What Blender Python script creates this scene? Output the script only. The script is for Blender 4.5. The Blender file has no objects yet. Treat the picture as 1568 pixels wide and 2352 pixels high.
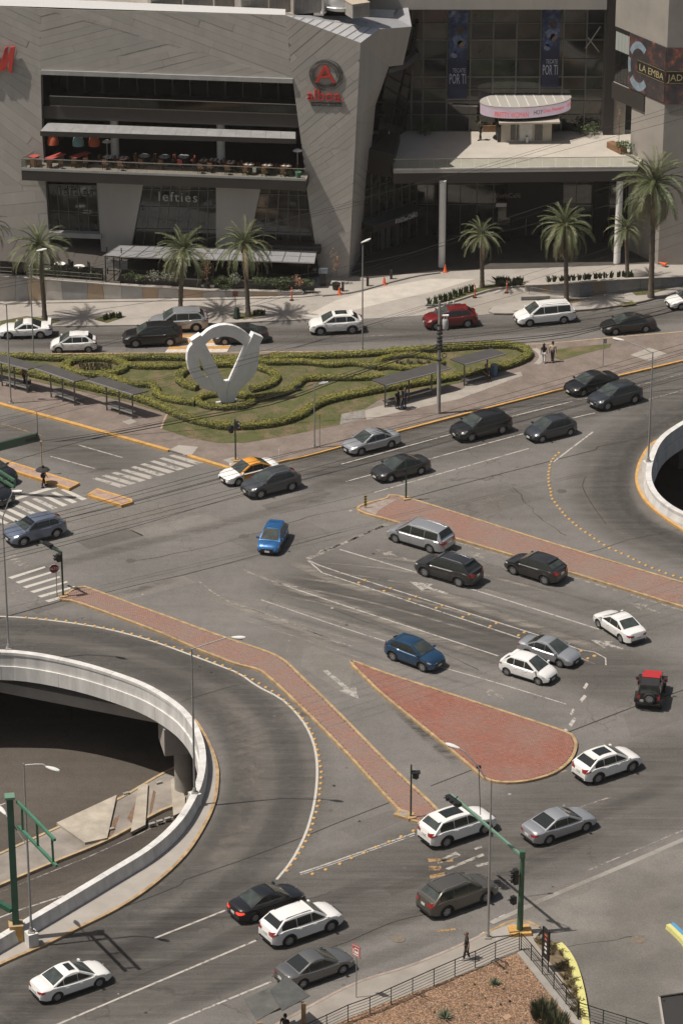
import bpy,bmesh,math,random
import numpy as np
from mathutils import Vector,Matrix
from mathutils.geometry import tessellate_polygon
random.seed(7)
SC=bpy.context.scene
COL=SC.collection
rad=math.radians
# ------------ camera, world, sun, exposure
CAM_H,PITCH,FPX=103.5,rad(25.0),7600.0
cam_data=bpy.data.cameras.new('camera')
cam_data.sensor_fit='HORIZONTAL'
cam_data.sensor_width=24.0
cam_data.lens=24.0*FPX/1568.0
cam_data.clip_start,cam_data.clip_end=1.0,5000.0
cam=bpy.data.objects.new('camera',cam_data)
cam.location=(0,0,CAM_H)
cam.rotation_euler=(math.pi/2-PITCH,0,0)
COL.objects.link(cam)
SC.camera=cam
SUN_EL=63.5
SUN_SH=11.0
sun_vec=Vector((-math.cos(rad(SUN_SH))*math.cos(rad(SUN_EL)),-math.sin(rad(SUN_SH))*math.cos(rad(SUN_EL)),math.sin(rad(SUN_EL))))
W=bpy.data.worlds.new('World')
SC.world=W
W.use_nodes=True
wt=W.node_tree
sky_n=wt.nodes.new('ShaderNodeTexSky')
sky_n.sky_type='NISHITA'
sky_n.sun_disc=False
sky_n.sun_elevation=rad(SUN_EL)
sky_n.sun_rotation=math.atan2(sun_vec.x,sun_vec.y)
sky_n.dust_density=3.5
sky_n.air_density=1.2
bg=wt.nodes['Background']
wb_n=wt.nodes.new('ShaderNodeMix');wb_n.data_type='RGBA';wb_n.blend_type='MULTIPLY';wb_n.inputs[0].default_value=1.0
wb_n.inputs[7].default_value=(1.03,.97,.88,1)
wt.links.new(sky_n.outputs['Color'],wb_n.inputs[6])
wt.links.new(wb_n.outputs[2],bg.inputs['Color'])
bg.inputs['Strength'].default_value=0.062
sun=bpy.data.lights.new('sun','SUN')
sun.energy=4.5
sun.angle=rad(0.53)
sun.color=(1.0,0.935,0.85)
sun_o=bpy.data.objects.new('sun',sun)
sun_o.rotation_euler=sun_vec.to_track_quat('Z','Y').to_euler()
COL.objects.link(sun_o)
SC.view_settings.view_transform='Standard'
SC.view_settings.look='None'
SC.view_settings.exposure=0.05
SC.view_settings.gamma=1.0
SC.view_settings.use_curve_mapping=False
try:
 SC.cycles.max_bounces=6
 SC.cycles.transparent_max_bounces=12
except Exception:
 pass
 # ------------ survey: sight lines from the viewpoint to places
CP=Vector((0,0,CAM_H))
def ray(x,y):
 u,v=(x-784.0)/FPX,-(y-1176.0)/FPX
 return Vector((u,math.cos(PITCH)+v*math.sin(PITCH),-math.sin(PITCH)+v*math.cos(PITCH)))
def G(x,y,z=0.0):
 r=ray(x,y)
 return CP+r*((z-CAM_H)/r.z)
def onplane(x,y,q,n):
 r=ray(x,y)
 return CP+r*((q-CP).dot(n)/r.dot(n))
def aty(x,y,Y):
 r=ray(x,y)
 return CP+r*(Y/r.y)
def height_at(base,y):
 """height above z=0 of a vertical through `base` where it crosses picture row y"""
 t=math.tan(PITCH+math.atan((y-1176.0)/FPX))
 return CAM_H-base.y*t
def pxh(bx,by,y,z=0.0):
 return height_at(G(bx,by,z),y)-z
def azim(a,b):
 return math.atan2(b.y-a.y,b.x-a.x)
 # ------------ mesh building
class MB:
 def __init__(s):
  s.v,s.f,s.m=[],[],[]
 def add(s,vs,fs,mi=0):
  b=len(s.v)
  s.v.extend([tuple(p)for p in vs])
  for f in fs:
   s.f.append(tuple(b+i for i in f));s.m.append(mi)
  return s
 def quad(s,a,b,c,d,mi=0):
  return s.add([a,b,c,d],[(0,1,2,3)],mi)
 def box(s,c,size,rz=0.0,mi=0):
  cx,cy,cz=c;hx,hy,hz=size[0]/2,size[1]/2,size[2]/2
  ca,sa=math.cos(rz),math.sin(rz)
  vs=[]
  for z in(-hz,hz):
   for x,y in((-hx,-hy),(hx,-hy),(hx,hy),(-hx,hy)):
    vs.append((cx+x*ca-y*sa,cy+x*sa+y*ca,cz+z))
  return s.add(vs,[(3,2,1,0),(4,5,6,7),(0,1,5,4),(1,2,6,5),(2,3,7,6),(3,0,4,7)],mi)
 def beam(s,a,b,w,h,mi=0,up=Vector((0,0,1))):
  a,b=Vector(a),Vector(b);d=(b-a).normalized()
  if abs(d.dot(up))>.98:up=Vector((1,0,0))
  r=d.cross(up).normalized();u=r.cross(d)
  vs=[]
  for p in(a,b):
   for i,j in((-1,-1),(1,-1),(1,1),(-1,1)):
    vs.append(p+r*(w/2*i)+u*(h/2*j))
  return s.add(vs,[(3,2,1,0),(4,5,6,7),(0,1,5,4),(1,2,6,5),(2,3,7,6),(3,0,4,7)],mi)
 def tube(s,pts,r,n=8,mi=0,cap=True):
  pts=[Vector(p)for p in pts]
  rs=r if isinstance(r,(list,tuple))else[r]*len(pts)
  rings,vs,fs=[],[],[]
  ref=None
  for i,p in enumerate(pts):
   d=(pts[min(i+1,len(pts)-1)]-pts[max(i-1,0)]).normalized()
   if ref is None:
    ref=d.cross(Vector((0,0,1))if abs(d.z)<.9 else Vector((1,0,0))).normalized()
   ref=(ref-d*ref.dot(d)).normalized()
   w=d.cross(ref)
   for k in range(n):
    t=2*math.pi*k/n
    vs.append(p+(ref*math.cos(t)+w*math.sin(t))*rs[i])
  for i in range(len(pts)-1):
   for k in range(n):
    a,b=i*n+k,i*n+(k+1)%n
    fs.append((a,b,b+n,a+n))
  if cap:
   fs.append(tuple(range(n-1,-1,-1)))
   fs.append(tuple((len(pts)-1)*n+k for k in range(n)))
  return s.add(vs,fs,mi)
 def lathe(s,prof,c=(0,0,0),n=16,axis='z',mi=0):
  vs,fs=[],[]
  for r,z in prof:
   for k in range(n):
    t=2*math.pi*k/n
    if axis=='z':p=(c[0]+r*math.cos(t),c[1]+r*math.sin(t),c[2]+z)
    elif axis=='y':p=(c[0]+r*math.cos(t),c[1]+z,c[2]+r*math.sin(t))
    else:p=(c[0]+z,c[1]+r*math.cos(t),c[2]+r*math.sin(t))
    vs.append(p)
  for i in range(len(prof)-1):
   for k in range(n):
    a,b=i*n+k,i*n+(k+1)%n
    fs.append((a,b,b+n,a+n))
  if prof[0][0]>1e-4:fs.append(tuple(range(n-1,-1,-1)))
  if prof[-1][0]>1e-4:fs.append(tuple((len(prof)-1)*n+k for k in range(n)))
  return s.add(vs,fs,mi)
 def prism(s,poly,z0,z1,mi=0,bottom=True,holes=()):
  """poly: xy outline; z0/z1 numbers"""
  loops=[list(poly)]+[list(h)for h in holes]
  tri=tessellate_polygon([[Vector((p[0],p[1],0))for p in L]for L in loops])
  flat=[p for L in loops for p in L]
  top=[(p[0],p[1],z1)for p in flat]
  def up(t):
   a,b,c=(flat[i]for i in t)
   return(b[0]-a[0])*(c[1]-a[1])-(b[1]-a[1])*(c[0]-a[0])>0
  s.add(top,[t if up(t)else(t[0],t[2],t[1])for t in tri],mi)
  if z1-z0>1e-6:
   for L in loops:
    n=len(L)
    ar=sum(L[i][0]*L[(i+1)%n][1]-L[(i+1)%n][0]*L[i][1]for i in range(n))
    vs=[(p[0],p[1],z0)for p in L]+[(p[0],p[1],z1)for p in L]
    fs=[]
    for i in range(n):
     j=(i+1)%n
     q=(i,j,n+j,n+i)
     outer=(ar>0)==(L is loops[0])
     fs.append(q if outer else q[::-1])
    s.add(vs,fs,mi)
   if bottom:
    bt=[(p[0],p[1],z0)for p in flat]
    s.add(bt,[(t[0],t[2],t[1])if up(t)else t for t in tri],mi)
  return s
 def slab(s,pts,n,t,mi=0,holes=()):
  """planar outline pts (3D, on a plane with unit normal n) given thickness t backwards (front face at pts)"""
  n=Vector(n).normalized()
  e1=n.cross(Vector((0,0,1))if abs(n.z)<.9 else Vector((1,0,0))).normalized();e2=n.cross(e1)
  loops=[[Vector(p)for p in pts]]+[[Vector(p)for p in h]for h in holes]
  o=loops[0][0]
  two=[[Vector(((p-o).dot(e1),(p-o).dot(e2),0))for p in L]for L in loops]
  tri=tessellate_polygon(two)
  flat3=[p for L in loops for p in L];flat2=[p for L in two for p in L]
  def up(t):
   a,b,c=(flat2[i]for i in t)
   return(b.x-a.x)*(c.y-a.y)-(b.y-a.y)*(c.x-a.x)>0
  s.add(flat3,[t if up(t)else(t[0],t[2],t[1])for t in tri],mi)
  s.add([p-n*t for p in flat3],[(t_[0],t_[2],t_[1])if up(t_)else t_ for t_ in tri],mi)
  for L,L2 in zip(loops,two):
   k=len(L)
   ar=sum(L2[i].x*L2[(i+1)%k].y-L2[(i+1)%k].x*L2[i].y for i in range(k))
   vs=[p-n*t for p in L]+list(L)
   fs=[]
   for i in range(k):
    j=(i+1)%k
    q=(i,j,k+j,k+i)
    fs.append(q if(ar>0)==(L is loops[0])else q[::-1])
   s.add(vs,fs,mi)
  return s
 def ribbon(s,pts,w,z=None,mi=0,off=0.0):
  """flat strip following pts (xy), width w (number or list)"""
  L,R=offset_path(pts,off,w)
  vs,fs=[],[]
  for a,b in zip(L,R):
   vs+=[a,b]
  for i in range(len(L)-1):
   fs.append((2*i,2*i+1,2*i+3,2*i+2))
  if z is not None:vs=[(p[0],p[1],z)for p in vs]
  return s.add(vs,fs,mi)
 def sweep(s,pts,prof,mi=0,cap=True):
  """prof: list of (side offset, z) closed outline (counter-clockwise seen along travel), swept along the xy path"""
  pts=[Vector((p[0],p[1],0))for p in pts]
  nrm=path_normals(pts)
  vs,fs=[],[]
  k=len(prof)
  for p,n in zip(pts,nrm):
   for o,z in prof:
    vs.append((p.x+n.x*o,p.y+n.y*o,z))
  for i in range(len(pts)-1):
   for j in range(k):
    a,b=i*k+j,i*k+(j+1)%k
    fs.append((a,a+k,b+k,b))
  if cap:
   fs.append(tuple(range(k)));fs.append(tuple((len(pts)-1)*k+j for j in range(k-1,-1,-1)))
  return s.add(vs,fs,mi)
 def build(s,name,mats=None,parent=None,smooth=False,loc=None,angle=40):
  """vertices are in world space; with a parent (an unrotated Empty) or loc they are shifted to be local"""
  o0=Vector((0,0,0))
  if parent is not None:
   q=parent
   while q is not None:
    o0+=q.location;q=q.parent
  if loc is not None:o0+=Vector(loc)
  me=bpy.data.meshes.new(name)
  if o0.length>0:vs=[(p[0]-o0.x,p[1]-o0.y,p[2]-o0.z)for p in s.v]
  else:vs=s.v
  me.from_pydata(vs,[],s.f)
  mats=mats if isinstance(mats,(list,tuple))else[mats]
  for m in mats:me.materials.append(m)
  if len(mats)>1:me.polygons.foreach_set('material_index',s.m)
  if smooth:
   me.polygons.foreach_set('use_smooth',[True]*len(me.polygons))
   me.set_sharp_from_angle(angle=rad(angle))
  me.update()
  o=bpy.data.objects.new(name,me)
  COL.objects.link(o)
  if loc is not None:o.location=loc
  if parent is not None:o.parent=parent
  return o
def path_normals(pts):
 out=[]
 for i in range(len(pts)):
  a,b=pts[max(i-1,0)],pts[min(i+1,len(pts)-1)]
  d=Vector((b[0]-a[0],b[1]-a[1],0)).normalized()
  out.append(Vector((-d.y,d.x,0)))
 return out
def offset_path(pts,off,w=0.0):
 ns=path_normals(pts)
 ws=w if isinstance(w,(list,tuple))else[w]*len(pts)
 z=lambda p:p[2]if len(p)>2 else 0.0
 L=[Vector((p[0]+n.x*(off+q/2),p[1]+n.y*(off+q/2),z(p)))for p,n,q in zip(pts,ns,ws)]
 R=[Vector((p[0]+n.x*(off-q/2),p[1]+n.y*(off-q/2),z(p)))for p,n,q in zip(pts,ns,ws)]
 return L,R
def smooth_path(pts,step=0.5,closed=False):
 """Catmull-Rom through pts, resampled evenly"""
 P=[Vector(p)if len(p)==3 else Vector((p[0],p[1],0))for p in pts]
 n=len(P)
 out=[]
 segs=n if closed else n-1
 for i in range(segs):
  if closed:a,b,c,d=P[(i-1)%n],P[i],P[(i+1)%n],P[(i+2)%n]
  else:a,b,c,d=P[max(i-1,0)],P[i],P[i+1],P[min(i+2,n-1)]
  k=max(2,int((c-b).length/(step*.25)))
  for j in range(k):
   t=j/k
   out.append(0.5*((2*b)+(c-a)*t+(2*a-5*b+4*c-d)*t*t+(3*b-a-3*c+d)*t**3))
 out.append(P[0].copy()if closed else P[-1].copy())
 res,acc=[out[0]],0.0
 for p,q in zip(out,out[1:]):
  acc+=(q-p).length
  if acc>=step:
   res.append(q);acc=0.0
 if(res[-1]-out[-1]).length>step*.3:res.append(out[-1])
 else:res[-1]=out[-1]
 return res
def along(pts,step,start=0.0):
 """points every `step` metres along a polyline, with direction"""
 out,need=[],start
 for p,q in zip(pts,pts[1:]):
  L=(q-p).length
  d=(q-p)/L if L>0 else Vector((1,0,0))
  t=need
  while t<=L:
   out.append((p+d*t,d));t+=step
  need=t-L
 return out
def Gp(px,z=0.0):return[G(x,y,z)for x,y in px]
# ------------ bookkeeping
def tag(o,label=None,cat=None,group=None,kind=None):
 if label:o['label']=label
 if cat:o['category']=cat
 if group:o['group']=group
 if kind:o['kind']=kind
 return o
def thing(name,label,cat,loc=(0,0,0),rz=0.0,group=None):
 o=bpy.data.objects.new(name,None)
 o.empty_display_size=.3
 o.location=loc;o.rotation_euler=(0,0,rz)
 COL.objects.link(o)
 return tag(o,label,cat,group)
def struct(mb,name,mats,**k):
 return tag(mb.build(name,mats,**k),kind='structure')
def copy_tree(src,loc,rz=None,label=None,group=None,parent=None):
 c=src.copy();COL.objects.link(c)
 if parent is None:
  c.location=loc
  if rz is not None:c.rotation_euler=(0,0,rz)
  if label:c['label']=label
  if group:c['group']=group
 else:c.parent=parent
 for ch in list(src.children):copy_tree(ch,None,parent=c)
 return c
def local(mb,name,mats,parent,smooth=False,angle=40):
 """build a part whose vertices are already in its parent's local space"""
 o=mb.build(name,mats,None,smooth,angle=angle)
 o.parent=parent
 return o
def share(name,mesh,parent,loc=(0,0,0),rot=(0,0,0),scale=(1,1,1)):
 o=bpy.data.objects.new(name,mesh);COL.objects.link(o)
 o.location,o.rotation_euler,o.scale=loc,rot,scale
 o.parent=parent
 return o
 # ------------ materials
MATS={}
def mat(name,col,rough=0.6,metal=0.0,var=0.0,scale=6.0,bump=0.0,bscale=40.0,coat=0.0,spec=0.5,emit=0.0,alpha=1.0,stretch=None):
 if name in MATS:return MATS[name]
 m=bpy.data.materials.new(name);m.use_nodes=True
 nt=m.node_tree;b=nt.nodes['Principled BSDF']
 b.inputs['Base Color'].default_value=(*col,1)
 b.inputs['Roughness'].default_value=rough
 b.inputs['Metallic'].default_value=metal
 b.inputs['Specular IOR Level'].default_value=spec
 b.inputs['Coat Weight'].default_value=coat
 b.inputs['Coat Roughness'].default_value=0.05
 if emit:
  b.inputs['Emission Color'].default_value=(*col,1);b.inputs['Emission Strength'].default_value=emit
 if alpha<1:b.inputs['Alpha'].default_value=alpha
 if var or bump:
  tc=nt.nodes.new('ShaderNodeTexCoord')
  src=tc.outputs['Object']
  if stretch:
   mp=nt.nodes.new('ShaderNodeMapping');mp.inputs['Scale'].default_value=stretch
   nt.links.new(src,mp.inputs['Vector']);src=mp.outputs['Vector']
 if var:
  n1=nt.nodes.new('ShaderNodeTexNoise');n1.inputs['Scale'].default_value=scale;n1.inputs['Detail'].default_value=6;n1.inputs['Roughness'].default_value=.65
  nt.links.new(src,n1.inputs['Vector'])
  cr=nt.nodes.new('ShaderNodeValToRGB')
  cr.color_ramp.elements[0].position=.3;cr.color_ramp.elements[1].position=.72
  cr.color_ramp.elements[0].color=(*[c*(1-var)for c in col],1)
  cr.color_ramp.elements[1].color=(*[min(1,c*(1+var))for c in col],1)
  nt.links.new(n1.outputs['Fac'],cr.inputs['Fac']);nt.links.new(cr.outputs['Color'],b.inputs['Base Color'])
 if bump:
  n2=nt.nodes.new('ShaderNodeTexNoise');n2.inputs['Scale'].default_value=bscale;n2.inputs['Detail'].default_value=3
  nt.links.new(src,n2.inputs['Vector'])
  bp=nt.nodes.new('ShaderNodeBump');bp.inputs['Strength'].default_value=bump;bp.inputs['Distance'].default_value=.02
  nt.links.new(n2.outputs['Fac'],bp.inputs['Height']);nt.links.new(bp.outputs['Normal'],b.inputs['Normal'])
 MATS[name]=m
 return m
class NT:
 """small helper for hand-made node materials"""
 def __init__(s,name):
  s.m=bpy.data.materials.new(name);s.m.use_nodes=True;s.t=s.m.node_tree;s.b=s.t.nodes['Principled BSDF']
  s.tc=s.n('ShaderNodeTexCoord')
 def n(s,t,**k):
  q=s.t.nodes.new(t)
  for a,v in k.items():
   if a in q.inputs:q.inputs[a].default_value=v
   else:setattr(q,a,v)
  return q
 def l(s,a,b):s.t.links.new(a,b)
 def noise(s,scale,detail=5,rough=.6,vec=None):
  q=s.n('ShaderNodeTexNoise');q.inputs['Scale'].default_value=scale;q.inputs['Detail'].default_value=detail;q.inputs['Roughness'].default_value=rough
  s.l(vec if vec is not None else s.tc.outputs['Object'],q.inputs['Vector']);return q.outputs['Fac']
 def mapped(s,scale=(1,1,1),rz=0.0):
  q=s.n('ShaderNodeMapping');q.inputs['Scale'].default_value=scale;q.inputs['Rotation'].default_value=(0,0,rz)
  s.l(s.tc.outputs['Object'],q.inputs['Vector']);return q.outputs['Vector']
 def ramp(s,fac,stops):
  q=s.n('ShaderNodeValToRGB');e=q.color_ramp.elements
  while len(e)<len(stops):e.new(.5)
  for i,(p,c)in enumerate(stops):
   e[i].position=p;e[i].color=(*c,1)if len(c)==3 else c
  s.l(fac,q.inputs['Fac']);return q.outputs['Color']
 def mix(s,a,b,f,mode='MIX'):
  q=s.n('ShaderNodeMix');q.data_type='RGBA';q.blend_type=mode
  for v,i in((a,6),(b,7),(f,0)):
   if isinstance(v,(int,float)):q.inputs[i].default_value=v
   elif isinstance(v,tuple):q.inputs[i].default_value=(*v,1)
   else:s.l(v,q.inputs[i])
  return q.outputs[2]
 def bump(s,h,strength=.3,dist=.02):
  q=s.n('ShaderNodeBump');q.inputs['Strength'].default_value=strength;q.inputs['Distance'].default_value=dist
  s.l(h,q.inputs['Height']);s.l(q.outputs['Normal'],s.b.inputs['Normal'])
 def alpha(s,fac,lo,hi,a0=0.0,a1=1.0):
  q=s.n('ShaderNodeMapRange');q.inputs['From Min'].default_value=lo;q.inputs['From Max'].default_value=hi
  q.inputs['To Min'].default_value=a0;q.inputs['To Max'].default_value=a1
  s.l(fac,q.inputs['Value']);return q.outputs['Result']
 def done(s,col=None,rough=.8,spec=.3):
  if col is not None:s.l(col,s.b.inputs['Base Color'])
  s.b.inputs['Roughness'].default_value=rough;s.b.inputs['Specular IOR Level'].default_value=spec
  return s.m
def asphalt(name,base,streak_rz=None,amount=.35):
 t=NT(name)
 c=t.ramp(t.noise(.11,4,.55),[(.32,tuple(x*.86 for x in base)),(.5,base),(.68,tuple(x*1.13 for x in base))])
 c=t.mix(c,t.ramp(t.noise(1.3,6,.7),[(.3,(.78,.78,.78)),(.55,(1,1,1)),(.75,(1.15,1.14,1.12))]),.55,'MULTIPLY')
 if streak_rz is not None:
  v=t.mapped((.03,.9,1),-streak_rz)
  c=t.mix(c,t.ramp(t.noise(1.0,5,.65,v),[(.33,(.72,.72,.72)),(.52,(1,1,1)),(.7,(1.22,1.2,1.17))]),amount,'MULTIPLY')
 g=t.noise(26,2,.8)
 c=t.mix(c,t.ramp(g,[(.3,(.7,.7,.7)),(.7,(1.25,1.25,1.25))]),.6,'MULTIPLY')
 vo=t.n('ShaderNodeTexVoronoi');vo.feature='DISTANCE_TO_EDGE';vo.inputs['Scale'].default_value=.16
 wv=t.n('ShaderNodeMix');wv.data_type='VECTOR'
 nz=t.n('ShaderNodeTexNoise');nz.inputs['Scale'].default_value=.7;nz.inputs['Detail'].default_value=4
 t.l(t.tc.outputs['Object'],nz.inputs['Vector'])
 ad=t.n('ShaderNodeVectorMath');ad.operation='MULTIPLY_ADD';ad.inputs[1].default_value=(2.6,2.6,0)
 t.l(nz.outputs['Color'],ad.inputs[0]);t.l(t.tc.outputs['Object'],ad.inputs[2]);t.l(ad.outputs[0],vo.inputs['Vector'])
 c=t.mix(c,t.ramp(vo.outputs['Distance'],[(0.0,(.62,.6,.58)),(.006,(1,1,1))]),t.alpha(t.noise(.06,2),.48,.6),'MULTIPLY')
 c=t.mix(c,t.ramp(t.noise(8.5,3,.85),[(.32,(.70,.70,.70)),(.5,(1,1,1)),(.68,(1.32,1.32,1.31))]),.75,'MULTIPLY')
 t.bump(g,.25,.01)
 return t.done(c,.88,.25)
def worn_paint(name,col,keep=.5,scale=3.0):
 """road paint with worn-through spots"""
 t=NT(name)
 n=t.noise(scale,8,.75)
 c=t.ramp(t.noise(9,4),[(.3,tuple(x*.8 for x in col)),(.7,col)])
 t.l(t.alpha(n,keep-.1,keep+.06,0.0,1.0),t.b.inputs['Alpha'])
 return t.done(c,.75,.3)
def stain(name,col,lo,hi,a1,scale,rz=0.0,sx=.25,edge=True):
 """soft-edged dirt film lying on a surface, broken up by noise"""
 t=NT(name)
 n=t.noise(scale,8,.72,t.mapped((sx,1,1),-rz))
 a=t.alpha(n,lo,hi,0.0,a1)
 if edge:
  at=t.n('ShaderNodeAttribute');at.attribute_name='edge'
  mu=t.n('ShaderNodeMath');mu.operation='MULTIPLY'
  t.l(a,mu.inputs[0]);t.l(at.outputs['Fac'],mu.inputs[1]);a=mu.outputs[0]
 t.l(a,t.b.inputs['Alpha'])
 return t.done(t.ramp(t.noise(12,3),[(.3,tuple(x*.85 for x in col)),(.7,col)]),.9,.2)
 # ====== GROUND, ROADS, UNDERPASS
A_AV=math.atan2(19.7,32.8)
M_ASPH=asphalt('asphalt',(.158,.148,.137),A_AV,.26)
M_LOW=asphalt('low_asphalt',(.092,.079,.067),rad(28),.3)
M_CONC=mat('pale_concrete',(.325,.296,.265),.85,var=.14,scale=.6,bump=.15,bscale=12)
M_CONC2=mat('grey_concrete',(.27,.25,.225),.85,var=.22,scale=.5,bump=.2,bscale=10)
M_COPE=mat('white_concrete',(.57,.557,.535),.8,var=.22,scale=1.3,bump=.15,bscale=8,stretch=(1,1,.22))
M_YEL=mat('kerb_yellow',(.50,.285,.085),.75,var=.25,scale=2.2)
M_YEL_DULL=mat('kerb_yellow_worn',(.36,.245,.13),.8,var=.4,scale=2.0)
M_WHITE_RD=worn_paint('road_white',(.46,.43,.39),.445,2.6)
M_CROSS=worn_paint('road_white_cross',(.40,.37,.33),.43,.9)
M_WHITE_FAINT=worn_paint('road_white_faint',(.31,.28,.25),.50,1.6)
M_WHITE_OK=worn_paint('road_white_fresh',(.52,.49,.44),.36,3.0)
M_OR_RD=worn_paint('road_orange',(.36,.23,.11),.47,2.2)
M_SEAM=mat('joint_seam',(.022,.019,.016),.9)
M_DRIVE=mat('drive_concrete',(.27,.243,.212),.85,var=.18,scale=.5,bump=.1,bscale=14)
def brick_mat(name,c1,c2,mortar,sx,rz,rough=.85,worn=.0,bump=.5):
 t=NT(name)
 v=t.mapped((1,1,1),rz)
 b=t.n('ShaderNodeTexBrick');b.inputs['Scale'].default_value=sx
 b.inputs['Color1'].default_value=(*c1,1);b.inputs['Color2'].default_value=(*c2,1);b.inputs['Mortar'].default_value=(*mortar,1)
 b.inputs['Mortar Size'].default_value=.018
 t.l(v,b.inputs['Vector'])
 c=t.mix(b.outputs['Color'],t.ramp(t.noise(.7,5),[(.3,(.75,.74,.73)),(.7,(1.2,1.2,1.2))]),.8,'MULTIPLY')
 if worn:c=t.mix(c,(.16,.135,.115),t.alpha(t.noise(.35,5,.7),.42,.68,0,worn))
 c=t.mix(c,t.ramp(t.noise(22,2,.8),[(.3,(.75,.75,.75)),(.7,(1.2,1.2,1.2))]),.6,'MULTIPLY')
 t.bump(b.outputs['Fac'],-bump,.01)
 return t.done(c,rough,.25)
M_PAVE=brick_mat('grey_pavers',(.185,.15,.13),(.225,.18,.155),(.13,.108,.092),2.2,-A_AV)
M_MORTAR=mat('mortar_bed',(.12,.085,.068),.9,var=.3,scale=4)
# ---- the underpass openings
RAMP_A=Gp([(-330,1512),(-150,1496),(0,1495),(75,1501),(150,1515),(230,1536),(330,1572),(400,1614),(436,1650),(457,1690),(466,1735),(462,1780),(448,1822),(410,1885),(345,1945),(250,2004),(150,2064),(75,2108),(0,2152),(-150,2240),(-330,2350)],1.0)
RAMP_A=smooth_path([(p.x,p.y)for p in RAMP_A],.8)
RAMP_B=Gp([(1900,880),(1700,920),(1600,954),(1568,970),(1545,984),(1524,1000),(1508,1020),(1497,1045),(1491,1065),(1488,1088),(1492,1110),(1504,1132),(1526,1154),(1550,1169),(1568,1178),(1640,1205),(1750,1235),(1900,1265)],1.0)
RAMP_B=smooth_path([(p.x,p.y)for p in RAMP_B],.8)[::-1]
RAMP_B=RAMP_B[::-1]
holeA=[(p.x,p.y)for p in RAMP_A]
holeB=[(p.x,p.y)for p in RAMP_B]
gm=MB()
gm.prism([(-300,-40),(300,-40),(300,640),(-300,640)],0,0,holes=[holeA,holeB])
struct(gm,'road',M_ASPH)
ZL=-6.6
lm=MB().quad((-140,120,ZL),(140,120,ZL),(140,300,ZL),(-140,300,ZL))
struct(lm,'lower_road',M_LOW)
pit=MB()  # unseen enclosing walls added to stop light leaking in under the road sheet
for a,b in(((-140,120),(140,120)),((140,120),(140,300)),((140,300),(-140,300)),((-140,300),(-140,120))):
 pit.quad((a[0],a[1],ZL),(b[0],b[1],ZL),(b[0],b[1],-.02),(a[0],a[1],-.02))
struct(pit,'light_seal_wall',M_CONC2)
def side_sign(path,away):
 n=path_normals(path)[len(path)//2];p=path[len(path)//2]
 return 1 if(Vector((p.x,p.y,0))+n-Vector((away[0],away[1],0))).length>(Vector((p.x,p.y,0))-n-Vector((away[0],away[1],0))).length else-1
cA=(-35.0,180.0);cB=(45.0,225.0)
sA,sB=side_sign(RAMP_A,cA),side_sign(RAMP_B,cB)
def parapet(path,s,label):
 """coping, barrier and deck edge as three parts of one curved parapet; negative offsets face the opening"""
 root=thing('bridge_parapet',label,'parapet')
 f=lambda pr:[(o*s,z)for o,z in pr]if s>0 else[(o*s,z)for o,z in pr][::-1]
 MB().sweep(path,f([(-.24,.80),(-.24,1.0),(.20,1.0),(.20,.80)])).build('coping',M_COPE,root)
 MB().sweep(path,f([(-.20,.0),(-.20,.798),(.17,.798),(.30,.25),(.30,-.0)])).build('barrier',M_COPE,root)
 MB().sweep(path,f([(-.32,-1.05),(-.32,-.02),(.20,-.02),(.20,-1.05)])).build('deck_edge',M_COPE,root)
 for p,d in along([Vector((q.x,q.y,0))for q in path],4.2,1.3):
  MB().box((p.x+d.y*.02*s,p.y-d.x*.02*s,.9),(.025,.446,.206),math.atan2(d.y,d.x)).box((p.x+d.y*.06*s,p.y-d.x*.06*s,-.535),(.025,.526,1.01),math.atan2(d.y,d.x)).build('joint',mat('joint_grey',(.26,.25,.235),.9),root)
 return root
parapet(RAMP_A,sA,'long curved white concrete parapet round the large opening over the lower road')
parapet(RAMP_B,sB,'curved white concrete parapet beside the black sedans on the avenue, cut by the frame')
def kerb_strip(path,outer,s,name):
 """raised walk between the parapet and the kerb line, kerb painted yellow"""
 inner=offset_path(path,.3*s)[0]
 poly=[(p.x,p.y)for p in inner]+[(p.x,p.y)for p in outer[::-1]]
 struct(MB().prism(poly,0,.15),name,M_CONC)
 return outer
kA=smooth_path(Gp([(446,1652),(458,1668),(475,1698),(490,1730),(499,1765),(499,1795),(493,1838),(470,1893),(425,1962),(352,2030),(270,2085),(170,2135),(100,2170),(0,2214),(-150,2290)],.15),.6)
ia=[p for p in RAMP_A if p.y<G(440,1650).y and p.x>G(-150,2200).x]
kerb_strip(ia,kA,sA,'parapet_walk')
kB=smooth_path(Gp([(1518,1006),(1493,1021),(1472,1053),(1462.5,1082),(1462,1107),(1472,1133),(1490,1157),(1523,1185),(1563,1212),(1650,1262),(1760,1300)],.15),.6)
ib=[p for p in RAMP_B if p.y<G(1520,1008,0).y]
kerb_strip(ib,kB,sB,'parapet_walk')
def kerb(path,m,w=.16,h=.155,name='kerb',off=0.0):
 return struct(MB().sweep(path,[(off-w/2,0),(off-w/2,h),(off+w/2,h),(off+w/2,0)]),name,m)
kerb(kA,M_YEL_DULL,.2);kerb(kB,M_YEL,.2)
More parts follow.
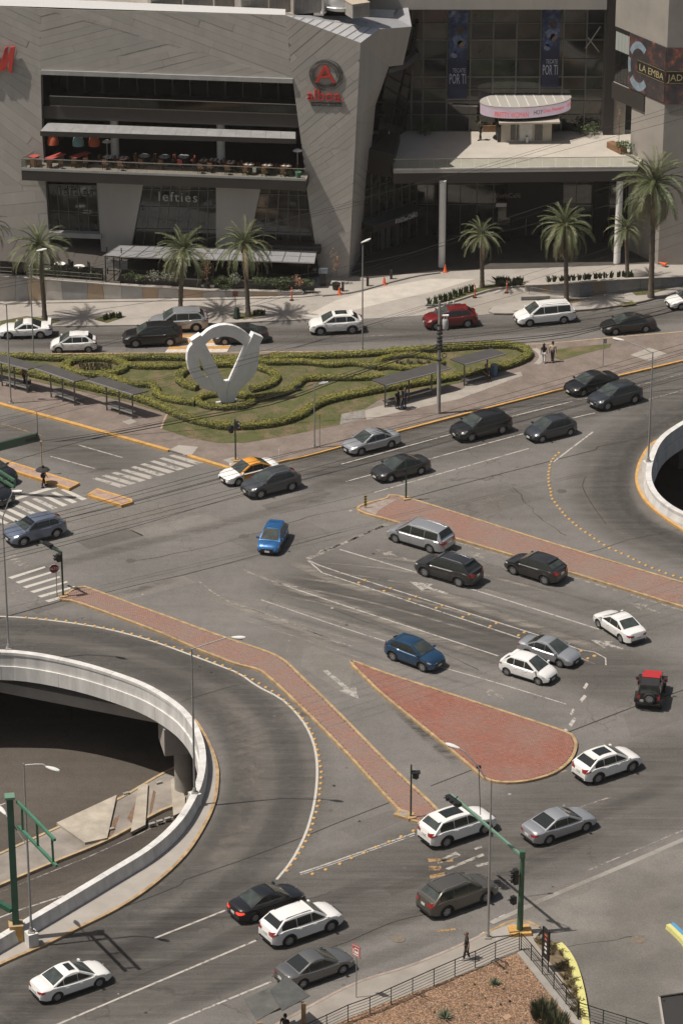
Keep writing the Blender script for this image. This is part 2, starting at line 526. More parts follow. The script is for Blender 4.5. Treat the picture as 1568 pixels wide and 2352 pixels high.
# ---- down in the left opening: abutment ledge, pier, median
ab0,ab1=G(-200,1528,-1.9),G(520,1668,-1.9)
ad=(ab1-ab0).normalized();an=Vector((ad.y,-ad.x,0))
w_=MB();c=(ab0+ab1)/2-an*.9
w_.box((c.x,c.y,-2.3),((ab1-ab0).length,1.8,.8),math.atan2(ad.y,ad.x))
struct(w_,'pier_cap',M_CONC)
w2=MB();c2=c-an*1.6
w2.box((c2.x,c2.y,-1.0),((ab1-ab0).length,1.2,1.78),math.atan2(ad.y,ad.x))
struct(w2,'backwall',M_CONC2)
bl=G(140,1578,-1.9)
struct(MB().box((bl.x-an.x*.4,bl.y-an.y*.4,-1.45),(.8,.8,.88),math.atan2(ad.y,ad.x)),'bearing_block',M_CONC)
pr=G(424,1816,ZL+.15)
pier=thing('bridge_pier','round grey concrete pier with a block head under the curved parapet','pier',(pr.x,pr.y,ZL))
MB().lathe([(.66,0),(.66,3.3)],(pr.x,pr.y,ZL),28).build('column',M_CONC2,pier,smooth=True)
MB().box((pr.x-.35,pr.y+.5,ZL+4.3),(2.3,2.6,1.98),rad(12)).build('pier_head',M_CONC,pier)
md=MB()
mout=Gp([(-200,2055),(0,1962),(130,1903),(265,1840),(365,1782),(420,1755),(520,1705),(620,1780),(440,1838),(370,1862),(250,1928),(120,1982),(0,2033),(-200,2120)],ZL+.15)
md.prism([(p.x,p.y)for p in mout],ZL,ZL+.15)
struct(md,'median_strip',mat('median_concrete',(.23,.205,.18),.9,var=.4,scale=.35,bump=.3,bscale=8))
kl=smooth_path(Gp([(-200,2055),(0,1962),(130,1903),(265,1840),(365,1782),(420,1755),(520,1705)],ZL+.15),1)
for pth in(kl,smooth_path(Gp([(440,1838),(370,1862),(250,1928),(120,1982),(0,2033),(-200,2120)],ZL+.15),1)):
 struct(MB().sweep(pth,[(-.1,ZL),(-.1,ZL+.2),(.1,ZL+.2),(.1,ZL)]),'kerb',mat('kerb_low',(.40,.30,.18),.85,var=.25,scale=2))
for q in([(130,1890),(268,1826),(246,1925),(195,1936)],[(318,1805),(340,1800),(334,1895),(300,1912)],[(392,1790),(404,1787),(425,1830),(425,1862),(398,1874)]):
 pts=Gp(q,ZL+.33)
 struct(MB().prism([(p.x,p.y)for p in pts],ZL+.14,ZL+.33),'concrete_pad',mat('pad_concrete',(.36,.32,.265),.9,var=.3,scale=.7,bump=.2))
for q in([(262,1880),(275,1872),(262,1912),(250,1928)],[(292,1880),(310,1845),(316,1838),(302,1892)],[(345,1850),(352,1815),(358,1820),(350,1862),(342,1880)]):
 pts=Gp(q,ZL+.155)
 struct(MB().prism([(p.x,p.y)for p in pts],ZL+.155,ZL+.156),'bare_soil',mat('soil',(.17,.11,.07),1.0,var=.35,scale=3,bump=.5))
def bk(x,y,w,d,h,rz):struct(MB().box(tuple(G(x,y,ZL+.15+h/2)),(w,d,h),rz),'loose_block',M_CONC2)
for x,y in((349,1893),(367,1887),(385,1881),(365,1798),(290,1823),(255,1905)):bk(x,y,.42,.22,.14,.5)
struct(MB().ribbon(Gp([(-30,2120),(40,2092),(146,2058)],ZL+.008),.13,ZL+.008),'lane_line',M_WHITE_RD)
struct(MB().ribbon(Gp([(-60,2070),(10,2046),(200,1970),(320,1916),(420,1866)],ZL+.008),.09,ZL+.008),'lane_line',M_WHITE_FAINT)
struct(MB().ribbon(Gp([(-60,1872),(0,1850),(12,1845)],ZL+.008),.13,ZL+.008),'lane_line',M_WHITE_RD)
for x,y in((1562,1068),(1630,1050)):
 q=G(x,y,ZL)
 struct(MB().box((q.x,q.y,ZL+2.6),(1.2,1.2,5.2),.5),'support_pier',M_CONC2)
 # ---- the planted block between the upper street, the side road and the avenue
block_px=[(-260,838),(-100,822),(0,813),(100,812),(300,811),(620,808),(840,805),(1000,796),(1230,790),(1400,775),(1568,761),(1800,735),(1900,745),(1568,827),(1290,893),(1000,967),(790,1024),(700,1047),(648,1058),(600,1070),(566,1078),(540,1077),(500,1065),(390,1034),(260,997),(120,958),(0,926),(-100,897),(-260,855)]
block=Gp(block_px,.14)
struct(MB().prism([(p.x,p.y)for p in block],0,.14),'pavement',M_PAVE)
kerb(smooth_path(Gp([(-260,853),(-100,896),(0,926),(120,958),(260,997),(388,1033)],.14),1),M_YEL,.34)
kerb(smooth_path(Gp([(432,1045),(500,1066),(540,1078)],.14),1),M_YEL,.34)
kerb(smooth_path(Gp([(640,1060),(700,1047),(790,1023),(1000,967),(1290,893),(1568,827),(1750,782)],.14),1),M_YEL,.2)
kerb(smooth_path(Gp([(540,1078),(566,1078),(600,1070),(640,1060)],.14),.5),M_YEL_DULL,.2)
kerb(smooth_path(Gp([(-100,822),(0,813),(100,812),(300,811),(620,808),(840,805),(1000,796),(1230,790),(1400,775),(1568,761),(1800,735)],.14),2),mat('kerb_tan',(.36,.26,.16),.85,var=.3,scale=2),.16)
def pad(px,m,name='concrete_pad',z0=.14,z=.146):
 return struct(MB().prism([(p.x,p.y)for p in Gp(px,z)],z0,z),name,m)
pad([(390,1032),(410,1022),(455,1026),(440,1045),(425,1044)],M_CONC,'kerb_ramp',.0,.148)
pad([(512,1056),(535,1050),(560,1060),(535,1068)],M_CONC)
pad([(835,943),(900,924),(1045,900),(1068,890),(1095,900),(1058,915),(900,950),(842,964)],mat('pad_pale',(.31,.28,.245),.9,var=.2,scale=.8))
pad([(1062,884),(1195,853),(1200,862),(1085,905)],mat('pad_pale',(.3,.3,.3)),z=.1495)
pad([(1447,815),(1490,798),(1532,812),(1490,828)],mat('pad_pale',(.3,.3,.3)))
t=NT('lawn')
cg=t.ramp(t.noise(.55,6,.68),[(.3,(.082,.088,.033)),(.47,(.10,.106,.045)),(.56,(.15,.122,.07)),(.7,(.205,.155,.10))])
cg=t.mix(cg,t.ramp(t.noise(14,3,.8),[(.3,(.62,.65,.6)),(.7,(1.3,1.28,1.25))]),.8,'MULTIPLY')
t.bump(t.noise(22,3,.8),.6,.05)
M_LAWN=t.done(cg,.95,.15)
lawn_px=[(-200,838),(-60,823),(60,818),(300,817),(620,814),(840,811),(1000,803),(1160,794),(1200,798),(1222,812),(1225,824),(1200,838),(1120,858),(1060,878),(960,898),(870,918),(835,940),(784,950),(780,975),(700,992),(620,1007),(560,1017),(500,1017),(430,1004),(370,984),(384,950),(300,925),(200,902),(100,880),(0,858),(-200,850)]
struct(MB().prism([(p.x,p.y)for p in Gp(lawn_px,.15)],.13,.152),'lawn',M_LAWN)
struct(MB().prism([(p.x,p.y)for p in Gp([(1278,803),(1310,797),(1404,789),(1400,797),(1340,812),(1288,827),(1272,820)],.15)],.13,.152),'lawn',M_LAWN)
struct(MB().ribbon(Gp([(384,950),(376,966),(370,984)],.154),.16,.154),'lawn_edging',mat('edging',(.36,.24,.18),.9))
struct(MB().ribbon(smooth_path(Gp([(1226,800),(1240,810),(1244,822),(1232,836)],.15),.4),.5,.153),'footpath',M_CONC)
for q in([(280,968),(300,962),(315,968),(296,975)],):pad(q,M_CONC2)
pad([(780,975),(784,948),(835,938),(840,958)],mat('pale_cobbles',(.22,.2,.18),.9,var=.35,scale=4,bump=.5))
# ---- forecourt of the mall
fc=[(-300,760),(0,752),(120,748),(330,745),(500,741),(640,735),(760,736),(900,729),(985,723),(1040,716),(1120,700),(1250,690),(1400,670),(1568,655),(1900,610),(1900,500),(1568,520),(800,500),(0,540),(-300,560)]
struct(MB().prism([(p.x,p.y)for p in Gp(fc)],.0,.02),'forecourt',M_CONC)
dv=[(985,723),(1000,712),(1060,688),(1170,668),(1255,668),(1300,690),(1190,692),(1140,702),(1126,712),(1132,721),(1060,728)]
struct(MB().prism([(p.x,p.y)for p in Gp(dv)],.02,.026),'driveway',M_DRIVE)
isl=[(1122,714),(1130,704),(1190,690),(1310,688),(1400,672),(1480,664),(1568,640),(1900,580),(1900,600),(1568,667),(1480,690),(1400,704),(1335,711),(1200,719),(1135,719)]
struct(MB().prism([(p.x,p.y)for p in Gp(isl,.15)],.0,.15),'pavement',M_CONC)
kerb(smooth_path(Gp([(1135,719),(1200,719),(1335,711),(1400,704),(1480,690),(1568,667),(1900,600)],.14),1),mat('kerb_dark',(.16,.14,.12),.85,var=.2),.14)
kerb(smooth_path(Gp([(1135,719),(1122,714),(1130,704),(1190,690)],.14),.5),M_CONC2,.14)
for q in([(1255,692),(1300,683),(1345,690),(1310,697)],[(1450,670),(1520,660),(1532,664),(1490,676),(1460,678)],[(1175,714),(1230,708),(1245,712),(1200,717)],[(1420,697),(1450,691),(1462,697),(1430,702)]):
 pad(q,M_LAWN,'grass_bed',.14,.158)
for q in([(0,737),(60,725),(140,735),(110,745),(0,748)],[(215,732),(260,720),(290,726),(245,741)],[(528,722),(580,715),(612,722),(560,733)]):
 pad(q,M_LAWN,'grass_bed',.01,.05)
kerb(smooth_path(Gp([(-300,761),(0,752),(120,748),(330,745),(500,741),(640,735),(720,731)],.1),2),M_CONC2,.16,.1)
for q in([(700,725),(770,690),(850,665),(985,640),(1090,640),(1000,668),(900,690),(800,715),(745,735)],[(1060,676),(1180,650),(1280,650),(1150,668)]):
 struct(MB().prism([(p.x,p.y)for p in Gp(q,.024)],.018,.024),'driveway',mat('drive_pale',(.46,.42,.37),.88,var=.12,scale=.8))
 # ---- raised islands of red pavers, laid brick by brick
def laid_bricks(poly,rz,z,m,bx=.21,by=.105,gap=.014):
 """all the pavers of one island as one part: real bricks with open joints"""
 ca,sa=math.cos(rz),math.sin(rz)
 loc=[(x*ca+y*sa,-x*sa+y*ca)for x,y in poly]
 xs=[p[0]for p in loc];ys=[p[1]for p in loc]
 def inside(x,y):
  r=False;n=len(loc)
  for i in range(n):
   (x1,y1),(x2,y2)=loc[i],loc[(i+1)%n]
   if(y1>y)!=(y2>y)and x<(x2-x1)*(y-y1)/(y2-y1)+x1:r=not r
  return r
 mb=MB();j=0;rnd=random.Random(int(abs(xs[0])*100))
 y=min(ys)
 while y<max(ys):
  x=min(xs)+(bx/2 if j%2 else 0)
  while x<max(xs):
   if inside(x+bx/2,y+by/2):
    dz=rnd.uniform(-.004,.004)
    c=[(x+gap/2,y+gap/2),(x+bx-gap/2,y+gap/2),(x+bx-gap/2,y+by-gap/2),(x+gap/2,y+by-gap/2)]
    w=[(a*ca-b*sa,a*sa+b*ca)for a,b in c]
    vs=[(p[0],p[1],z-.03)for p in w]+[(p[0],p[1],z+dz)for p in w]
    mb.add(vs,[(4,5,6,7),(0,1,5,4),(1,2,6,5),(2,3,7,6),(3,0,4,7)],rnd.choice((0,0,0,1,2)))
   x+=bx
  y+=by;j+=1
 return mb
def red(name,c,w):
 t=NT(name)
 q=t.mix(c,tuple(x*.82 for x in c),t.noise(1.2,5))
 q=t.mix(q,(.24,.20,.172),t.alpha(t.noise(.3,6,.7),.4,.7,.02,w))
 q=t.mix(q,t.ramp(t.noise(30,2,.8),[(.3,(.72,.72,.72)),(.7,(1.25,1.25,1.25))]),.6,'MULTIPLY')
 return t.done(q,.88,.2)
REDS=[red('paver_red',(.30,.125,.092),.5),red('paver_red_light',(.325,.148,.112),.5),red('paver_red_dark',(.262,.115,.088),.55)]
REDS_OLD=[red('paver_faded',(.305,.175,.138),.9),red('paver_faded_light',(.32,.195,.158),.9),red('paver_faded_dark',(.27,.165,.135),.9)]
ISL1=[(820,1168),(884,1145),(934,1143),(1250,1242),(1568,1338),(1760,1396),(1760,1452),(1568,1393),(1304,1312),(1046,1236),(900,1195)]
ISL2=[(142,1377),(160,1358),(190,1347),(230,1360),(370,1411),(510,1462),(600,1492),(648,1514),(690,1552),(780,1640),(900,1762),(1005,1862),(985,1878),(950,1886),(900,1842),(780,1712),(680,1612),(618,1555),(590,1536),(540,1523),(450,1488),(370,1453),(270,1415),(170,1380)]
ISL3=[(806,1518),(880,1544),(1000,1583),(1200,1648),(1300,1682),(1318,1696),(1322,1716),(1310,1744),(1280,1770),(1240,1786),(1195,1795),(1150,1796),(1115,1788),(1088,1766),(1040,1725),(960,1660),(880,1595),(835,1552)]
for px,reds,rz,m in((ISL1,REDS_OLD,rad(-34),M_YEL_DULL),(ISL2,REDS_OLD,rad(-38),M_YEL_DULL),(ISL3,REDS,rad(-38),M_YEL_DULL)):
 ring=smooth_path(Gp(px,.14),.5,True)
 xy=[(p.x,p.y)for p in ring]
 base=struct(MB().prism(xy,0,.115),'traffic_island',M_MORTAR)
 inner=[(p.x,p.y)for p in offset_path(ring,-.14 if sum(ring[i].x*ring[i-1].y-ring[i-1].x*ring[i].y for i in range(len(ring)))>0 else .14)[0]]
 b=laid_bricks(inner,rz,.145,reds).build('paving_bricks',reds,None)
 b.parent=base;tag(b,kind='stuff')
 k=MB().sweep(ring,[(-.1,0),(-.1,.16),(.1,.16),(.1,0)],cap=False).build('kerb',m)
 k.parent=base
pad([(824,1168),(884,1147),(912,1146),(872,1170),(862,1182)],mat('dusty_pad',(.27,.225,.195),.9,var=.25,scale=2),'concrete_pad',.14,.152)
for px in([(-120,1012),(-20,1045),(14,1058),(100,1085),(180,1110),(160,1121),(26,1078),(-20,1066),(-120,1030)],[(203,1136),(222,1123),(300,1147),(302,1152),(280,1159)]):
 ring=Gp(px,.2);xy=[(p.x,p.y)for p in ring]
 base=struct(MB().prism(xy,0,.2),'road_divider',mat('divider_pink',(.33,.225,.18),.9,var=.3,scale=2,bump=.3))
 rr=[Vector((p.x,p.y,0))for p in ring]+[Vector((ring[0].x,ring[0].y,0))]
 k=MB().sweep(rr,[(-.12,0),(-.12,.215),(.12,.215),(.12,0)]).build('kerb',M_YEL)
 k.parent=base
 # ---- foreground pavement, gravel garden, apron
fp=[(430,2480),(560,2392),(642,2350),(811,2261),(933,2222),(1035,2181),(1110,2147),(1160,2122),(1195,2112),(1245,2135),(1225,2160),(1350,2330),(1450,2480)]
struct(MB().prism([(p.x,p.y)for p in Gp(fp,.14)],0,.14),'pavement',M_DRIVE)
kerb(smooth_path(Gp([(430,2480),(560,2392),(642,2350),(811,2261),(933,2222),(1035,2181),(1110,2147)],.14),1),mat('kerb_red',(.29,.235,.20),.85,var=.35,scale=1.5),.2)
kerb(smooth_path(Gp([(1110,2147),(1160,2122),(1195,2112),(1238,2130)],.14),.5),M_YEL_DULL,.2)
pad([(1125,2140),(1180,2122),(1195,2135),(1140,2160)],M_CONC,'concrete_pad',.13,.147)
ap=[(1130,2118),(1250,2062),(1400,2000),(1568,1926),(1900,1780),(2100,2600),(1300,2600),(1350,2400),(1235,2165),(1245,2135),(1200,2110)]
t=NT('apron_asphalt')
ca=t.ramp(t.noise(.16,5,.6),[(.35,(.112,.106,.097)),(.55,(.155,.145,.131)),(.72,(.215,.20,.18))])
ca=t.mix(ca,t.ramp(t.noise(26,2,.8),[(.3,(.75,.75,.75)),(.7,(1.25,1.25,1.25))]),.6,'MULTIPLY')
ca=t.mix(ca,t.ramp(t.noise(8.5,3,.85),[(.32,(.75,.75,.75)),(.68,(1.28,1.28,1.27))]),.75,'MULTIPLY')
M_APRON=t.done(ca,.92,.2)
struct(MB().prism([(p.x,p.y)for p in Gp(ap)],.0,.02),'parking_apron',M_APRON)
struct(MB().ribbon(smooth_path(Gp([(1128,2122),(1250,2066),(1400,2003),(1568,1930),(1900,1784)]),1),.35,.026),'gutter_strip',M_CONC2)
t=NT('gravel')
vz=t.n('ShaderNodeTexVoronoi');vz.inputs['Scale'].default_value=13.0
t.l(t.tc.outputs['Object'],vz.inputs['Vector'])
hs=t.n('ShaderNodeSeparateColor');t.l(vz.outputs['Color'],hs.inputs[0])
cv=t.mix(t.ramp(vz.outputs['Distance'],[(.0,(.33,.215,.14)),(.5,(.22,.14,.09)),(.9,(.10,.066,.045))]),t.ramp(hs.outputs[0],[(.2,(.6,.58,.56)),(.6,(1,1,1)),(.95,(1.6,1.55,1.5))]),1.0,'MULTIPLY')
cv=t.mix(cv,t.ramp(t.noise(.6,4),[(.3,(.75,.75,.75)),(.7,(1.15,1.12,1.1))]),.8,'MULTIPLY')
t.bump(vz.outputs['Distance'],-.8,.04)
M_GRAV=t.done(cv,.9,.25)
GRAV=[(560,2520),(735,2368),(870,2310),(1000,2262),(1193,2187),(1330,2360),(1430,2520)]
struct(MB().prism([(p.x,p.y)for p in Gp(GRAV,.16)],.0,.16),'gravel_bed',M_GRAV)
gp=[(p.x,p.y)for p in Gp(GRAV,.16)]
st=MB();rnd=random.Random(3)
def in_poly(poly,x,y):
 r=False;n=len(poly)
 for i in range(n):
  (x1,y1),(x2,y2)=poly[i],poly[(i+1)%n]
  if(y1>y)!=(y2>y)and x<(x2-x1)*(y-y1)/(y2-y1)+x1:r=not r
 return r
gx0,gx1,gy0,gy1=min(p[0]for p in gp),max(p[0]for p in gp),min(p[1]for p in gp),max(p[1]for p in gp)
for _ in range(16000):
 x,y=rnd.uniform(gx0,gx1),rnd.uniform(gy0,gy1)
 if y<152 or not in_poly(gp,x,y):continue
 r=rnd.uniform(.025,.06);a=rnd.uniform(0,6.3);h=r*rnd.uniform(.5,.9)
 vs=[(x+r*math.cos(a+k*1.57)*(1 if k%2 else .75),y+r*math.sin(a+k*1.57)*(1 if k%2 else .75),.16)for k in range(4)]+[(x,y,.16+h)]
 st.add(vs,[(0,1,4),(1,2,4),(2,3,4),(3,0,4)],rnd.choice((0,0,1,2)))
tag(st.build('gravel_stones',[mat('stone_tan',(.30,.18,.115),.9),mat('stone_pale',(.42,.33,.26),.9),mat('stone_brown',(.16,.095,.06),.9)]),kind='stuff')
struct(MB().sweep(smooth_path(Gp([(1193,2184),(1325,2352),(1420,2480)],.2),1),[(-.22,0),(-.22,.2),(.22,.2),(.22,0)]),'edging_strip',M_CONC2)
SOIL=[(1225,2158),(1285,2165),(1318,2220),(1338,2300),(1346,2400),(1350,2400),(1280,2275)]
struct(MB().prism([(p.x,p.y)for p in Gp(SOIL,.1)],0,.1),'planting_bed',mat('bed_soil',(.15,.11,.07),1,var=.4,scale=3,bump=.6))
M_KY=mat('kerb_lime',(.56,.53,.20),.7,var=.1,scale=2)
struct(MB().sweep(smooth_path(Gp([(1283,2167),(1300,2185),(1318,2218),(1331,2262),(1340,2310),(1346,2360),(1350,2420)],.3),.4),[(-.24,0),(-.2,.3),(.2,.3),(.24,0)]),'kerb',M_KY)
struct(MB().sweep(smooth_path(Gp([(1538,2122),(1556,2138),(1580,2165),(1620,2230),(1665,2330),(1690,2440)],.3),.4),[(-.3,0),(-.26,.3),(0,.3),(0,0)]),'kerb',M_KY)
struct(MB().sweep(smooth_path(Gp([(1538,2122),(1556,2138),(1580,2165),(1620,2230),(1665,2330),(1690,2440)],.3),.4),[(.003,0),(.003,.3),(.26,.3),(.3,0)]),'kerb',mat('kerb_blue',(.08,.27,.45),.7))
for x,y,r in((1465,2160,.45),(915,2158,.4)):
 q=G(x,y);struct(MB().lathe([(r,.028),(r*.97,.034),(0,.034)],(q.x,q.y,0),24),'manhole_cover',mat('cover',(.16,.13,.10),.8,var=.3))
 # ---- markings
def line(px,w,m=None,name='lane_line',z=.008):
 return struct(MB().ribbon(smooth_path(Gp(px),1.0)if len(px)>2 else Gp(px),w,z),name,m or M_WHITE_RD)
line([(0,1416),(60,1419),(150,1429),(215,1439),(280,1453),(350,1473),(415,1496),(500,1528),(550,1548),(590,1576),(640,1602),(670,1627),(700,1664),(719,1705),(727,1745),(728,1785),(724,1830),(714,1877),(699,1922),(670,1977),(635,2021)],.16,M_WHITE_OK)
line([(1269,1062),(1361,992)],.14);line([(705,1286),(784,1316),(1219,1454),(1330,1492)],.12);line([(740,1316),(784,1330),(1194,1466)],.12)
line([(705,1286),(740,1316)],.12)
line([(780,1262),(1084,1354),(1376,1446)],.13)
line([(640,1340),(784,1389),(1144,1507)],.12);line([(600,1378),(784,1441),(900,1478)],.10);line([(1010,1532),(1144,1570),(1300,1618)],.1);line([(560,1392),(700,1446),(810,1486)],.1,M_WHITE_FAINT)
line([(560,1310),(640,1340),(700,1352)],.2,M_WHITE_FAINT);line([(450,1330),(520,1380),(640,1420),(784,1480)],.16,M_WHITE_FAINT)
line([(705,1284),(890,1204)],.42,M_WHITE_FAINT);line([(735,1268),(784,1250),(880,1208)],.3)
line([(1330,1492),(1372,1500),(1390,1512),(1391,1528)],.1);line([(1219,1462),(1367,1526)],.09,M_WHITE_FAINT)
line([(1050,1246),(1568,1403)],.18,M_WHITE_FAINT)
line([(784,1066),(1036,997)],.12);line([(1159,960),(1354,912)],.12);line([(794,1106),(1201,996)],.12);line([(1314,960),(1366,948)],.12);line([(859,1131),(1214,1030)],.12)
line([(1400,902),(1568,858)],.12,M_WHITE_FAINT);line([(1440,930),(1568,896)],.12,M_WHITE_FAINT)
line([(116,1048),(217,1076)],.12);line([(180,1022),(281,1051)],.12);line([(-20,966),(95,1000)],.1,M_OR_RD)
line([(355,2156),(517,2092)],.15);line([(80,2378),(137,2352),(588,2161)],.15);line([(340,2378),(392,2352),(622,2256)],.15)
line([(1290,1870),(1340,1852),(1400,1832)],.13,M_WHITE_FAINT);line([(1350,2000),(1568,1908)],.12,M_WHITE_FAINT)
line([(688,2006),(760,1982),(952,1914)],.13);line([(690,2010),(762,1986),(952,1919)],.07,M_WHITE_RD)
line([(1172,1800),(1230,1790),(1300,1770)],.16,M_WHITE_FAINT)
line([(135,1117),(60,1138),(-40,1172)],.42,M_WHITE_OK)
line([(0,1371),(62,1353)],.14,M_WHITE_FAINT)
line([(833,1540),(900,1600),(1000,1688),(1088,1758)],.12,M_WHITE_FAINT)
line([(840,772),(900,769)],.1,M_WHITE_FAINT);line([(300,792),(380,790)],.1,M_WHITE_FAINT)
def stripe(px,m,name='crosswalk_stripe',z=.008):
 return struct(MB().prism([(p.x,p.y)for p in Gp(px)],z,z),name,m)
for i in range(9):
 dx,dy=-22.2*i,7.0*i
 stripe([(139+dx,1125+dy),(149+dx,1122.5+dy),(200+dx,1146+dy),(188.5+dx,1149.5+dy)],M_WHITE_OK if i not in(3,5)else M_WHITE_RD)
for i in range(9):
 dx,dy=22.0*i,-6.6*i
 stripe([(211+dx,1099.5+dy),(222+dx,1097+dy),(292+dx,1116+dy),(276+dx,1120.5+dy)],M_CROSS)
for i in range(6):
 dx,dy=17*i,11.3*i
 stripe([(18+dx,1326.5+dy-.6*i),(102+dx,1301+dy),(105+dx,1304+dy),(27+dx,1330+dy-.6*i)],M_WHITE_OK)
for i in range(5):stripe([(5+12*i,1282+5*i),(34+8*i,1274+6*i),(38+8*i,1277+6*i),(8+12*i,1286+5*i)],M_WHITE_FAINT)
for i in range(7):
 f0,f1=i/7,(i+1)/7
 L=lambda f:(410-36*f,769+47*f);R=lambda f:(545-28*f,766+50*f)
 stripe([L(f0),R(f0),R(f1),L(f1)],mat('hump_orange',(.44,.235,.075),.8,var=.25,scale=3)if i%2==0 else mat('hump_white',(.5,.46,.41),.8,var=.2,scale=3),z=.03)
struct(MB().prism([(p.x,p.y)for p in Gp([(405,766),(550,763),(515,819),(370,819)])],0,.024),'speed_table',M_ASPH)
M_ARROW=worn_paint('arrow_white',(.40,.375,.34),.485,2.0)
def arrow(tip,tail,w=.16,hw=.55,hl=1.5,m=None):
 a,b=G(*tail),G(*tip);d=(b-a);L=d.length;d.normalize();n=Vector((-d.y,d.x,0))
 h=b-d*hl
 pts=[a+n*w,h+n*w,h+n*hw,b,h-n*hw,h-n*w,a-n*w]
 struct(MB().prism([(p.x,p.y)for p in pts],.008,.008),'lane_arrow',m or M_ARROW)
arrow((940,1336),(1027,1364),.15,.7,1.6);arrow((1356,1470),(1430,1491),.15,.6,1.4);arrow((824,1606),(746,1540),.17,.62,1.6)
arrow((1444,1384),(1516,1408),.13,.5,1.3,M_WHITE_FAINT);arrow((862,1262),(940,1287),.13,.5,1.3,M_WHITE_FAINT);arrow((1080,1268),(1110,1282),.13,.5,.8,M_WHITE_FAINT)
arrow((1110,1583),(1160,1605),.14,.55,1.0,M_WHITE_FAINT)
for q in([(1329,1610),(1341,1596),(1347,1600),(1336,1614)],[(1338,1580),(1346,1568),(1351,1572),(1344,1584)],[(1305,1664),(1318,1648),(1324,1652),(1312,1670)],[(1308,1640),(1315,1628),(1320,1632),(1313,1644)],[(1290,1680),(1298,1674),(1304,1678),(1296,1684)]):
 stripe(q,M_WHITE_RD,'stop_dash')
for q in([(1002,1980),(1050,1964),(1054,1968),(1006,1985)],[(1022,1996),(1108,1961),(1112,1966),(1030,1999)],[(1010,1975),(1046,1957),(1058,1965),(1014,1980)],[(1090,1988),(1124,1980),(1128,1986),(1096,1992)],[(1088,1950),(1104,1943),(1107,1947),(1092,1953)]):stripe(q,M_ARROW)
for q in([(984,1990),(1012,1990),(1014,2000),(986,2000)],[(982,1972),(1040,1974),(1040,1980),(984,1981)],[(986,2012),(1020,2004),(1022,2012),(988,2020)],[(1000,2138),(1045,2133),(1046,2138),(1002,2142)]):stripe(q,M_OR_RD)
for a,b in(((1090,2157),(1112,2142)),((1128,2118),(1140,2111)),((1146,2108),(1160,2102)),((1195,2085),(1210,2080))):line([a,b],.12,M_WHITE_OK)
def seam(px,w=.09):
 struct(MB().ribbon(Gp(px),w,.006),'expansion_joint',M_SEAM)
seam([(-10,1423),(60,1404),(110,1390),(158,1376)],.14);seam([(215,1368),(330,1340),(418,1322),(560,1284),(784,1222)],.07)
seam([(932,1146),(1100,1101),(1300,1050),(1368,1033)],.1);seam([(1368,1033),(1372,1026)],.09);seam([(1372,1026),(1430,1015),(1490,1001)],.09)
seam([(1090,1768),(1300,1684),(1450,1626),(1600,1575)],.1);seam([(275,2087),(340,2064),(414,2034)],.08);seam([(414,2034),(424,2022)],.08)
seam([(424,2022),(560,1975),(695,1924),(784,1887),(925,1832)],.08);seam([(989,1806),(1094,1765)],.08)
seam([(120,1197),(230,1172),(305,1153),(505,1100),(560,1086)],.12);seam([(1312,1277),(1378,1262),(1440,1240),(1568,1215)],.06)
seam([(415,1612),(520,1580),(548,1574)],.06)
struct(MB().ribbon(smooth_path(Gp([(1345,1095),(1338,1110),(1340,1125),(1360,1160),(1392,1205)]),.5),.05,.006),'crack',M_SEAM)
struct(MB().ribbon(smooth_path(Gp([(625,2245),(700,2195),(784,2170),(900,2120),(1000,2095),(1100,2060)]),1),.07,.006),'crack',M_SEAM)
struct(MB().ribbon(smooth_path(Gp([(640,1180),(784,1148),(900,1118),(1000,1090)]),1),.04,.006),'crack',M_SEAM)
def film(px,w,m,name,z=.0035,raw=None):
 path=raw or smooth_path(Gp(px),1.0)
 n=len(path);ns=path_normals(path)
 W_=(-.5,-.28,0,.28,.5);E_=(0,.8,1,.8,0)
 vs,fs,at=[],[],[]
 for i,(p,q)in enumerate(zip(path,ns)):
  e=min(1,i/3,(n-1-i)/3)
  for a,b in zip(W_,E_):
   vs.append((p.x+q.x*a*w,p.y+q.y*a*w,z));at.append(b*e)
 for i in range(n-1):
  for k in range(4):fs.append((i*5+k,i*5+k+1,i*5+k+6,i*5+k+5))
 o=MB().add(vs,fs).build(name,m)
 a=o.data.attributes.new('edge','FLOAT','POINT');a.data.foreach_set('value',at)
 return tag(o,kind='structure')
F_DARK=stain('tyre_film',(.062,.055,.050),.30,.66,.30,2.4,A_AV,.05)
F_DARK2=stain('tyre_film_loop',(.064,.060,.057),.15,.65,.34,2.2,0,1)
F_PALE=stain('worn_film',(.34,.305,.265),.36,.6,.7,2.2,-rad(37),.12)
F_PALE2=stain('dust_film',(.27,.242,.21),.40,.66,.55,.6,0,1)
F_OIL=stain('oil_film',(.035,.03,.026),.42,.62,.6,1.4,A_AV,.3)
loopA=[p for p in RAMP_A if True]
film(None,2.6,F_DARK2,'tyre_marks',raw=offset_path(loopA,2.6*sA)[0])
film(None,2.2,F_DARK2,'tyre_marks',.004,raw=offset_path(loopA,5.6*sA)[0])
film(None,3.2,F_DARK2,'tyre_marks',raw=offset_path([p for p in RAMP_B],2.9*sB)[0])
film(None,1.6,F_DARK2,'tyre_marks',.004,raw=offset_path([p for p in RAMP_B],1.9*sB)[0])
for off in(-2.6,1.4,5.4):
 film([(640,1100+off*8),(900,1028+off*8),(1200,945+off*8),(1560,852+off*8)],1.7,F_DARK,'tyre_marks')
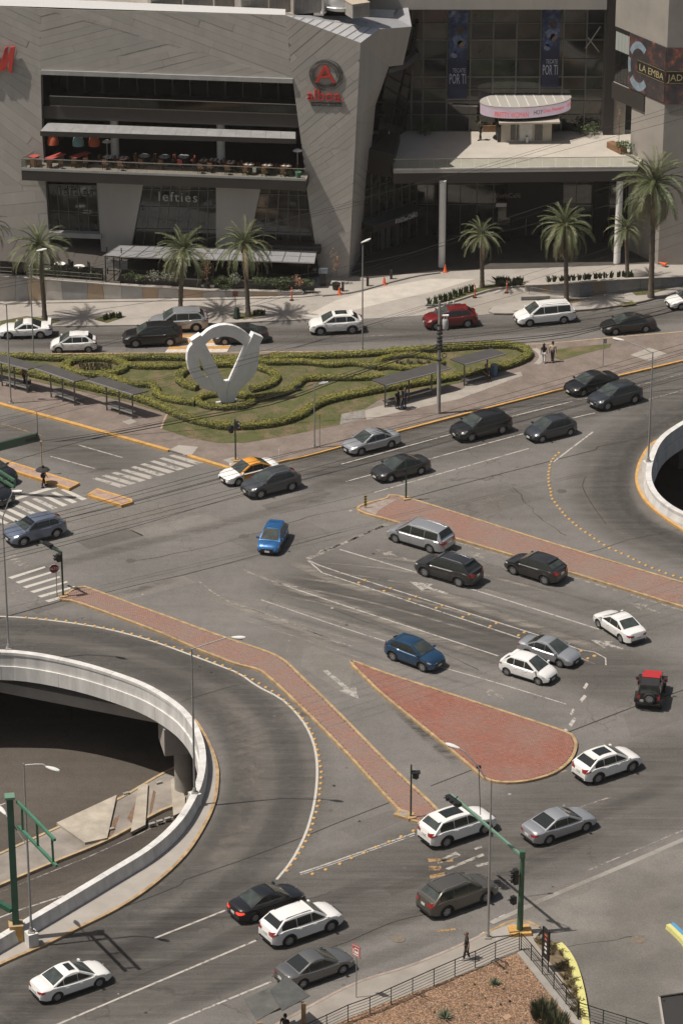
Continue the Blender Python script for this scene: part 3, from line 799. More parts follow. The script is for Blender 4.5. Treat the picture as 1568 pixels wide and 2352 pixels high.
for px in([(180,2320),(400,2215),(640,2110),(900,2010)],[(330,2350),(600,2232),(900,2120),(1120,2030),(1400,1900)],[(20,2310),(250,2200),(420,2130)],[(500,2350),(700,2262),(900,2190),(1100,2110)],[(1150,1960),(1350,1880),(1568,1790)],[(0,1330),(300,1255),(560,1190),(800,1130)]):
 film(px,1.5,F_DARK,'tyre_marks')
for px in([(0,778),(400,770),(800,758),(1200,748),(1568,720)],[(0,795),(600,785),(1000,772),(1568,735)]):film(px,1.4,F_DARK,'tyre_marks')
for px in([(560,1310),(700,1360),(900,1430),(1150,1525)],[(430,1350),(620,1420),(784,1492)],[(900,1330),(1150,1415),(1400,1500)],[(640,1275),(760,1330),(900,1372)],[(1110,1640),(1250,1680)]):film(px,1.2,F_PALE,'worn_streak')
film([(450,1580),(530,1625),(570,1700),(580,1800),(560,1900),(470,2010)],2.6,F_PALE2,'worn_streak',.0045)
film([(900,1610),(960,1670),(1060,1760)],1.2,F_OIL,'oil_stain');film([(245,1366),(330,1352),(420,1325)],1.0,F_OIL,'oil_stain')
film([(1050,1110),(1120,1160),(1200,1190)],5,F_PALE2,'worn_patch');film([(100,1180),(300,1190),(500,1150)],5,F_PALE2,'worn_patch');film([(560,1440),(700,1500),(800,1590)],4,F_PALE2,'worn_patch')
film([(1140,2110),(1290,2050),(1450,1985)],2.0,F_PALE2,'worn_patch',.029);film([(1330,2150),(1430,2120),(1550,2060)],3.0,F_PALE2,'worn_patch',.029)
F_LANE=stain('lane_film',(.088,.080,.073),.2,.66,.46,1.5,A_AV,.05)
film([(640,1105),(900,1035),(1200,952),(1700,820)],11.5,F_LANE,'worn_surface',.003)
film([(-60,2330),(250,2210),(600,2080),(900,1985),(1250,1850),(1650,1690)],7.5,F_LANE,'worn_surface',.003)
film([(100,2380),(420,2255),(700,2150),(1000,2040),(1350,1930),(1650,1800)],6.5,F_LANE,'worn_surface',.0032)
film([(-60,778),(400,775),(900,762),(1250,745),(1650,705)],6.0,F_LANE,'worn_surface',.003)
film(None,8.0,F_LANE,'worn_surface',.003,raw=offset_path(loopA,4.6*sA)[0])
film(None,6.0,F_LANE,'worn_surface',.003,raw=offset_path([p for p in RAMP_B],3.4*sB)[0])
film([(640,1300),(900,1385),(1200,1475),(1568,1590)],9,F_LANE,'worn_surface',.003)
film([(-60,960),(150,1020),(360,1080)],7,F_LANE,'worn_surface',.003)
F_LANE2=stain('lane_film_cross',(.082,.076,.070),.22,.62,.22,1.6,-rad(37),.05)
F_DARK3=stain('tyre_film_cross',(.062,.056,.051),.30,.62,.18,2.6,-rad(37),.05)
film([(600,1310),(900,1400),(1200,1490),(1520,1590)],8,F_LANE2,'worn_surface',.0031);film([(820,1250),(1100,1320),(1568,1460)],4.5,F_LANE2,'worn_surface',.0031)
for k in range(9):
 film([(470+34*k,1395-15*k),(700+36*k,1470-22*k),(980+40*k,1562-24*k)],.22+.1*(k%3),F_PALE,'worn_streak',.0042+.0001*k)
 film([(540+36*k,1404-16*k),(860+38*k,1508-22*k),(1150+36*k,1596-24*k)],.45+.2*(k%2),F_DARK3,'tyre_marks',.0036+.00005*k)
for k,(x,y)in enumerate(((560,1232),(880,1330),(700,1640),(1290,1128),(300,1288),(1010,1660),(1210,1870),(470,2140))):
 q=G(x,y);struct(MB().lathe([(.36,.0062),(.35,.0075),(0,.0075)],(q.x,q.y,0),20),'manhole_cover',mat('cover_iron',(.085,.078,.07),.7,var=.4,scale=6))
film([(-60,1835),(150,1760),(420,1650)],6,F_LANE,'worn_surface',ZL+.004);film([(-60,2130),(150,2040),(330,1960)],4,F_DARK,'tyre_marks',ZL+.004)
def patch(px,m):struct(MB().prism([(p.x,p.y)for p in Gp(px)],.0028,.0028),'asphalt_patch',m)
M_P1,M_P2,M_P3=asphalt('patch_dark',(.122,.113,.103),A_AV,.2),asphalt('patch_pale',(.185,.172,.157),A_AV,.2),asphalt('patch_mid',(.14,.13,.12),A_AV,.2)
for px,m in(([(232,1362),(412,1318),(452,1338),(262,1386)],M_P2),([(300,1218),(470,1180),(520,1200),(345,1240)],M_P2),([(520,1240),(700,1196),(760,1222),(580,1268)],M_P3),([(170,1240),(290,1212),(330,1230),(205,1262)],M_P1),([(960,1160),(1150,1110),(1250,1145),(1060,1198)],M_P3),([(700,1480),(815,1516),(800,1600),(690,1530)],M_P2),([(880,2040),(1010,1995),(1030,2010),(900,2058)],M_P1),([(1180,1960),(1330,1905),(1352,1922),(1200,1980)],M_P1),([(1430,1640),(1568,1590),(1600,1640),(1450,1695)],M_P3),([(600,1160),(740,1124),(760,1134),(615,1172)],M_P1),([(780,1905),(900,1860),(935,1880),(820,1930)],M_P3),([(60,1395),(150,1372),(170,1384),(85,1410)],M_P1)):patch(px,m)
for px in([(560,1500),(700,1590),(820,1720),(900,1800)],[(500,2150),(640,2090),(760,2050)],[(300,1290),(500,1250),(700,1190),(840,1160)],[(960,1240),(1100,1290),(1300,1350)],[(760,1400),(900,1450),(1100,1540)],[(1180,1120),(1230,1180),(1300,1230)],[(200,2290),(420,2200),(520,2170)],[(1150,2240),(1300,2180),(1480,2150)]):
 struct(MB().ribbon([p+Vector((random.uniform(-.15,.15),random.uniform(-.15,.15),0))for p in smooth_path(Gp(px),.7)],[random.uniform(.02,.07)for _ in smooth_path(Gp(px),.7)],.0245 if px[0][0]==1150 else .0055),'crack',M_SEAM)
rnd=random.Random(21)
for _ in range(70):
 x,y=rnd.uniform(20,1540),rnd.uniform(1060,2330);q=G(x,y,.005);r=rnd.uniform(.05,.16)
 if((q.x-cA[0])**2/1100+(q.y-cA[1])**2/700<1)or x>1420:continue
 struct(MB().prism([(q.x+r*rnd.uniform(.6,1.3)*math.cos(a),q.y+r*rnd.uniform(.6,1.3)*math.sin(a))for a in(0,.9,1.8,2.7,3.6,4.5,5.4)],.0058,.0058),'road_spot',rnd.choice((M_SEAM,M_P1,mat('gum_pale',(.34,.31,.27),.9))))
 # ---- road studs
stud_me=MB().lathe([(.13,0),(.125,.03),(.09,.062),(.04,.075),(0,.078)],n=10).build('road_stud',mat('stud_yellow',(.46,.27,.085),.6),smooth=True)
stud_mesh=stud_me.data
bpy.data.objects.remove(stud_me)
def studs(px,step,label,group):
 for p,d in along(smooth_path(Gp(px),.3),step):
  o=bpy.data.objects.new('road_stud',stud_mesh);COL.objects.link(o)
  o.location=(p.x+random.uniform(-.03,.03),p.y+random.uniform(-.03,.03),.002)
  tag(o,label,'road stud',group)
studs([(60,1419),(131,1424),(175,1430.5),(218,1438),(260,1446.5),(300,1456),(340,1468),(376,1480),(415,1493),(452,1506),(489,1520),(540,1543),(575,1559),(606,1577),(636,1595),(672,1627),(694,1649),(710,1672),(722,1698),(733,1738),(738,1775),(736,1808),(733,1837),(725,1868),(716,1899),(704,1933),(685,1963),(664,1995),(650,2013)],.72,'yellow dome stud in the curved row along the white line of the large loop','studs along the large loop')
studs([(1284,1040),(1268,1056),(1262,1076),(1260,1098),(1262,1116),(1269,1146),(1289,1174),(1314,1199),(1349,1226),(1394,1256),(1439,1277),(1484,1299),(1534,1319),(1575,1330)],.62,'yellow dome stud in the curved row beyond the faded red island','studs along the small loop')
studs([(1180,1836+29),(950,1912-2),(926,1921),(886,1938),(858,1949),(831,1963),(802,1975),(774,1989),(741,2001),(715,2010),(688,2019)][1:],1.0,'yellow dome stud in the row beside the double white line','studs beside the double line')
for(a,b),(c,d)in(((838,1333),(824,1339)),((897,1352),(882,1358)),((956,1371),(941,1377)),((1016,1391),(1002,1397)),((1078,1412),(1063,1418)),((1140,1432),(1126,1439)),((1204,1453),(1191,1460)),((1334,1496),(1350,1513)),((1364,1507),(1366,1507.5))):
 for x,y in((a,b),(c,d)):
  o=bpy.data.objects.new('road_stud',stud_mesh);COL.objects.link(o)
  o.location=G(x,y,.002)
  tag(o,'yellow dome stud of the pairs between the two white centre lines','road stud','paired studs on the centre line')
  # ====== THE MALL
FA=rad(-6.5)
FN=Vector((math.sin(FA),-math.cos(FA),0));FD=Vector((math.cos(FA),math.sin(FA),0))
FQ=G(800,637)
def F(x,y,off=0.0):return onplane(x,y,FQ+FN*off,FN)
def Fp(px,off=0.0):return[F(x,y,off)for x,y in px]
def fuz(u,z,off=0.0):return FQ+FD*u+FN*off+Vector((0,0,z))
def uz(p):return((p-FQ).dot(FD),p.z)
M_CLAD=mat('stone_cladding',(.385,.360,.325),.72,var=.10,scale=.7,bump=.08,bscale=9,stretch=(1,1,.16))
M_CLAD2=mat('stone_cladding_pale',(.405,.38,.345),.70,var=.10,scale=.8,bump=.08,bscale=9,stretch=(1,1,.16))
M_CLAD3=mat('stone_cladding_grey',(.365,.345,.315),.74,var=.09,scale=.4,bump=.08,bscale=9)
M_BACK=mat('joint_backing',(.23,.212,.19),.9)
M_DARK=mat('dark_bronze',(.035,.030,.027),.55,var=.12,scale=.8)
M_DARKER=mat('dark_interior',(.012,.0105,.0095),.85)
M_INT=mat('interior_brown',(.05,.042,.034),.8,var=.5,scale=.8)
M_GLASS=mat('dark_glass',(.012,.012,.011),.05,spec=.75)
M_GLASS2=mat('shop_glass',(.040,.038,.031),.06,spec=.8,var=.7,scale=.8)
M_MULL=mat('mullion_metal',(.14,.14,.13),.45,.4)
M_METAL=mat('sheet_metal',(.42,.42,.415),.42,.45,var=.15,scale=1.2)
M_WHITE=mat('white_paint',(.78,.76,.72),.5,var=.05,scale=2)
M_STEEL=mat('rail_steel',(.62,.61,.6),.3,.9)
M_RED=mat('sign_red',(.50,.045,.035),.45)
GLZ=[M_GLASS,M_GLASS,mat('glass_reflect_brown',(.055,.042,.028),.06,spec=.75,var=.7,scale=.5),mat('glass_reflect_green',(.032,.042,.024),.05,spec=.75,var=.7,scale=.5),mat('glass_reflect_pale',(.085,.073,.055),.08,spec=.75,var=.5,scale=.6)]  # pane base colours varied to imitate reflections in the atrium glass
def clear_glass(name,tint,gloss):
 m=bpy.data.materials.new(name);m.use_nodes=True;nt=m.node_tree
 for n in list(nt.nodes):
  if n.type!='OUTPUT_MATERIAL':nt.nodes.remove(n)
 out=[n for n in nt.nodes if n.type=='OUTPUT_MATERIAL'][0]
 tr=nt.nodes.new('ShaderNodeBsdfTransparent');tr.inputs[0].default_value=(*tint,1)
 gl=nt.nodes.new('ShaderNodeBsdfGlossy');gl.inputs['Roughness'].default_value=.04
 mx=nt.nodes.new('ShaderNodeMixShader');mx.inputs[0].default_value=gloss
 nt.links.new(tr.outputs[0],mx.inputs[1]);nt.links.new(gl.outputs[0],mx.inputs[2]);nt.links.new(mx.outputs[0],out.inputs['Surface'])
 return m
M_RAILGLASS=clear_glass('balustrade_glass',(.86,.88,.86),.035)
def clip_half(poly,a,b,c):
 """keep a*x+b*y<=c"""
 out=[]
 for i in range(len(poly)):
  p,q=poly[i],poly[(i+1)%len(poly)]
  dp,dq=a*p[0]+b*p[1]-c,a*q[0]+b*q[1]-c
  if dp<=0:out.append(p)
  if dp*dq<0:
   t=dp/(dp-dq);out.append((p[0]+(q[0]-p[0])*t,p[1]+(q[1]-p[1])*t))
 return out
def area2(poly):return abs(sum(poly[i][0]*poly[(i+1)%len(poly)][1]-poly[(i+1)%len(poly)][0]*poly[i][1]for i in range(len(poly))))/2
def clad_plane(poly2,to3,nrm,ang,wid,parent,rnd,gap=.015,length=6.0):
 """strips of cladding laid at an angle over a convex outline; every strip piece is an object"""
 ca,sa=math.cos(ang),math.sin(ang)
 vs=[-x*sa+y*ca for x,y in poly2];us=[x*ca+y*sa for x,y in poly2]
 v=min(vs)
 while v<max(vs):
  st=clip_half(clip_half(poly2,-sa,ca,v+wid-gap/2),sa,-ca,-(v+gap/2))
  if len(st)>=3:
   u=min(us)-rnd.uniform(0,length)
   while u<max(us):
    L=length*rnd.uniform(.8,1.2)
    pc=clip_half(clip_half(st,ca,sa,u+L-gap/2),-ca,-sa,-(u+gap/2))
    if len(pc)>=3 and area2(pc)>.05:
     pr=.03+rnd.uniform(0,.02)
     MB().slab([to3(x,y)+nrm*pr for x,y in pc],nrm,pr-.002).build('cladding_panel',rnd.choice((M_CLAD,M_CLAD,M_CLAD2,M_CLAD3)),parent)
    u+=L
  v+=wid
mall=thing('shopping_mall','grey stone clad mall wing with slanting panels, dark terraces and a round red letter logo','building',FQ)
rnd=random.Random(11)
R1=[(-120,8),(93,17.5),(93,158),(97,310),(105,425),(118,625),(-120,625)]
R2=[(93,17.5),(145,20),(655,33),(672,180),(93,158)]
R3=[(655,33),(828,97),(800,640),(737,655),(705,437),(690,310),(672,180)]
PR1=[(222,420),(329,420),(303.6,556),(296,600),(234,600)]
PR2=[(496,425),(600,425),(584,499),(562,590),(496,590)]
for px in(R1,R2,R3,PR1,PR2):
 MB().slab(Fp(px),FN,.9).build('wall',M_BACK if px in(R1,R2,R3)else M_CLAD,mall)
to3=lambda u,z:fuz(u,z)
q2=lambda px:[uz(p)for p in Fp(px)]
clad_plane(q2([(-120,8),(93,17.5),(94,200),(-120,110)]),to3,FN,rad(-24),.62,mall,rnd)
clad_plane(q2([(-120,110),(94,200),(97,310),(105,425),(-120,425)]),to3,FN,rad(-38),.85,mall,rnd,length=7)
clad_plane(q2([(-120,425),(105,425),(118,625),(-120,625)]),to3,FN,rad(8),1.1,mall,rnd,length=7)
clad_plane(q2([(93,17.5),(672,180),(93,158)]),to3,FN,rad(16),.62,mall,rnd,length=9)
clad_plane(q2([(93,17.5),(145,20),(655,33),(672,180)]),to3,FN,rad(-19),.66,mall,rnd,length=8)
clad_plane(q2([(655,33),(828,97),(815,345),(692,330),(672,180)]),to3,FN,rad(42),.58,mall,rnd,length=8)
clad_plane(q2([(692,330),(815,345),(800,640),(737,655),(705,437)]),to3,FN,rad(36),.58,mall,rnd,length=8)
C0,C1=F(828,97),F(655,33)
BY=G(832,578).y
sidepts=[(C0,aty(870,66,273.2)),(F(823,190),aty(893,152,BY+.6)),(F(818,270),aty(862,240,BY)),(F(811,400),aty(845,420,BY)),(F(800,637),aty(832,578,BY))]
S1,S2=aty(870,66,273.2),aty(945,60,279.0)
sw=MB()
for(a,b),(c,d)in zip(sidepts[1:],sidepts[2:]):sw.quad(c,d,b,a)
S3=aty(925,148,279.2)
sw.add([C0,sidepts[1][0],sidepts[1][1],S3,S2,S1],[(0,1,2,5),(5,2,3,4)])
sw.build('side_wall',M_CLAD,mall)
def seamline(a,b,w=.05):
 n=Vector((.94,-.33,0));MB().beam(a+n*.012,b+n*.012,w,.02).build('panel_joint',M_BACK,mall)
for(a0,b0),(a1,b1),k in((sidepts[1],sidepts[2],4),(sidepts[2],sidepts[3],6),(sidepts[3],sidepts[4],10)):
 for i in range(k):
  t0=(i+.5)/k;seamline(a0.lerp(a1,t0),b0.lerp(b1,min(1,t0+.45/k*2)))
rz_=C1.z
rb=[F(-120,8),F(655,33)]
back=Vector((0,1,0))
MB().add([rb[0],rb[1],rb[1]+back*1.3+Vector((0,0,.12)),rb[0]+back*2.4+Vector((0,0,.12)),rb[1]+back*1.3-Vector((0,0,.6)),rb[0]+back*2.4-Vector((0,0,.6))],[(0,1,2,3),(3,2,4,5)]).build('coping',mat('roof_white',(.50,.495,.485),.55,var=.06),mall)
BP=aty(905,38,281.0);F1,F2=aty(932,-14,285.0),aty(898,-14,288.0)
MB().add([rb[0]+Vector((0,1,-.55)),Vector((C1.x,C1.y+1.0,rz_-.55)),Vector((BP.x-.3,BP.y,rz_-.56)),Vector((F2.x-.2,F2.y,rz_-.55)),Vector((F2.x,300,rz_-.55)),Vector((-45,300,rz_-.55))],[(0,1,2,3,4,5)]).build('roof',mat('roof_membrane',(.30,.265,.22),.9,var=.4,scale=.5),mall)
BP=aty(905,38,281.0);F1,F2=aty(932,-14,285.0),aty(898,-14,288.0)
MB().add([C1,C0,S1],[(0,1,2)]).build('roof_plate',mat('zinc_pale',(.52,.52,.53),.5,.3,var=.08,scale=1.0),mall)
MB().add([C1,S1,S2,BP],[(0,1,2,3)]).build('roof_plate',mat('zinc',(.40,.40,.415),.5,.35,var=.08,scale=1.0),mall)
MB().add([S2,BP,F2,F1],[(0,1,3),(1,2,3)]).build('roof_fin',mat('zinc',(.4,.4,.4)),mall)
for i in range(9):
 t0=(i+1)/10
 MB().beam(C1.lerp(C0,t0)+Vector((0,0,.03)),C1.lerp(S1,min(1,t0*1.02))+Vector((0,0,.03)),.05,.02).build('plate_joint',M_BACK,mall)
for x,y in((775,47),(810,55),(845,58),(880,60),(800,47),(840,50),(870,54)):
 p=aty(x,y,275.5);p=onplane(x,y,S1+Vector((0,0,.05)),(S1-C1).cross(S2-C1).normalized())
 MB().box(p,(.5,.06,.05),-.5).build('snow_clip',M_STEEL,mall)
def facebox(px_l,px_r,z0,z1,off0,off1,name,m,parent=None):
 """box spanning facade u between two picture columns (taken at off1), heights z0..z1, offsets off0..off1 from the facade plane"""
 u0=uz(F(px_l[0],px_l[1],off1))[0];u1=uz(F(px_r[0],px_r[1],off1))[0]
 a=[fuz(u0,0,off0),fuz(u1,0,off0),fuz(u1,0,off1),fuz(u0,0,off1)]
 return MB().prism([(p.x,p.y)for p in a],z0,z1).build(name,m,parent or mall)
zs=lambda x,y,off=0.0:F(x,y,off).z
Z_TOP,Z_UP,Z_MID,Z_TER=zs(400,168),zs(400,256),zs(400,300),9.0
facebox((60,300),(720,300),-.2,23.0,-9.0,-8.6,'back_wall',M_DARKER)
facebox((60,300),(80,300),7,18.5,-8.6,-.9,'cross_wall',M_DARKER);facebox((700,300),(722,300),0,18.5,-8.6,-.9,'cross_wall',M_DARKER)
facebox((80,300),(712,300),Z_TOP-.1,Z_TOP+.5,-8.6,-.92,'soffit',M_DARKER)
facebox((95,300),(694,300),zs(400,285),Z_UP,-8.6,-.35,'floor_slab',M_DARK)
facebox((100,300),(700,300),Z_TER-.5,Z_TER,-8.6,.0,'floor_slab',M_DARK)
facebox((94,170),(672,170),zs(400,178)-.04,zs(400,169),-.5,.25,'visor',M_METAL)
for i in range(22):
 u0=uz(F(112,237))[0];u1=uz(F(685,257))[0];a=u0+(u1-u0)*i/22;b=u0+(u1-u0)*(i+.96)/22
 MB().slab([fuz(a,Z_UP,-.5),fuz(b,Z_UP,-.5),fuz(b,Z_UP+.85,-.5),fuz(a,Z_UP+.85,-.5)],FN,.015).build('balustrade_pane',M_RAILGLASS,mall)
MB().beam(fuz(u0,Z_UP+.88,-.5),fuz(u1,Z_UP+.88,-.5),.06,.05).build('handrail',M_STEEL,mall)
MB().beam(fuz(u0,Z_UP+.03,-.42),fuz(u1,Z_UP+.03,-.42),.08,.06).build('slab_edge',mat('slab_edge_tan',(.30,.25,.19),.7),mall)
for i in range(14):
 a=u0+(u1-u0)*(i+.5)/14
 MB().beam(fuz(a,Z_UP,-4.5),fuz(a,Z_TOP,-4.5),.08,.1).build('mullion',M_MULL,mall)
MB().slab([fuz(u0,Z_UP,-4.6),fuz(u1,Z_UP,-4.6),fuz(u1,Z_TOP,-4.6),fuz(u0,Z_TOP,-4.6)],FN,.03).build('window',M_GLASS,mall)
VL,VR=(92,299),(679,318)
va,vb=F(110,281,-.2),F(679,302,-.2);vc,vd=F(92,300,1.3),F(679,318,1.3)
for i in range(17):
 t0,t1=i/17,(i+.985)/17
 MB().slab([vc.lerp(vd,t0),vc.lerp(vd,t1),va.lerp(vb,t1),va.lerp(vb,t0)],(vd-vc).cross(va-vc).normalized(),.1).build('roof_sheet',M_METAL,mall)
MB().slab([vc-Vector((0,0,.45)),vd-Vector((0,0,.45)),vd-Vector((0,0,.02)),vc-Vector((0,0,.02))],FN,.08).build('fascia',M_DARK,mall)
tz=Z_TER
ta,tb=F(49,385,2.2),F(702,410,2.2)
ua,ub=uz(ta)[0],uz(tb)[0]
ter=[fuz(ua,0,2.2),fuz(ub,0,2.2),fuz(ub,0,-.3),fuz(uz(F(75,365))[0],0,.05)]
ter_z=ta.z
MB().prism([(p.x,p.y)for p in ter],ter_z-1.12,ter_z-.25).build('terrace_fascia',M_DARK,mall)
MB().prism([(p.x,p.y)for p in ter],ter_z-.248,ter_z-.2).build('terrace_floor',mat('terrace_floor',(.24,.205,.17),.8,var=.2),mall)
edge=[fuz(ua,0,2.15),fuz(ub,0,2.15)]
MB().beam(edge[0]+Vector((0,0,ter_z-.1)),edge[1]+Vector((0,0,ter_z-.1)),.14,.2).build('terrace_kerb',M_METAL,mall)
for i in range(20):
 a,b=ua+(ub-ua)*i/20,ua+(ub-ua)*(i+.97)/20
 MB().slab([fuz(a,ter_z,2.15),fuz(b,ter_z,2.15),fuz(b,ter_z+.82,2.15),fuz(a,ter_z+.82,2.15)],FN,.015).build('balustrade_pane',M_RAILGLASS,mall)
MB().beam(fuz(ua,ter_z+.86,2.15),fuz(ub,ter_z+.86,2.15),.07,.06).beam(fuz(ua,ter_z+.86,2.15),fuz(uz(F(78,345))[0],ter_z+.86,.1),.07,.06).build('handrail',M_STEEL,mall)
MB().slab([fuz(ua,ter_z,2.1),fuz(uz(F(78,345))[0],ter_z,.1),fuz(uz(F(78,345))[0],ter_z+.82,.1),fuz(ua,ter_z+.82,2.1)],FD*-1,.015).build('balustrade_pane',M_RAILGLASS,mall)
for x,y in((265,372),(508,382)):
 q=F(x,y,-2.0);MB().lathe([(.36,ter_z-.2),(.36,ter_z+3.4)],(q.x,q.y,0),20).build('column',M_WHITE,mall,smooth=True)
M_TEAL=mat('teal_fabric',(.20,.37,.37),.8);M_ORED=mat('orange_red',(.45,.10,.04),.7)
for x,y,m,lb in((122,330,M_ORED,'orange red pleated lampshade hanging at the end of the dark terrace'),(180,333,M_TEAL,'teal pleated lampshade hanging over the dark restaurant terrace'),(217,333,M_ORED,'orange red pleated lampshade hanging beside the teal one')):
 q=F(x,y,-.6)
 o=MB().lathe([(.50,0),(.49,.35),(.38,.75),(.16,.98),(.15,1.5)],(q.x,q.y,q.z),20).build('hanging_lampshade',m,smooth=True);tag(o,lb,'lampshade','lampshades over the terrace')
def glazing(name,p00,p10,p11,p01,cols,rows,m,parent,nrm,mw=.07,depth=.12,frame=M_MULL):
 """panes between mullions on a four-cornered opening (3D corners: bottom left, bottom right, top right, top left)"""
 f=lambda s,t:(p00.lerp(p10,s)).lerp(p01.lerp(p11,s),t)
 for i in range(cols):
  for j in range(len(rows)-1):
   a,b,c,d=f(i/cols,rows[j]),f((i+1)/cols,rows[j]),f((i+1)/cols,rows[j+1]),f(i/cols,rows[j+1])
   ctr=(a+b+c+d)/4
   pts=[p+(ctr-p).normalized()*mw*.45 for p in(a,b,c,d)]
   w=Vector((random.uniform(-.006,.006),random.uniform(-.006,.006),random.uniform(-.01,.01)))
   MB().slab([p+nrm*random.uniform(-.012,.012)for p in pts]if False else pts,(nrm+w).normalized()if False else nrm,.02).build('pane',m,parent)
 for i in range(cols+1):
  MB().beam(f(i/cols,0)+nrm*.05,f(i/cols,1)+nrm*.05,mw,depth,up=nrm).build('mullion',frame,parent)
 for r in rows:
  MB().beam(f(0,r)+nrm*.045,f(1,r)+nrm*.045,mw*.8,depth*.8,up=nrm).build('transom',frame,parent)
w1=MB().slab([F(107,400,-.4),F(232,400,-.4),F(232,408,-.4),F(107,408,-.4)],FN,.1).build('shop_window',M_MULL,mall)
glazing('w',F(117,526,-.6),F(228,532,-.6),F(222,425,-.6),F(108,422,-.6),5,[0,.36,.42,1],M_GLASS2,w1,FN)
w2=MB().slab([F(326,402,-.4),F(500,406,-.4),F(500,412,-.4),F(326,408,-.4)],FN,.1).build('shop_window',M_MULL,mall)
glazing('w',F(303,572,-.6),F(500,576,-.6),F(500,424,-.6),F(329,422,-.6),8,[0,.32,.66,.92,1],M_GLASS2,w2,FN)
w3=MB().slab([F(597,406,-.4),F(706,410,-.4),F(706,416,-.4),F(597,412,-.4)],FN,.1).build('shop_window',M_MULL,mall)
glazing('w',F(570,590,-.6),F(722,590,-.6),F(706,432,-.6),F(598,428,-.6),5,[0,.36,.7,.9,1],M_GLASS2,w3,FN)
facebox((112,530),(232,530),zs(170,538,-.3)-.1,zs(170,530,-.3),-.5,.3,'door_canopy',M_METAL)
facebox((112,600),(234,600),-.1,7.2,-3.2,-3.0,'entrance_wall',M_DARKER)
facebox((100,600),(735,600),-.3,-.02,-8.6,2.0,'ground_slab',M_DARK)
facebox((575,565),(735,575),zs(650,578,.6),zs(650,562,.6),-.5,.8,'sign_box',M_DARK)
nv=[aty(893,158,BY+.5),aty(931,143,BY+3.0),aty(958,120,BY+6),aty(962,132,BY+6),aty(935,155,BY+3),aty(893,168,BY+.5)]
MB().add([p for p in nv]+[p+Vector((-1.2,1.2,0))for p in nv],[(0,1,4,5),(1,2,3,4),(0,6,7,1),(1,7,8,2),(5,4,10,11),(4,3,9,10)]).build('visor',mat('slate',(.07,.068,.068),.6),mall)
bz=9.0
bp=[aty(840,370,BY-.8),aty(905,374,BY-2.2),Vector((5.2,BY+4,0)),Vector((1.5,BY+3,0))]
MB().prism([(p.x,p.y)for p in bp],7.7,bz+.9).build('balcony',M_DARK,mall)
q=aty(887,360,BY+3.5);MB().lathe([(.26,bz),(.26,bz+3.8)],(q.x,q.y,0),16).build('column',M_WHITE,mall,smooth=True)
MB().quad(Vector((1.9,BY+1,0)),Vector((5.5,BY+8,0)),Vector((7.5,BY+8,20)),Vector((4.0,BY+1,17))).build('side_window',M_GLASS,mall)
# ---- roof machines
def ac(x,y,w,d,h,rz,lb,m=None,Y=None):
 p=onplane(x,y,Vector((0,0,rz_-.54)),Vector((0,0,1)))
 t=thing('rooftop_unit',lb,'air conditioner',(p.x,p.y,rz_-.54),rz,'rooftop machines')
 m=m or mat('unit_grey',(.33,.31,.28),.6,var=.2,scale=1.5)
 local(MB().box((0,0,h/2),(w,d,h)),'casing',m,t)
 local(MB().box((0,0,h+.03),(w+.08,d+.08,.06)),'lid',mat('unit_tan',(.42,.35,.27),.7,var=.2),t)
 for i in range(4):local(MB().box((-w*.36+i*w*.24,-d/2-.015,h*.5),(w*.2,.03,h*.7)),'louvre_panel',M_CONC2,t)
 return t
ac(377,14,2.6,1.6,.9,.25,'grey rooftop unit peeking over the roof edge, first of the row');ac(452,12,2.8,1.6,1.0,.3,'tan topped rooftop unit with an open flap beside it')
ac(520,10,2.6,1.8,.95,.3,'grey rooftop unit in the middle of the roof row');ac(585,22,3.0,2.0,1.35,.3,'large tan topped rooftop unit near the folded corner');ac(640,21,2.2,1.6,1.5,.3,'tall rooftop unit behind the large tan topped one')
ac(704,22,2.9,2.0,1.7,.3,'tallest louvred rooftop unit beside the chimney pipe');ac(820,34,1.6,1.5,1.2,.45,'small square rooftop unit inside the folded corner')
for x,y,w in((430,14,.7),(545,18,.6),(683,30,.6)):
 p=onplane(x,y,Vector((0,0,rz_-.5)),Vector((0,0,1)))
 o=MB().slab([p+Vector((0,0,0)),p+Vector((w,.05,0)),p+Vector((w+.35,.7,.75)),p+Vector((.35,.7,.75))],(0,-.7,.7),.05).build('roof_flap',M_WHITE);tag(o,'white tilted flap leaning on the %s rooftop unit'%{430:'tan topped',545:'middle grey',683:'tallest louvred'}[x],'roof flap','flaps on the roof')
p=onplane(742,28,Vector((0,0,rz_-.5)),Vector((0,0,1)))
o=MB().lathe([(.16,0),(.16,4.0)],(p.x,p.y,rz_-.5),12).lathe([(.3,0),(.3,.15)],(p.x,p.y,rz_-.5),12).build('vent_pipe',M_STEEL,smooth=True);tag(o,'slim steel vent pipe standing on the roof','vent pipe')
p=onplane(785,22,Vector((0,0,rz_-.5)),Vector((0,0,1)))
tk=thing('roof_shell','large white curved shell standing on the roof behind the folded corner','roof tank',(p.x,p.y,rz_-.5))
MB().lathe([(1.6,0),(2.0,.5),(2.15,1.4),(2.0,2.6),(1.3,3.3),(0,3.5)],(p.x,p.y+1.0,rz_-.5),28).build('shell',M_WHITE,tk,smooth=True)
MB().lathe([(2.25,.45),(2.3,.5),(2.25,.55)],(p.x,p.y+1.0,rz_-.5),28).build('rim',M_METAL,tk)
p=aty(880,30,281);o=MB().quad(p+Vector((-1.8,-.3,-1.2)),p+Vector((1.0,0,-1.2)),p+Vector((1.2,4,1.6)),p+Vector((-2,4,1.6))).build('roof_slope',M_WHITE,mall)
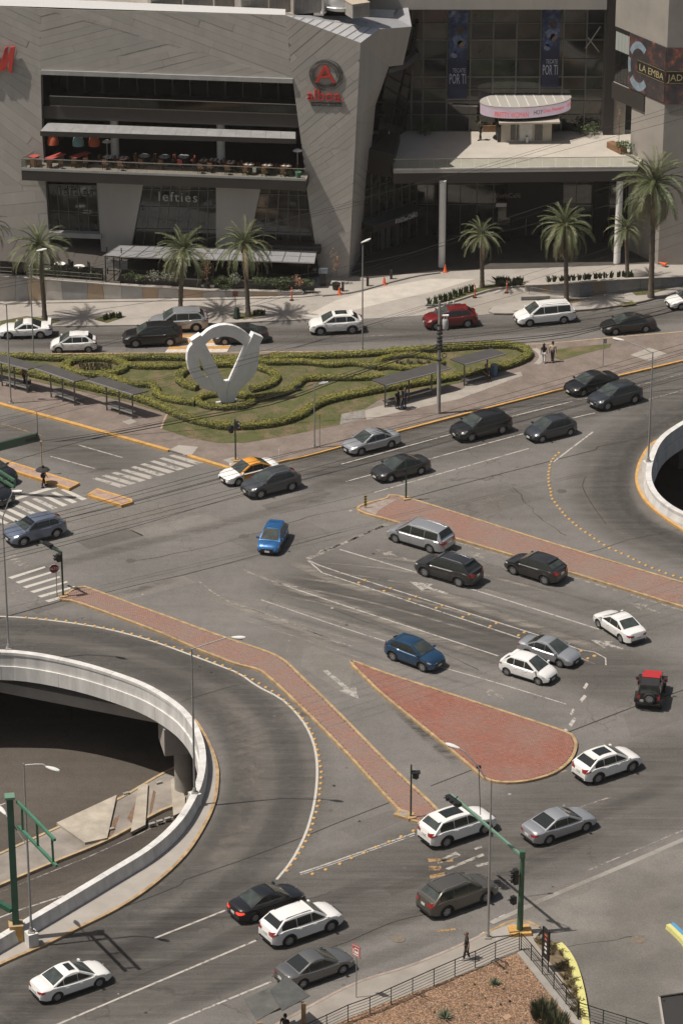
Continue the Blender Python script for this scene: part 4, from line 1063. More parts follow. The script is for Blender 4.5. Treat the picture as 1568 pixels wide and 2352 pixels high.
# ---- lettering
def text_me(s,size,ext=.04,bevel=0.0,shear=0.0,spacing=1.0):
 cu=bpy.data.curves.new('lettering','FONT');cu.body=s;cu.size=size;cu.extrude=ext;cu.bevel_depth=bevel;cu.shear=shear;cu.space_character=spacing;cu.align_x='CENTER';cu.resolution_u=2
 ob=bpy.data.objects.new('lettering',cu)
 me=bpy.data.meshes.new_from_object(ob)
 bpy.data.objects.remove(ob);bpy.data.curves.remove(cu)
 return me
def put_text(name,s,size,origin,xd,up,m,ext=.04,width=None,shear=0.0,spacing=1.0,parent=None,bold=0.0):
 """lettering centred on origin (baseline), along xd, rising along up; width squeezes it to fit"""
 me=text_me(s,size,ext,0,shear,spacing)
 if bold:
  pass
 xs=[v.co.x for v in me.vertices];sx=width/(max(xs)-min(xs))if width else 1.0
 cx=(max(xs)+min(xs))/2
 n=Vector(xd).cross(Vector(up)).normalized()
 o0=Vector((0,0,0));q=parent
 while q is not None:o0+=q.location;q=q.parent
 for v in me.vertices:
  c=v.co.copy();v.co=Vector(origin)+Vector(xd)*((c.x-cx)*sx)+Vector(up)*c.y+n*c.z-o0
 me.materials.append(m)
 o=bpy.data.objects.new(name,me);COL.objects.link(o)
 if parent:o.parent=parent
 return o
UP=Vector((0,0,1))
sg=thing('logo_sign','round scribbled ring logo with a red letter A above the red word alboa','sign',F(748,240,.1))
put_text('letter','A',2.15,F(747,188.5,.14),FD,UP,M_RED,.12,width=1.78,parent=sg)
rg=MB();rnd=random.Random(5);cc=F(748,171,.12)
for k in range(9):
 r=rnd.uniform(1.0,1.42);ox,oz=rnd.uniform(-.14,.14),rnd.uniform(-.14,.14);sq=rnd.uniform(.86,1.0)
 rg.tube([cc+FD*(ox+r*math.cos(a*.2618))+UP*(oz+r*sq*math.sin(a*.2618))for a in range(25)],.028,5)
rg.build('ring_scribble',mat('wire_grey',(.13,.125,.115),.5,.4),sg)
put_text('letter','alboa.',1.38,F(747,230,.14),FD,UP,M_RED,.08,width=3.1,parent=sg)
pl=MB().slab(Fp([(714,234),(785,236),(785,244),(714,242)],.12),FN,.08).build('plate',M_DARK,sg)
put_text('letter','entertainment hall',.36,F(749.5,241.7,.125),FD,UP,mat('sign_grey',(.35,.34,.32),.6),.01,width=2.7,parent=sg)
hm=thing('brand_letter_sign','slanting red brush letter M fixed on the stone wall at the edge of the frame','sign',F(10,165,.2))
mm=MB()
for st_ in([(-40,165),(-22,108),(-14,108),(-30,165)],[(-18,112),(-10,108),(-6,160),(-13,165)],[(-6,163),(12,110),(19,106),(3,162),(-1,165)],[(11,110),(18,106),(13,158),(6,162),(5,155)],[(7,160),(25,108),(34,106),(31,130),(26,168),(18,162),(20,150),(21,130),(13,160)]):
 MB().slab(Fp(st_,.45),FN,.25).build('letter_stroke',M_RED,hm)
put_text('shop_name_sign','lefties',1.25,F(409,462,-.45),FD,UP,mat('sign_white',(.42,.43,.39),.6),.06,width=3.4,spacing=1.15)
tag(bpy.context.scene.objects[-1]if False else[o for o in COL.objects if o.name.startswith('shop_name_sign')][-1],'pale word lefties inside the wide middle shop window','sign')
o=put_text('shop_name_sign','lefties',1.1,F(174,449,-.45),FD,UP,mat('sign_white_dim',(.24,.25,.23),.6),.06,width=3.0,spacing=1.15);tag(o,'dimmer word lefties inside the narrow shop window beside the wall','sign')
# ---- portico deck, columns
PZ=9.0
d0,d1=G(903,390,PZ),G(1462,384,PZ)
deck=thing('entrance_portico','wide portico with a pale sunlit deck on white columns over the dark mall entrance','portico',(15,275,0))
dk=[(d0.x,d0.y),(d1.x,d1.y),(d1.x+3,284),(2.2,284),(2.2,279.5),(d0.x,277.5)]
MB().prism(dk,PZ-.3,PZ).build('deck',mat('deck_pale',(.42,.385,.335),.85,var=.1,scale=.7,bump=.1),deck)
MB().prism([(d0.x,d0.y),(d1.x,d1.y),(d1.x,d1.y+1.0),(d0.x,d0.y+1.0)],PZ-1.25,PZ-.302).build('fascia',M_DARK,deck)
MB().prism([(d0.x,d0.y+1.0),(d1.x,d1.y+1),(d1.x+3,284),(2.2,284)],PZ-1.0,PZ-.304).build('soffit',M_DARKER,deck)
MB().prism([(d0.x,d0.y+.02),(d0.x+.15,d0.y+.02),(d0.x+.15,279),(d0.x,279)],PZ,PZ+.12).build('kerb',M_METAL,deck)
MB().beam((d0.x,d0.y+.05,PZ+.06),(d1.x,d1.y+.05,PZ+.06),.12,.12).build('kerb',M_COPE,deck)
for i in range(18):
 t0,t1=i/18,(i+.975)/18
 a=Vector((d0.x,d0.y+.06,0)).lerp(Vector((d1.x,d1.y+.06,0)),t0);b=Vector((d0.x,d0.y+.06,0)).lerp(Vector((d1.x,d1.y+.06,0)),t1)
 MB().slab([a+UP*(PZ+.12),b+UP*(PZ+.12),b+UP*(PZ+.95),a+UP*(PZ+.95)],(0,-1,0),.015).build('balustrade_pane',M_RAILGLASS,deck)
MB().beam((d0.x,d0.y+.06,PZ+.97),(d1.x,d1.y+.06,PZ+.97),.045,.04).build('handrail',M_STEEL,deck)
for bx,by in((1014,612),(1416,604)):
 q=G(bx,by);MB().lathe([(.30,0),(.30,PZ-1.0)],(q.x,q.y,0),24).build('column',M_WHITE,deck,smooth=True)
 # ---- atrium glass wall behind the deck
AY=283.6
ax0,ax1=aty(846,300,AY).x,aty(1418,300,AY).x
atr=thing('atrium_facade','tall dark glass atrium wall with a grid of mullions above the pale deck','glass facade',(15,AY,0))
cols_px=[846,905,945,971,1026,1079,1131,1184,1239,1291,1344,1385]
xs_=[aty(c,180,AY).x for c in cols_px]
zr=[aty(1180,y,AY).z for y in(318,262,232,204,175,134,90,52,14)]
zr[0]=PZ
for i in range(len(xs_)-1):
 for j in range(len(zr)-1):
  MB().slab([(xs_[i]+.05,AY,zr[j]+.04),(xs_[i+1]-.05,AY,zr[j]+.04),(xs_[i+1]-.05,AY,zr[j+1]-.04),(xs_[i]+.05,AY,zr[j+1]-.04)],(random.uniform(-.02,.02),-1,random.uniform(-.03,.03)),.03).build('pane',random.choice(GLZ),atr)
for x in xs_:MB().box((x,AY-.06,(PZ+zr[-1])/2),(.13,.16,zr[-1]-PZ)).build('mullion',M_MULL,atr)
for j,z in enumerate(zr):MB().box(((xs_[0]+xs_[-1])/2,AY-.05,z),(xs_[-1]-xs_[0],.12,.12 if j%2==0 else .05)).build('transom',M_MULL,atr)
MB().box(((xs_[0]+xs_[-1])/2,AY-.5,zr[-1]+1.6),(xs_[-1]-xs_[0],1.2,3.1)).build('head_beam',M_CLAD,atr)
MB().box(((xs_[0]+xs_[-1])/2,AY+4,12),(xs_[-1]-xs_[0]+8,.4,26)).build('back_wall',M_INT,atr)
MB().box((aty(1400,150,AY-.6).x,AY-.6,15),(.9,1.0,14)).build('end_post',M_DARK,atr)
for x0,y0,x1,y1 in((512/2+784,241,625/2+784,243),(1344,110,1378,60),(1350,85,1375,118)):
 MB().beam(aty(x0,y0,AY-.25),aty(x1,y1,AY-.25),.12,.08).build('brace',M_METAL,atr)
navy=NT('banner_print')
gz=navy.n('ShaderNodeSeparateXYZ');navy.l(navy.tc.outputs['Object'],gz.inputs[0])
nn=navy.noise(1.1,6,.7)
cc_=navy.ramp(nn,[(.32,(.012,.016,.035)),(.46,(.03,.045,.10)),(.58,(.10,.13,.21)),(.68,(.30,.32,.36))])
low=navy.alpha(gz.outputs['Z'],3.2,4.8)
cc_=navy.mix((.018,.024,.055),cc_,low)
M_BAN=navy.done(cc_,.6,.3)
M_INK=mat('banner_ink',(.42,.44,.50),.7)
for x0,x1,yt,yb,lb in((1028,1075,22,226,'navy banner with white slogan hanging nearer the stone corner'),(1242,1287,14,200,'navy banner with white slogan hanging nearer the round kiosk end')):
 a,b=aty(x0,yb,AY-.4),aty(x1,yt,AY-.4)
 o=thing('hanging_banner',lb,'banner',(a.x,AY-.4,a.z),0,'banners on the atrium')
 MB().slab([(a.x,AY-.4,a.z),(b.x,AY-.4,a.z),(b.x,AY-.4,b.z),(a.x,AY-.4,b.z)],(0,-1,0),.03).build('cloth',M_BAN,o)
 w=b.x-a.x;mx=(a.x+b.x)/2;zt=a.z+(b.z-a.z)*.30
 put_text('lettering','TECATE',.55,(mx+.12,AY-.42,zt),Vector((1,0,0)),UP,M_INK,.004,width=w*.68,parent=o)
 put_text('lettering','POR TI',1.35,(mx,AY-.42,zt-1.05),Vector((1,0,0)),UP,M_INK,.004,width=w*.86,parent=o)
 MB().beam((a.x-.1,AY-.42,b.z),(b.x+.1,AY-.42,b.z),.06,.06).build('rod',M_MULL,o)
 for k,(fx,fz,fr)in enumerate(((.60,.78,.24),(.45,.66,.30),(.62,.62,.22),(.40,.56,.26),(.30,.50,.2))):
  pts=[(a.x+w*fx+fr*w*.9*math.cos(t*.698)*(1+.25*math.sin(t*2+k)),AY-.404,a.z+(b.z-a.z)*fz+fr*1.6*math.sin(t*.698))for t in range(9)]
  MB().slab(pts,(0,-1,0),.002).build('print_shape',mat('print_%d'%k,((.05,.035,.03),(.13,.16,.24),(.22,.15,.10),(.06,.09,.2),(.16,.19,.27))[k],.7,var=.5,scale=3),o)
  # ---- ticket kiosk with the oval screen
K=G(1207,327,PZ)
kz=PZ
kio=thing('ticket_kiosk','pale ticket kiosk with booth windows standing on the deck under the oval screen','kiosk',(K.x,K.y,kz))
kw=2.35
def kb(x,y,z,sx,sy,sz,name,m):return MB().box((K.x+x,K.y+y,kz+z),(sx,sy,sz),rad(2)).build(name,m,kio)
M_KIO=mat('kiosk_stone',(.40,.36,.30),.8,var=.1,scale=1)
kb(0,1.5,.95,4.5,2.7,1.9,'booth',M_KIO);kb(.2,1.2,2.0,5.4,3.6,.16,'roof',M_KIO)
for dx,w in((-1.15,.45),(-.75,.2),(.95,.3),(1.3,.3)):kb(dx,.13,.95,w,.05,1.5,'window',M_GLASS)
kb(0,.12,.9,1.1,.05,1.7,'door',M_METAL);kb(.1,-.05,.3,.2,.3,.6,'post',M_METAL);kb(-2.3,1.2,.7,.5,2.2,1.4,'side_panel',M_DARK)
oc=Vector((K.x,K.y+1.9,0));zc=height_at(oc,240.0)
EA,EB,ER=4.15,2.25,rad(14)
def ell(t,a=EA,b=EB):
 x,y=a*math.cos(t),b*math.sin(t)
 return Vector((oc.x+x*math.cos(ER)-y*math.sin(ER),oc.y+x*math.sin(ER)+y*math.cos(ER),0))
osc=thing('oval_screen','oval drum with a lit screen band and ribbed grey top above the kiosk','screen',(oc.x,oc.y,zc))
N=64
scr=MB();top=MB()
t=NT('screen_pink');t.b.inputs['Base Color'].default_value=(.25,.2,.21,1)
t.l(t.ramp(t.noise(.8,3),[(.35,(.60,.50,.54)),(.6,(.55,.40,.48)),(.7,(.62,.58,.60))]),t.b.inputs['Emission Color']);t.b.inputs['Emission Strength'].default_value=.46
M_SCR=t.m
pts=[ell(2*math.pi*i/N)for i in range(N)]
scr.add([p+UP*(zc-.48)for p in pts]+[p+UP*(zc+.48)for p in pts],[(i,(i+1)%N,N+(i+1)%N,N+i)for i in range(N)]).build('screen_band',M_SCR,osc)
top.prism([(p.x,p.y)for p in[ell(2*math.pi*i/N,EA+.05,EB+.05)for i in range(N)]],zc+.484,zc+.56).build('top',mat('drum_top',(.36,.34,.31),.6,var=.08),osc)
MB().prism([(p.x,p.y)for p in[ell(2*math.pi*i/N,EA-.1,EB-.1)for i in range(N)]],zc-.56,zc-.484).build('underside',M_DARK,osc)
for i in range(-4,5):
 x=i*.85;yy=EB*math.sqrt(max(0,1-(x/EA)**2))*.97
 f=lambda y:Vector((oc.x+(x+y*.15)*math.cos(ER)-y*math.sin(ER),oc.y+(x+y*.15)*math.sin(ER)+y*math.cos(ER),zc+.58))
 MB().beam(f(-yy),f(yy),.06,.04).build('rib',M_COPE,osc)
MB().lathe([(1.7,PZ+2.1-zc),(1.7,-.56)],(oc.x,oc.y,zc),20).build('neck',M_DARK,osc)
def curved_text(s,size,t_mid,zoff,m,width,shear=0):
 me=text_me(s,size,.006,0,shear);xs=[v.co.x for v in me.vertices];cx=(max(xs)+min(xs))/2;sx=width/(max(xs)-min(xs))
 for v in me.vertices:
  a=(v.co.x-cx)*sx;tt=t_mid
  st=24
  for _ in range(st):
   ds=math.hypot(EA*math.sin(tt),EB*math.cos(tt));tt+=a/st/ds
  p=ell(tt,EA+.02+v.co.z,EB+.02+v.co.z);v.co=Vector((p.x,p.y,zc+zoff+v.co.y))-osc.location
 me.materials.append(m);o=bpy.data.objects.new('lettering',me);COL.objects.link(o);o.parent=osc
M_SRED=mat('screen_red',(.55,.06,.05),.6,emit=.5);M_SBLK=mat('screen_black',(.03,.03,.03),.6)
T=lambda d:rad(d)
curved_text('PRETTY WOMAN',.72,T(243),-.40,M_SRED,3.0);curved_text('HOY',.62,T(277),-.22,M_SBLK,.85)
curved_text('Gran Premiere',.5,T(300),-.12,M_SRED,2.3,.3);curved_text('LAST TICKETS',.3,T(338),-.05,M_SRED,1.1)
# ---- the wing with the big wrapped screen
KB=G(1510,608)
d1_=Vector((math.cos(rad(122)),math.sin(rad(122)),0));n1=Vector((-d1_.y,d1_.x,0))
if n1.y>0:n1=-n1
n2=Vector((0,-1,0))
wing=thing('mall_wing','smooth grey stone wing at the frame edge carrying a wrapped picture screen','building',KB)
f1=lambda x,y,off=0:onplane(x,y,KB+n1*off,n1)
f2=lambda x,y,off=0:onplane(x,y,KB+n2*off,n2)
M_WING=mat('wing_stone',(.295,.27,.24),.75,var=.16,scale=.28,bump=.1,bscale=5)
zt,zb_=height_at(KB,108),height_at(KB,238)
sl=(f1(1447,330)-KB).dot(d1_);su=(f1(1413,40)-KB).dot(d1_)
P1=lambda s,z,off=0:KB+d1_*s+n1*off+UP*z
P2=lambda s,z,off=0:KB+Vector((s,0,0))+n2*off+UP*z
MB().quad(P1(sl,0),P1(0,0),P1(0,zb_),P1(sl,zb_)).build('wall',M_WING,wing)
MB().quad(P1(su,zt),P1(0,zt),P1(0,27),P1(su,27)).build('wall',M_WING,wing)
MB().quad(P1(0,0),P2(9,0),P2(9,zb_),P1(0,zb_)).build('wall',M_WING,wing);MB().quad(P1(0,zt),P2(9,zt),P2(9,27),P1(0,27)).build('wall',M_WING,wing)
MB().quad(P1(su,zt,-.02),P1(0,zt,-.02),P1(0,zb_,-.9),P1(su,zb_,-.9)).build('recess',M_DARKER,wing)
MB().quad(P1(su,zb_),P1(0,zb_),P1(0,zb_)+Vector((2,2,0)),P1(su,zb_)+Vector((2,2,0))).build('ledge',M_CONC,wing)
MB().slab([P1(su,zb_-1.5,.12),P1(sl*.6,zb_-1.5,.12),P1(sl*.6,zb_-.02,.12),P1(su,zb_-.02,.12)],n1,.3).build('ledge_fascia',M_DARK,wing)
for jx in():MB().beam(P2(jx*.9-.3,0,.01),P2(jx*.9-.3,zb_,.01),.03,.012).build('panel_joint',M_BACK,wing)
for jz in():
 MB().beam(P2(0,jz*2.1,.011),P2(9,jz*2.1,.011),.03,.012).build('panel_joint',M_BACK,wing);MB().beam(P1(0,jz*2.1,.011),P1(sl,jz*2.1,.011),.03,.012).build('panel_joint',M_BACK,wing)
s0=(f1(1445,150)-KB).dot(d1_)
for i in range(5):
 a,b=s0+(su-s0)*i/5,s0+(su-s0)*(i+.94)/5
 for z0,z1,m in((zb_,zb_+(zt-zb_)*.56,M_GLASS),(zb_+(zt-zb_)*.58,zt,mat('frosted_glass',(.34,.36,.34),.3))):
  MB().slab([P1(a,z0,-.1),P1(b,z0,-.1),P1(b,z1,-.1),P1(a,z1,-.1)],n1,.04).build('window',m,wing)
MB().quad(P1(sl,0),P1(sl,zb_),P1(sl,zb_)+Vector((1.5,5,0)),P1(sl,0)+Vector((1.5,5,0))).build('end_wall',M_DARK,wing)
pl_=aty(1415,235,283.2);MB().box((pl_.x,283.0,PZ+1.6),(1.6,.6,3.2)).build('stub_wall',M_CLAD,wing)
scn=thing('wrapped_screen','dark picture screen wrapped round the stone corner with gold words LA EMBAJADA','screen',KB)
t=NT('screen_food');
nf=t.noise(.9,5,.75)
ce=t.ramp(nf,[(.36,(.012,.01,.012)),(.52,(.035,.022,.02)),(.6,(.13,.035,.02)),(.68,(.22,.10,.04)),(.78,(.30,.26,.26))])
t.l(ce,t.b.inputs['Emission Color']);t.b.inputs['Emission Strength'].default_value=.8;t.b.inputs['Base Color'].default_value=(.02,.02,.02,1);t.b.inputs['Roughness'].default_value=.4
M_FOOD=t.m
MB().slab([P1(s0,zb_+.1,.1),P1(0,zb_+.1,.1),P1(0,zt,.1),P1(s0,zt,.1)],n1,.1).build('screen',M_FOOD,scn)
MB().slab([P2(0,zb_,.1),P2(6,zb_,.1),P2(6,zt,.1),P2(0,zt,.1)],n2,.1).build('screen',M_FOOD,scn)
zm=(zt+zb_)/2;M_BAND=mat('band_black',(.016,.014,.013),.5);M_GOLD=mat('gold_print',(.33,.27,.14),.5,emit=.12)
MB().slab([P1(s0*.75,zm-.7,.13),P1(0,zm-.7,.13),P1(0,zm+.5,.13),P1(s0*.75,zm+.5,.13)],n1,.02).build('band',M_BAND,scn)
MB().slab([P2(0,zm-.7,.13),P2(6,zm-.7,.13),P2(6,zm+.5,.13),P2(0,zm+.5,.13)],n2,.02).build('band',M_BAND,scn)
put_text('lettering','LA EMBA',.85,P1(s0*.36,zm-.42,.14),-d1_,UP,M_GOLD,.006,width=abs(s0)*.66,parent=scn);put_text('lettering','JADA',.85,P2(1.05,zm-.42,.14),Vector((1,0,0)),UP,M_GOLD,.006,width=1.85,parent=scn)
for z in(zm-.62,zm+.42):
 MB().beam(P1(0,z,.14),P1(s0*.75,z,.14),.03,.01).build('gold_line',M_GOLD,scn);MB().beam(P2(0,z,.14),P2(6,z,.14),.03,.01).build('gold_line',M_GOLD,scn)
pa=MB()
pc=P1(s0*.72,zm-.1,.115)
for r0,r1,a0,a1 in((1.25,1.75,.9,2.6),(1.2,1.8,-2.4,-.75),(1.3,1.7,2.9,3.6)):
 for k in range(10):
  u,v=a0+(a1-a0)*k/10,a0+(a1-a0)*(k+1)/10
  q=lambda r,a:pc-d1_*(r*math.cos(a)*.9)+UP*(r*math.sin(a)*1.25)
  pa.quad(q(r0,u),q(r1,u),q(r1,v),q(r0,v))
pa.build('plate_print',mat('plate_blue',(.16,.20,.23),.6,emit=.25,var=.4,scale=2),scn)
# ---- below the deck: restaurant front, entrance glass
ent=thing('entrance_facade','dark glass entrance front deep in the shade under the portico','glass facade',(15,281,0))
glazing('e',Vector((6.2,281,0)),Vector((27,281,0)),Vector((27,281,7.9)),Vector((6.2,281,7.9)),14,[0,.38,.62,.82,1],M_GLASS2,ent,Vector((0,-1,0)))
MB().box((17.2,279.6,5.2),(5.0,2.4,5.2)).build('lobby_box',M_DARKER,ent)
put_text('lettering','WorkCafé',.62,(14.6,278.38,4.55),Vector((1,0,0)),UP,mat('sign_dim',(.20,.17,.15),.6),.02,width=2.6,parent=ent)
for x in(14.5,19.3):MB().box((x,278.9,1.9),(1.1,.12,3.3)).build('door_leaf',M_GLASS,ent)
MB().box((14.5,278.8,3.75),(1.5,.3,.35)).build('door_head',M_METAL,ent)
for x in(9.0,23.0):MB().box((x,279.5,4),(.9,.9,8)).build('pillar',M_DARKER,ent)
ra,rb_=G(833,590),G(955,545)
rd=(rb_-ra).normalized();rn=Vector((rd.y,-rd.x,0))
res=thing('restaurant_front','dark restaurant front in the shade beside the stone corner under a slim name canopy','shop front',ra)
glazing('r',ra.copy(),rb_.copy(),rb_+UP*8,ra+UP*8,7,[0,.4,.44,.78,1],M_GLASS2,res,rn)
cA_,cB_=ra+rn*1.6+rd*-.3,rb_+rn*1.6+rd*-.5
MB().prism([(p.x,p.y)for p in(ra-rd*.3,rb_-rd*.5,cB_,cA_)],2.75,3.35).build('canopy',M_DARK,res)
MB().prism([(p.x,p.y)for p in(ra-rd*.3,rb_-rd*.5,cB_,cA_)],3.352,3.40).build('canopy_top',mat('slate_teal',(.06,.08,.08),.5),res)
put_text('lettering','FOGO',.62,cA_.lerp(cB_,.50)+rn*.03+UP*2.86,rd,UP,M_WHITE,.02,width=1.15,parent=res);put_text('lettering','DE',.36,cA_.lerp(cB_,.62)+rn*.03+UP*2.86,rd,UP,M_WHITE,.02,width=.38,parent=res);put_text('lettering','CHÃO',.62,cA_.lerp(cB_,.745)+rn*.03+UP*2.86,rd,UP,M_WHITE,.02,width=1.2,parent=res)
for s,m in((.35,M_MULL),(.45,M_MULL),(.62,M_MULL)):MB().box(ra.lerp(rb_,s)+rn*.1+UP*1.3,(.5,.1,2.5),math.atan2(rd.y,rd.x)).build('door',m,res)
# ---- patio in front of the mall: coloured retaining wall, glass canopy
wall_px=[(-60,696,633),(0,693.5,636),(35,692,638),(67,691,640),(105,690,643),(145,689.5,646),(200,689,650),(240,688.5,653.5),(278,688,656.5),(330,687.3,659.5),(362,687,661),(412,686.5,664),(465,685.5,668),(520,684,669),(580,682.5,670),(640,681,671),(695,679,671)]
ret=thing('patio_wall','low retaining wall of tan, grey and pale panels below the patio','wall',G(240,688))
pcol=[(.56,.42,.27),(.42,.39,.36),(.37,.36,.35),(.56,.43,.29),(.58,.545,.495),(.34,.335,.325),(.45,.34,.235),(.55,.52,.47),(.42,.41,.39),(.48,.35,.24),(.47,.455,.43),(.52,.37,.25),(.55,.52,.48),(.41,.395,.375),(.48,.35,.25),(.53,.50,.47)]
for i in range(len(wall_px)-1):
 (x0,b0,t0),(x1,b1,t1)=wall_px[i],wall_px[i+1]
 a,b=G(x0,b0),G(x1-.6,b1);za,zb2=height_at(a,t0),height_at(b,t1)
 n=Vector((b.y-a.y,a.x-b.x,0)).normalized();sk=Vector((.12 if i%2 else-.12,0,0))
 MB().slab([a,b,b+UP*zb2+sk,a+UP*za-sk],n,.35).build('panel',mat('patio_%d'%i,pcol[i],.85,var=.12,scale=1.2),ret)
 MB().beam(a+n*-.17+UP*(za+.05),b+n*-.17+UP*(zb2+.05),.5,.1).build('coping',M_CONC,ret)
kerb(smooth_path(Gp([(-60,700),(0,697),(240,692),(465,688),(695,681),(740,676)]),2),M_CONC,.5,.1)
pat_base=[G(x,b)for x,b,t_ in wall_px];pat_h=[height_at(G(x,b),t_)for x,b,t_ in wall_px]
pf=MB()
for i in range(len(wall_px)-1):
 a,b=pat_base[i],pat_base[i+1]
 pf.quad((a.x,a.y+.35,pat_h[i]),(b.x,b.y+.35,pat_h[i+1]),(b.x+1,b.y+12,pat_h[i+1]),(a.x,a.y+12,pat_h[i]))
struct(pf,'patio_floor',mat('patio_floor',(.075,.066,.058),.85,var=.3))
def pat(x):
 for(x0,b0,t0),(x1,b1,t1)in zip(wall_px,wall_px[1:]):
  if x0<=x<=x1:
   f=(x-x0)/(x1-x0);p=G(x,b0+(b1-b0)*f);return p,height_at(p,t0+(t1-t0)*f)
 p=G(x,679);return p,.35
can=thing('patio_canopy','long glazed canopy with grey roof panels on dark posts over the patio','canopy',G(480,660))
ca_,cb_=F(278,561,.9),F(727,576,.9)
l0,l1=pat(262)[0]+Vector((0,.9,0)),G(722,672)+Vector((0,.9,0))
fa_=Vector((l0.x,l0.y,height_at(l0,588)));fb_=Vector((l1.x,l1.y,height_at(l1,603)))
fa_=aty(236,588,l0.y);fb_=aty(722,603,l1.y)
pn=(fb_-fa_).cross(ca_-fa_).normalized()
for i in range(13):
 for j in range(2):
  g=lambda s,u:fa_.lerp(fb_,s).lerp(ca_.lerp(cb_,s),u)
  MB().slab([g((i+.02)/13,j/2+.01),g((i+.98)/13,j/2+.01),g((i+.98)/13,j/2+.49),g((i+.02)/13,j/2+.49)],pn,.03).build('roof_panel',mat('polycarbonate',(.27,.27,.275),.4,var=.12,scale=2),can)
for i in range(14):MB().beam(fa_.lerp(fb_,i/13)+UP*.01,ca_.lerp(cb_,i/13)+UP*.01,.05,.06).build('rafter',M_STEEL,can)
for u in(0,.5,1):MB().beam(fa_.lerp(ca_,u)-UP*.03,fb_.lerp(cb_,u)-UP*.03,.06,.08).build('purlin',M_STEEL if u==0 else M_MULL,can)
for s in(.05,.3,.52,.75,.97):
 q=fa_.lerp(fb_,s);MB().beam((q.x,q.y+.15,.2),(q.x,q.y+.15,q.z),.1,.1).build('post',M_DARK,can)
MB().quad(ca_.lerp(cb_,0)-UP*2.4,cb_-UP*2.4,cb_,ca_).build('back_screen',M_GLASS,can)
fr=thing('patio_gate_frame','black steel gate frame with mesh at the canopy end above the patio wall','gate frame',G(256,688))
p0,h0=pat(244);p1,h1=pat(277)
M_BLK=mat('black_metal',(.022,.021,.02),.5,.3)
for p,h,dy in((p0,h0,.4),(p1,h1,.4),(p0,h0,2.6),(p1,h1,2.6)):MB().beam((p.x,p.y+dy,h),(p.x,p.y+dy,h+2.5),.09,.09).build('post',M_BLK,fr)
for z in(.1,1.2,2.5):MB().beam((p0.x,p0.y+.4,h0+z),(p1.x,p1.y+.4,h1+z),.06,.06).build('rail',M_BLK,fr)
MB().beam((p0.x,p0.y+.42,h0),(p1.x,p1.y+.42,h1+1.2),.05,.05).build('brace',M_BLK,fr)
for xa,xb_ in((278,462),(492,722)):
 a,ha=pat(xa);b,hb=pat(xb_);z0=min(ha,hb)
 o=MB().beam((a.x,a.y+.75,ha+.32),(b.x,b.y+.75,hb+.32),.35,.85).build('planter_box',M_DARK);tag(o,'long dark planter wall %s'%('beside the black gate frame' if xa<300 else 'with lush plants near the stone corner'),'planter')
for xa,xb_,lb in((-60,30,'steel handrail on the patio wall at the frame edge'),(66,235,'steel handrail running along the patio wall to the gate frame')):
 a,ha=pat(xa);b,hb=pat(xb_)
 r=thing('patio_railing',lb,'railing',(a.x,a.y,ha),0,'patio railings')
 for z in(.25,.5,.85):MB().beam((a.x,a.y+.2,ha+z),(b.x,b.y+.2,hb+z),.05,.05).build('rail',M_STEEL,r)
 k=max(2,int((xb_-xa)/30))
 for i in range(k+1):
  q=a.lerp(b,i/k);hq=ha+(hb-ha)*i/k;MB().beam((q.x,q.y+.2,hq),(q.x,q.y+.2,hq+.85),.04,.04).build('post',M_MULL,r)
M_TINT=clear_glass('tinted_glass',(.30,.31,.30),.05)
for xa,xb_,lb in((-60,62,'dark tinted glass screen on the patio by the frame edge'),(68,238,'dark tinted glass screen between the patio rail and the cafe tables')):
 a,ha=pat(xa);b,hb=pat(xb_);r=thing('glass_screen',lb,'glass screen',(a.x,a.y,ha),0,'patio glass screens');k=max(3,int((xb_-xa)/28))
 for i in range(k):
  p,q=a.lerp(b,i/k),a.lerp(b,(i+.96)/k);hp,hq=ha+(hb-ha)*i/k,ha+(hb-ha)*(i+.96)/k
  MB().slab([p+Vector((0,.9,hp)),q+Vector((0,.9,hq)),q+Vector((0,.9,hq+1.15)),p+Vector((0,.9,hp+1.15))],(0,-1,0),.02).build('pane',M_TINT,r)
  # ====== VEHICLES
def lerp_table(tab,x):
 if x<=tab[0][0]:return tab[0][1]
 for(a,b),(c,d)in zip(tab,tab[1:]):
  if x<=c:return b+(d-b)*(x-a)/(c-a)
 return tab[-1][1]
def sm(tab,x,h=.06):
 return(lerp_table(tab,x-h)+2*lerp_table(tab,x)+lerp_table(tab,x+h))/4
M_TYRE=mat('tyre_rubber',(.018,.018,.018),.85)
M_RIM=mat('rim_alloy',(.42,.42,.43),.35,.7)
M_RIMD=mat('rim_dark',(.09,.09,.09),.4,.6)
M_CARGLASS=mat('car_glass',(.020,.023,.022),.04,spec=.6)
M_WSCREEN=mat('windscreen_glass',(.050,.060,.056),.04,spec=.6,var=.5,scale=1.5)  # lighter, mottled base colour imitates reflections on the windscreens
M_TRIM=mat('black_trim',(.016,.016,.016),.5)
M_UNDER=mat('underbody',(.008,.008,.008),.9)
M_HEAD=mat('headlight',(.62,.63,.64),.12,.3,coat=1)
M_TAIL=mat('taillight',(.33,.018,.015),.2,coat=1)
M_BRAKE=mat('brake_lit',(.9,.04,.02),.3,emit=2.0)
M_PLATE=mat('number_plate',(.55,.54,.50),.5)
def paint(name,col,metal=.0,rough=.32):
 return mat('paint_'+name,col,rough,metal,coat=.8,spec=.5)
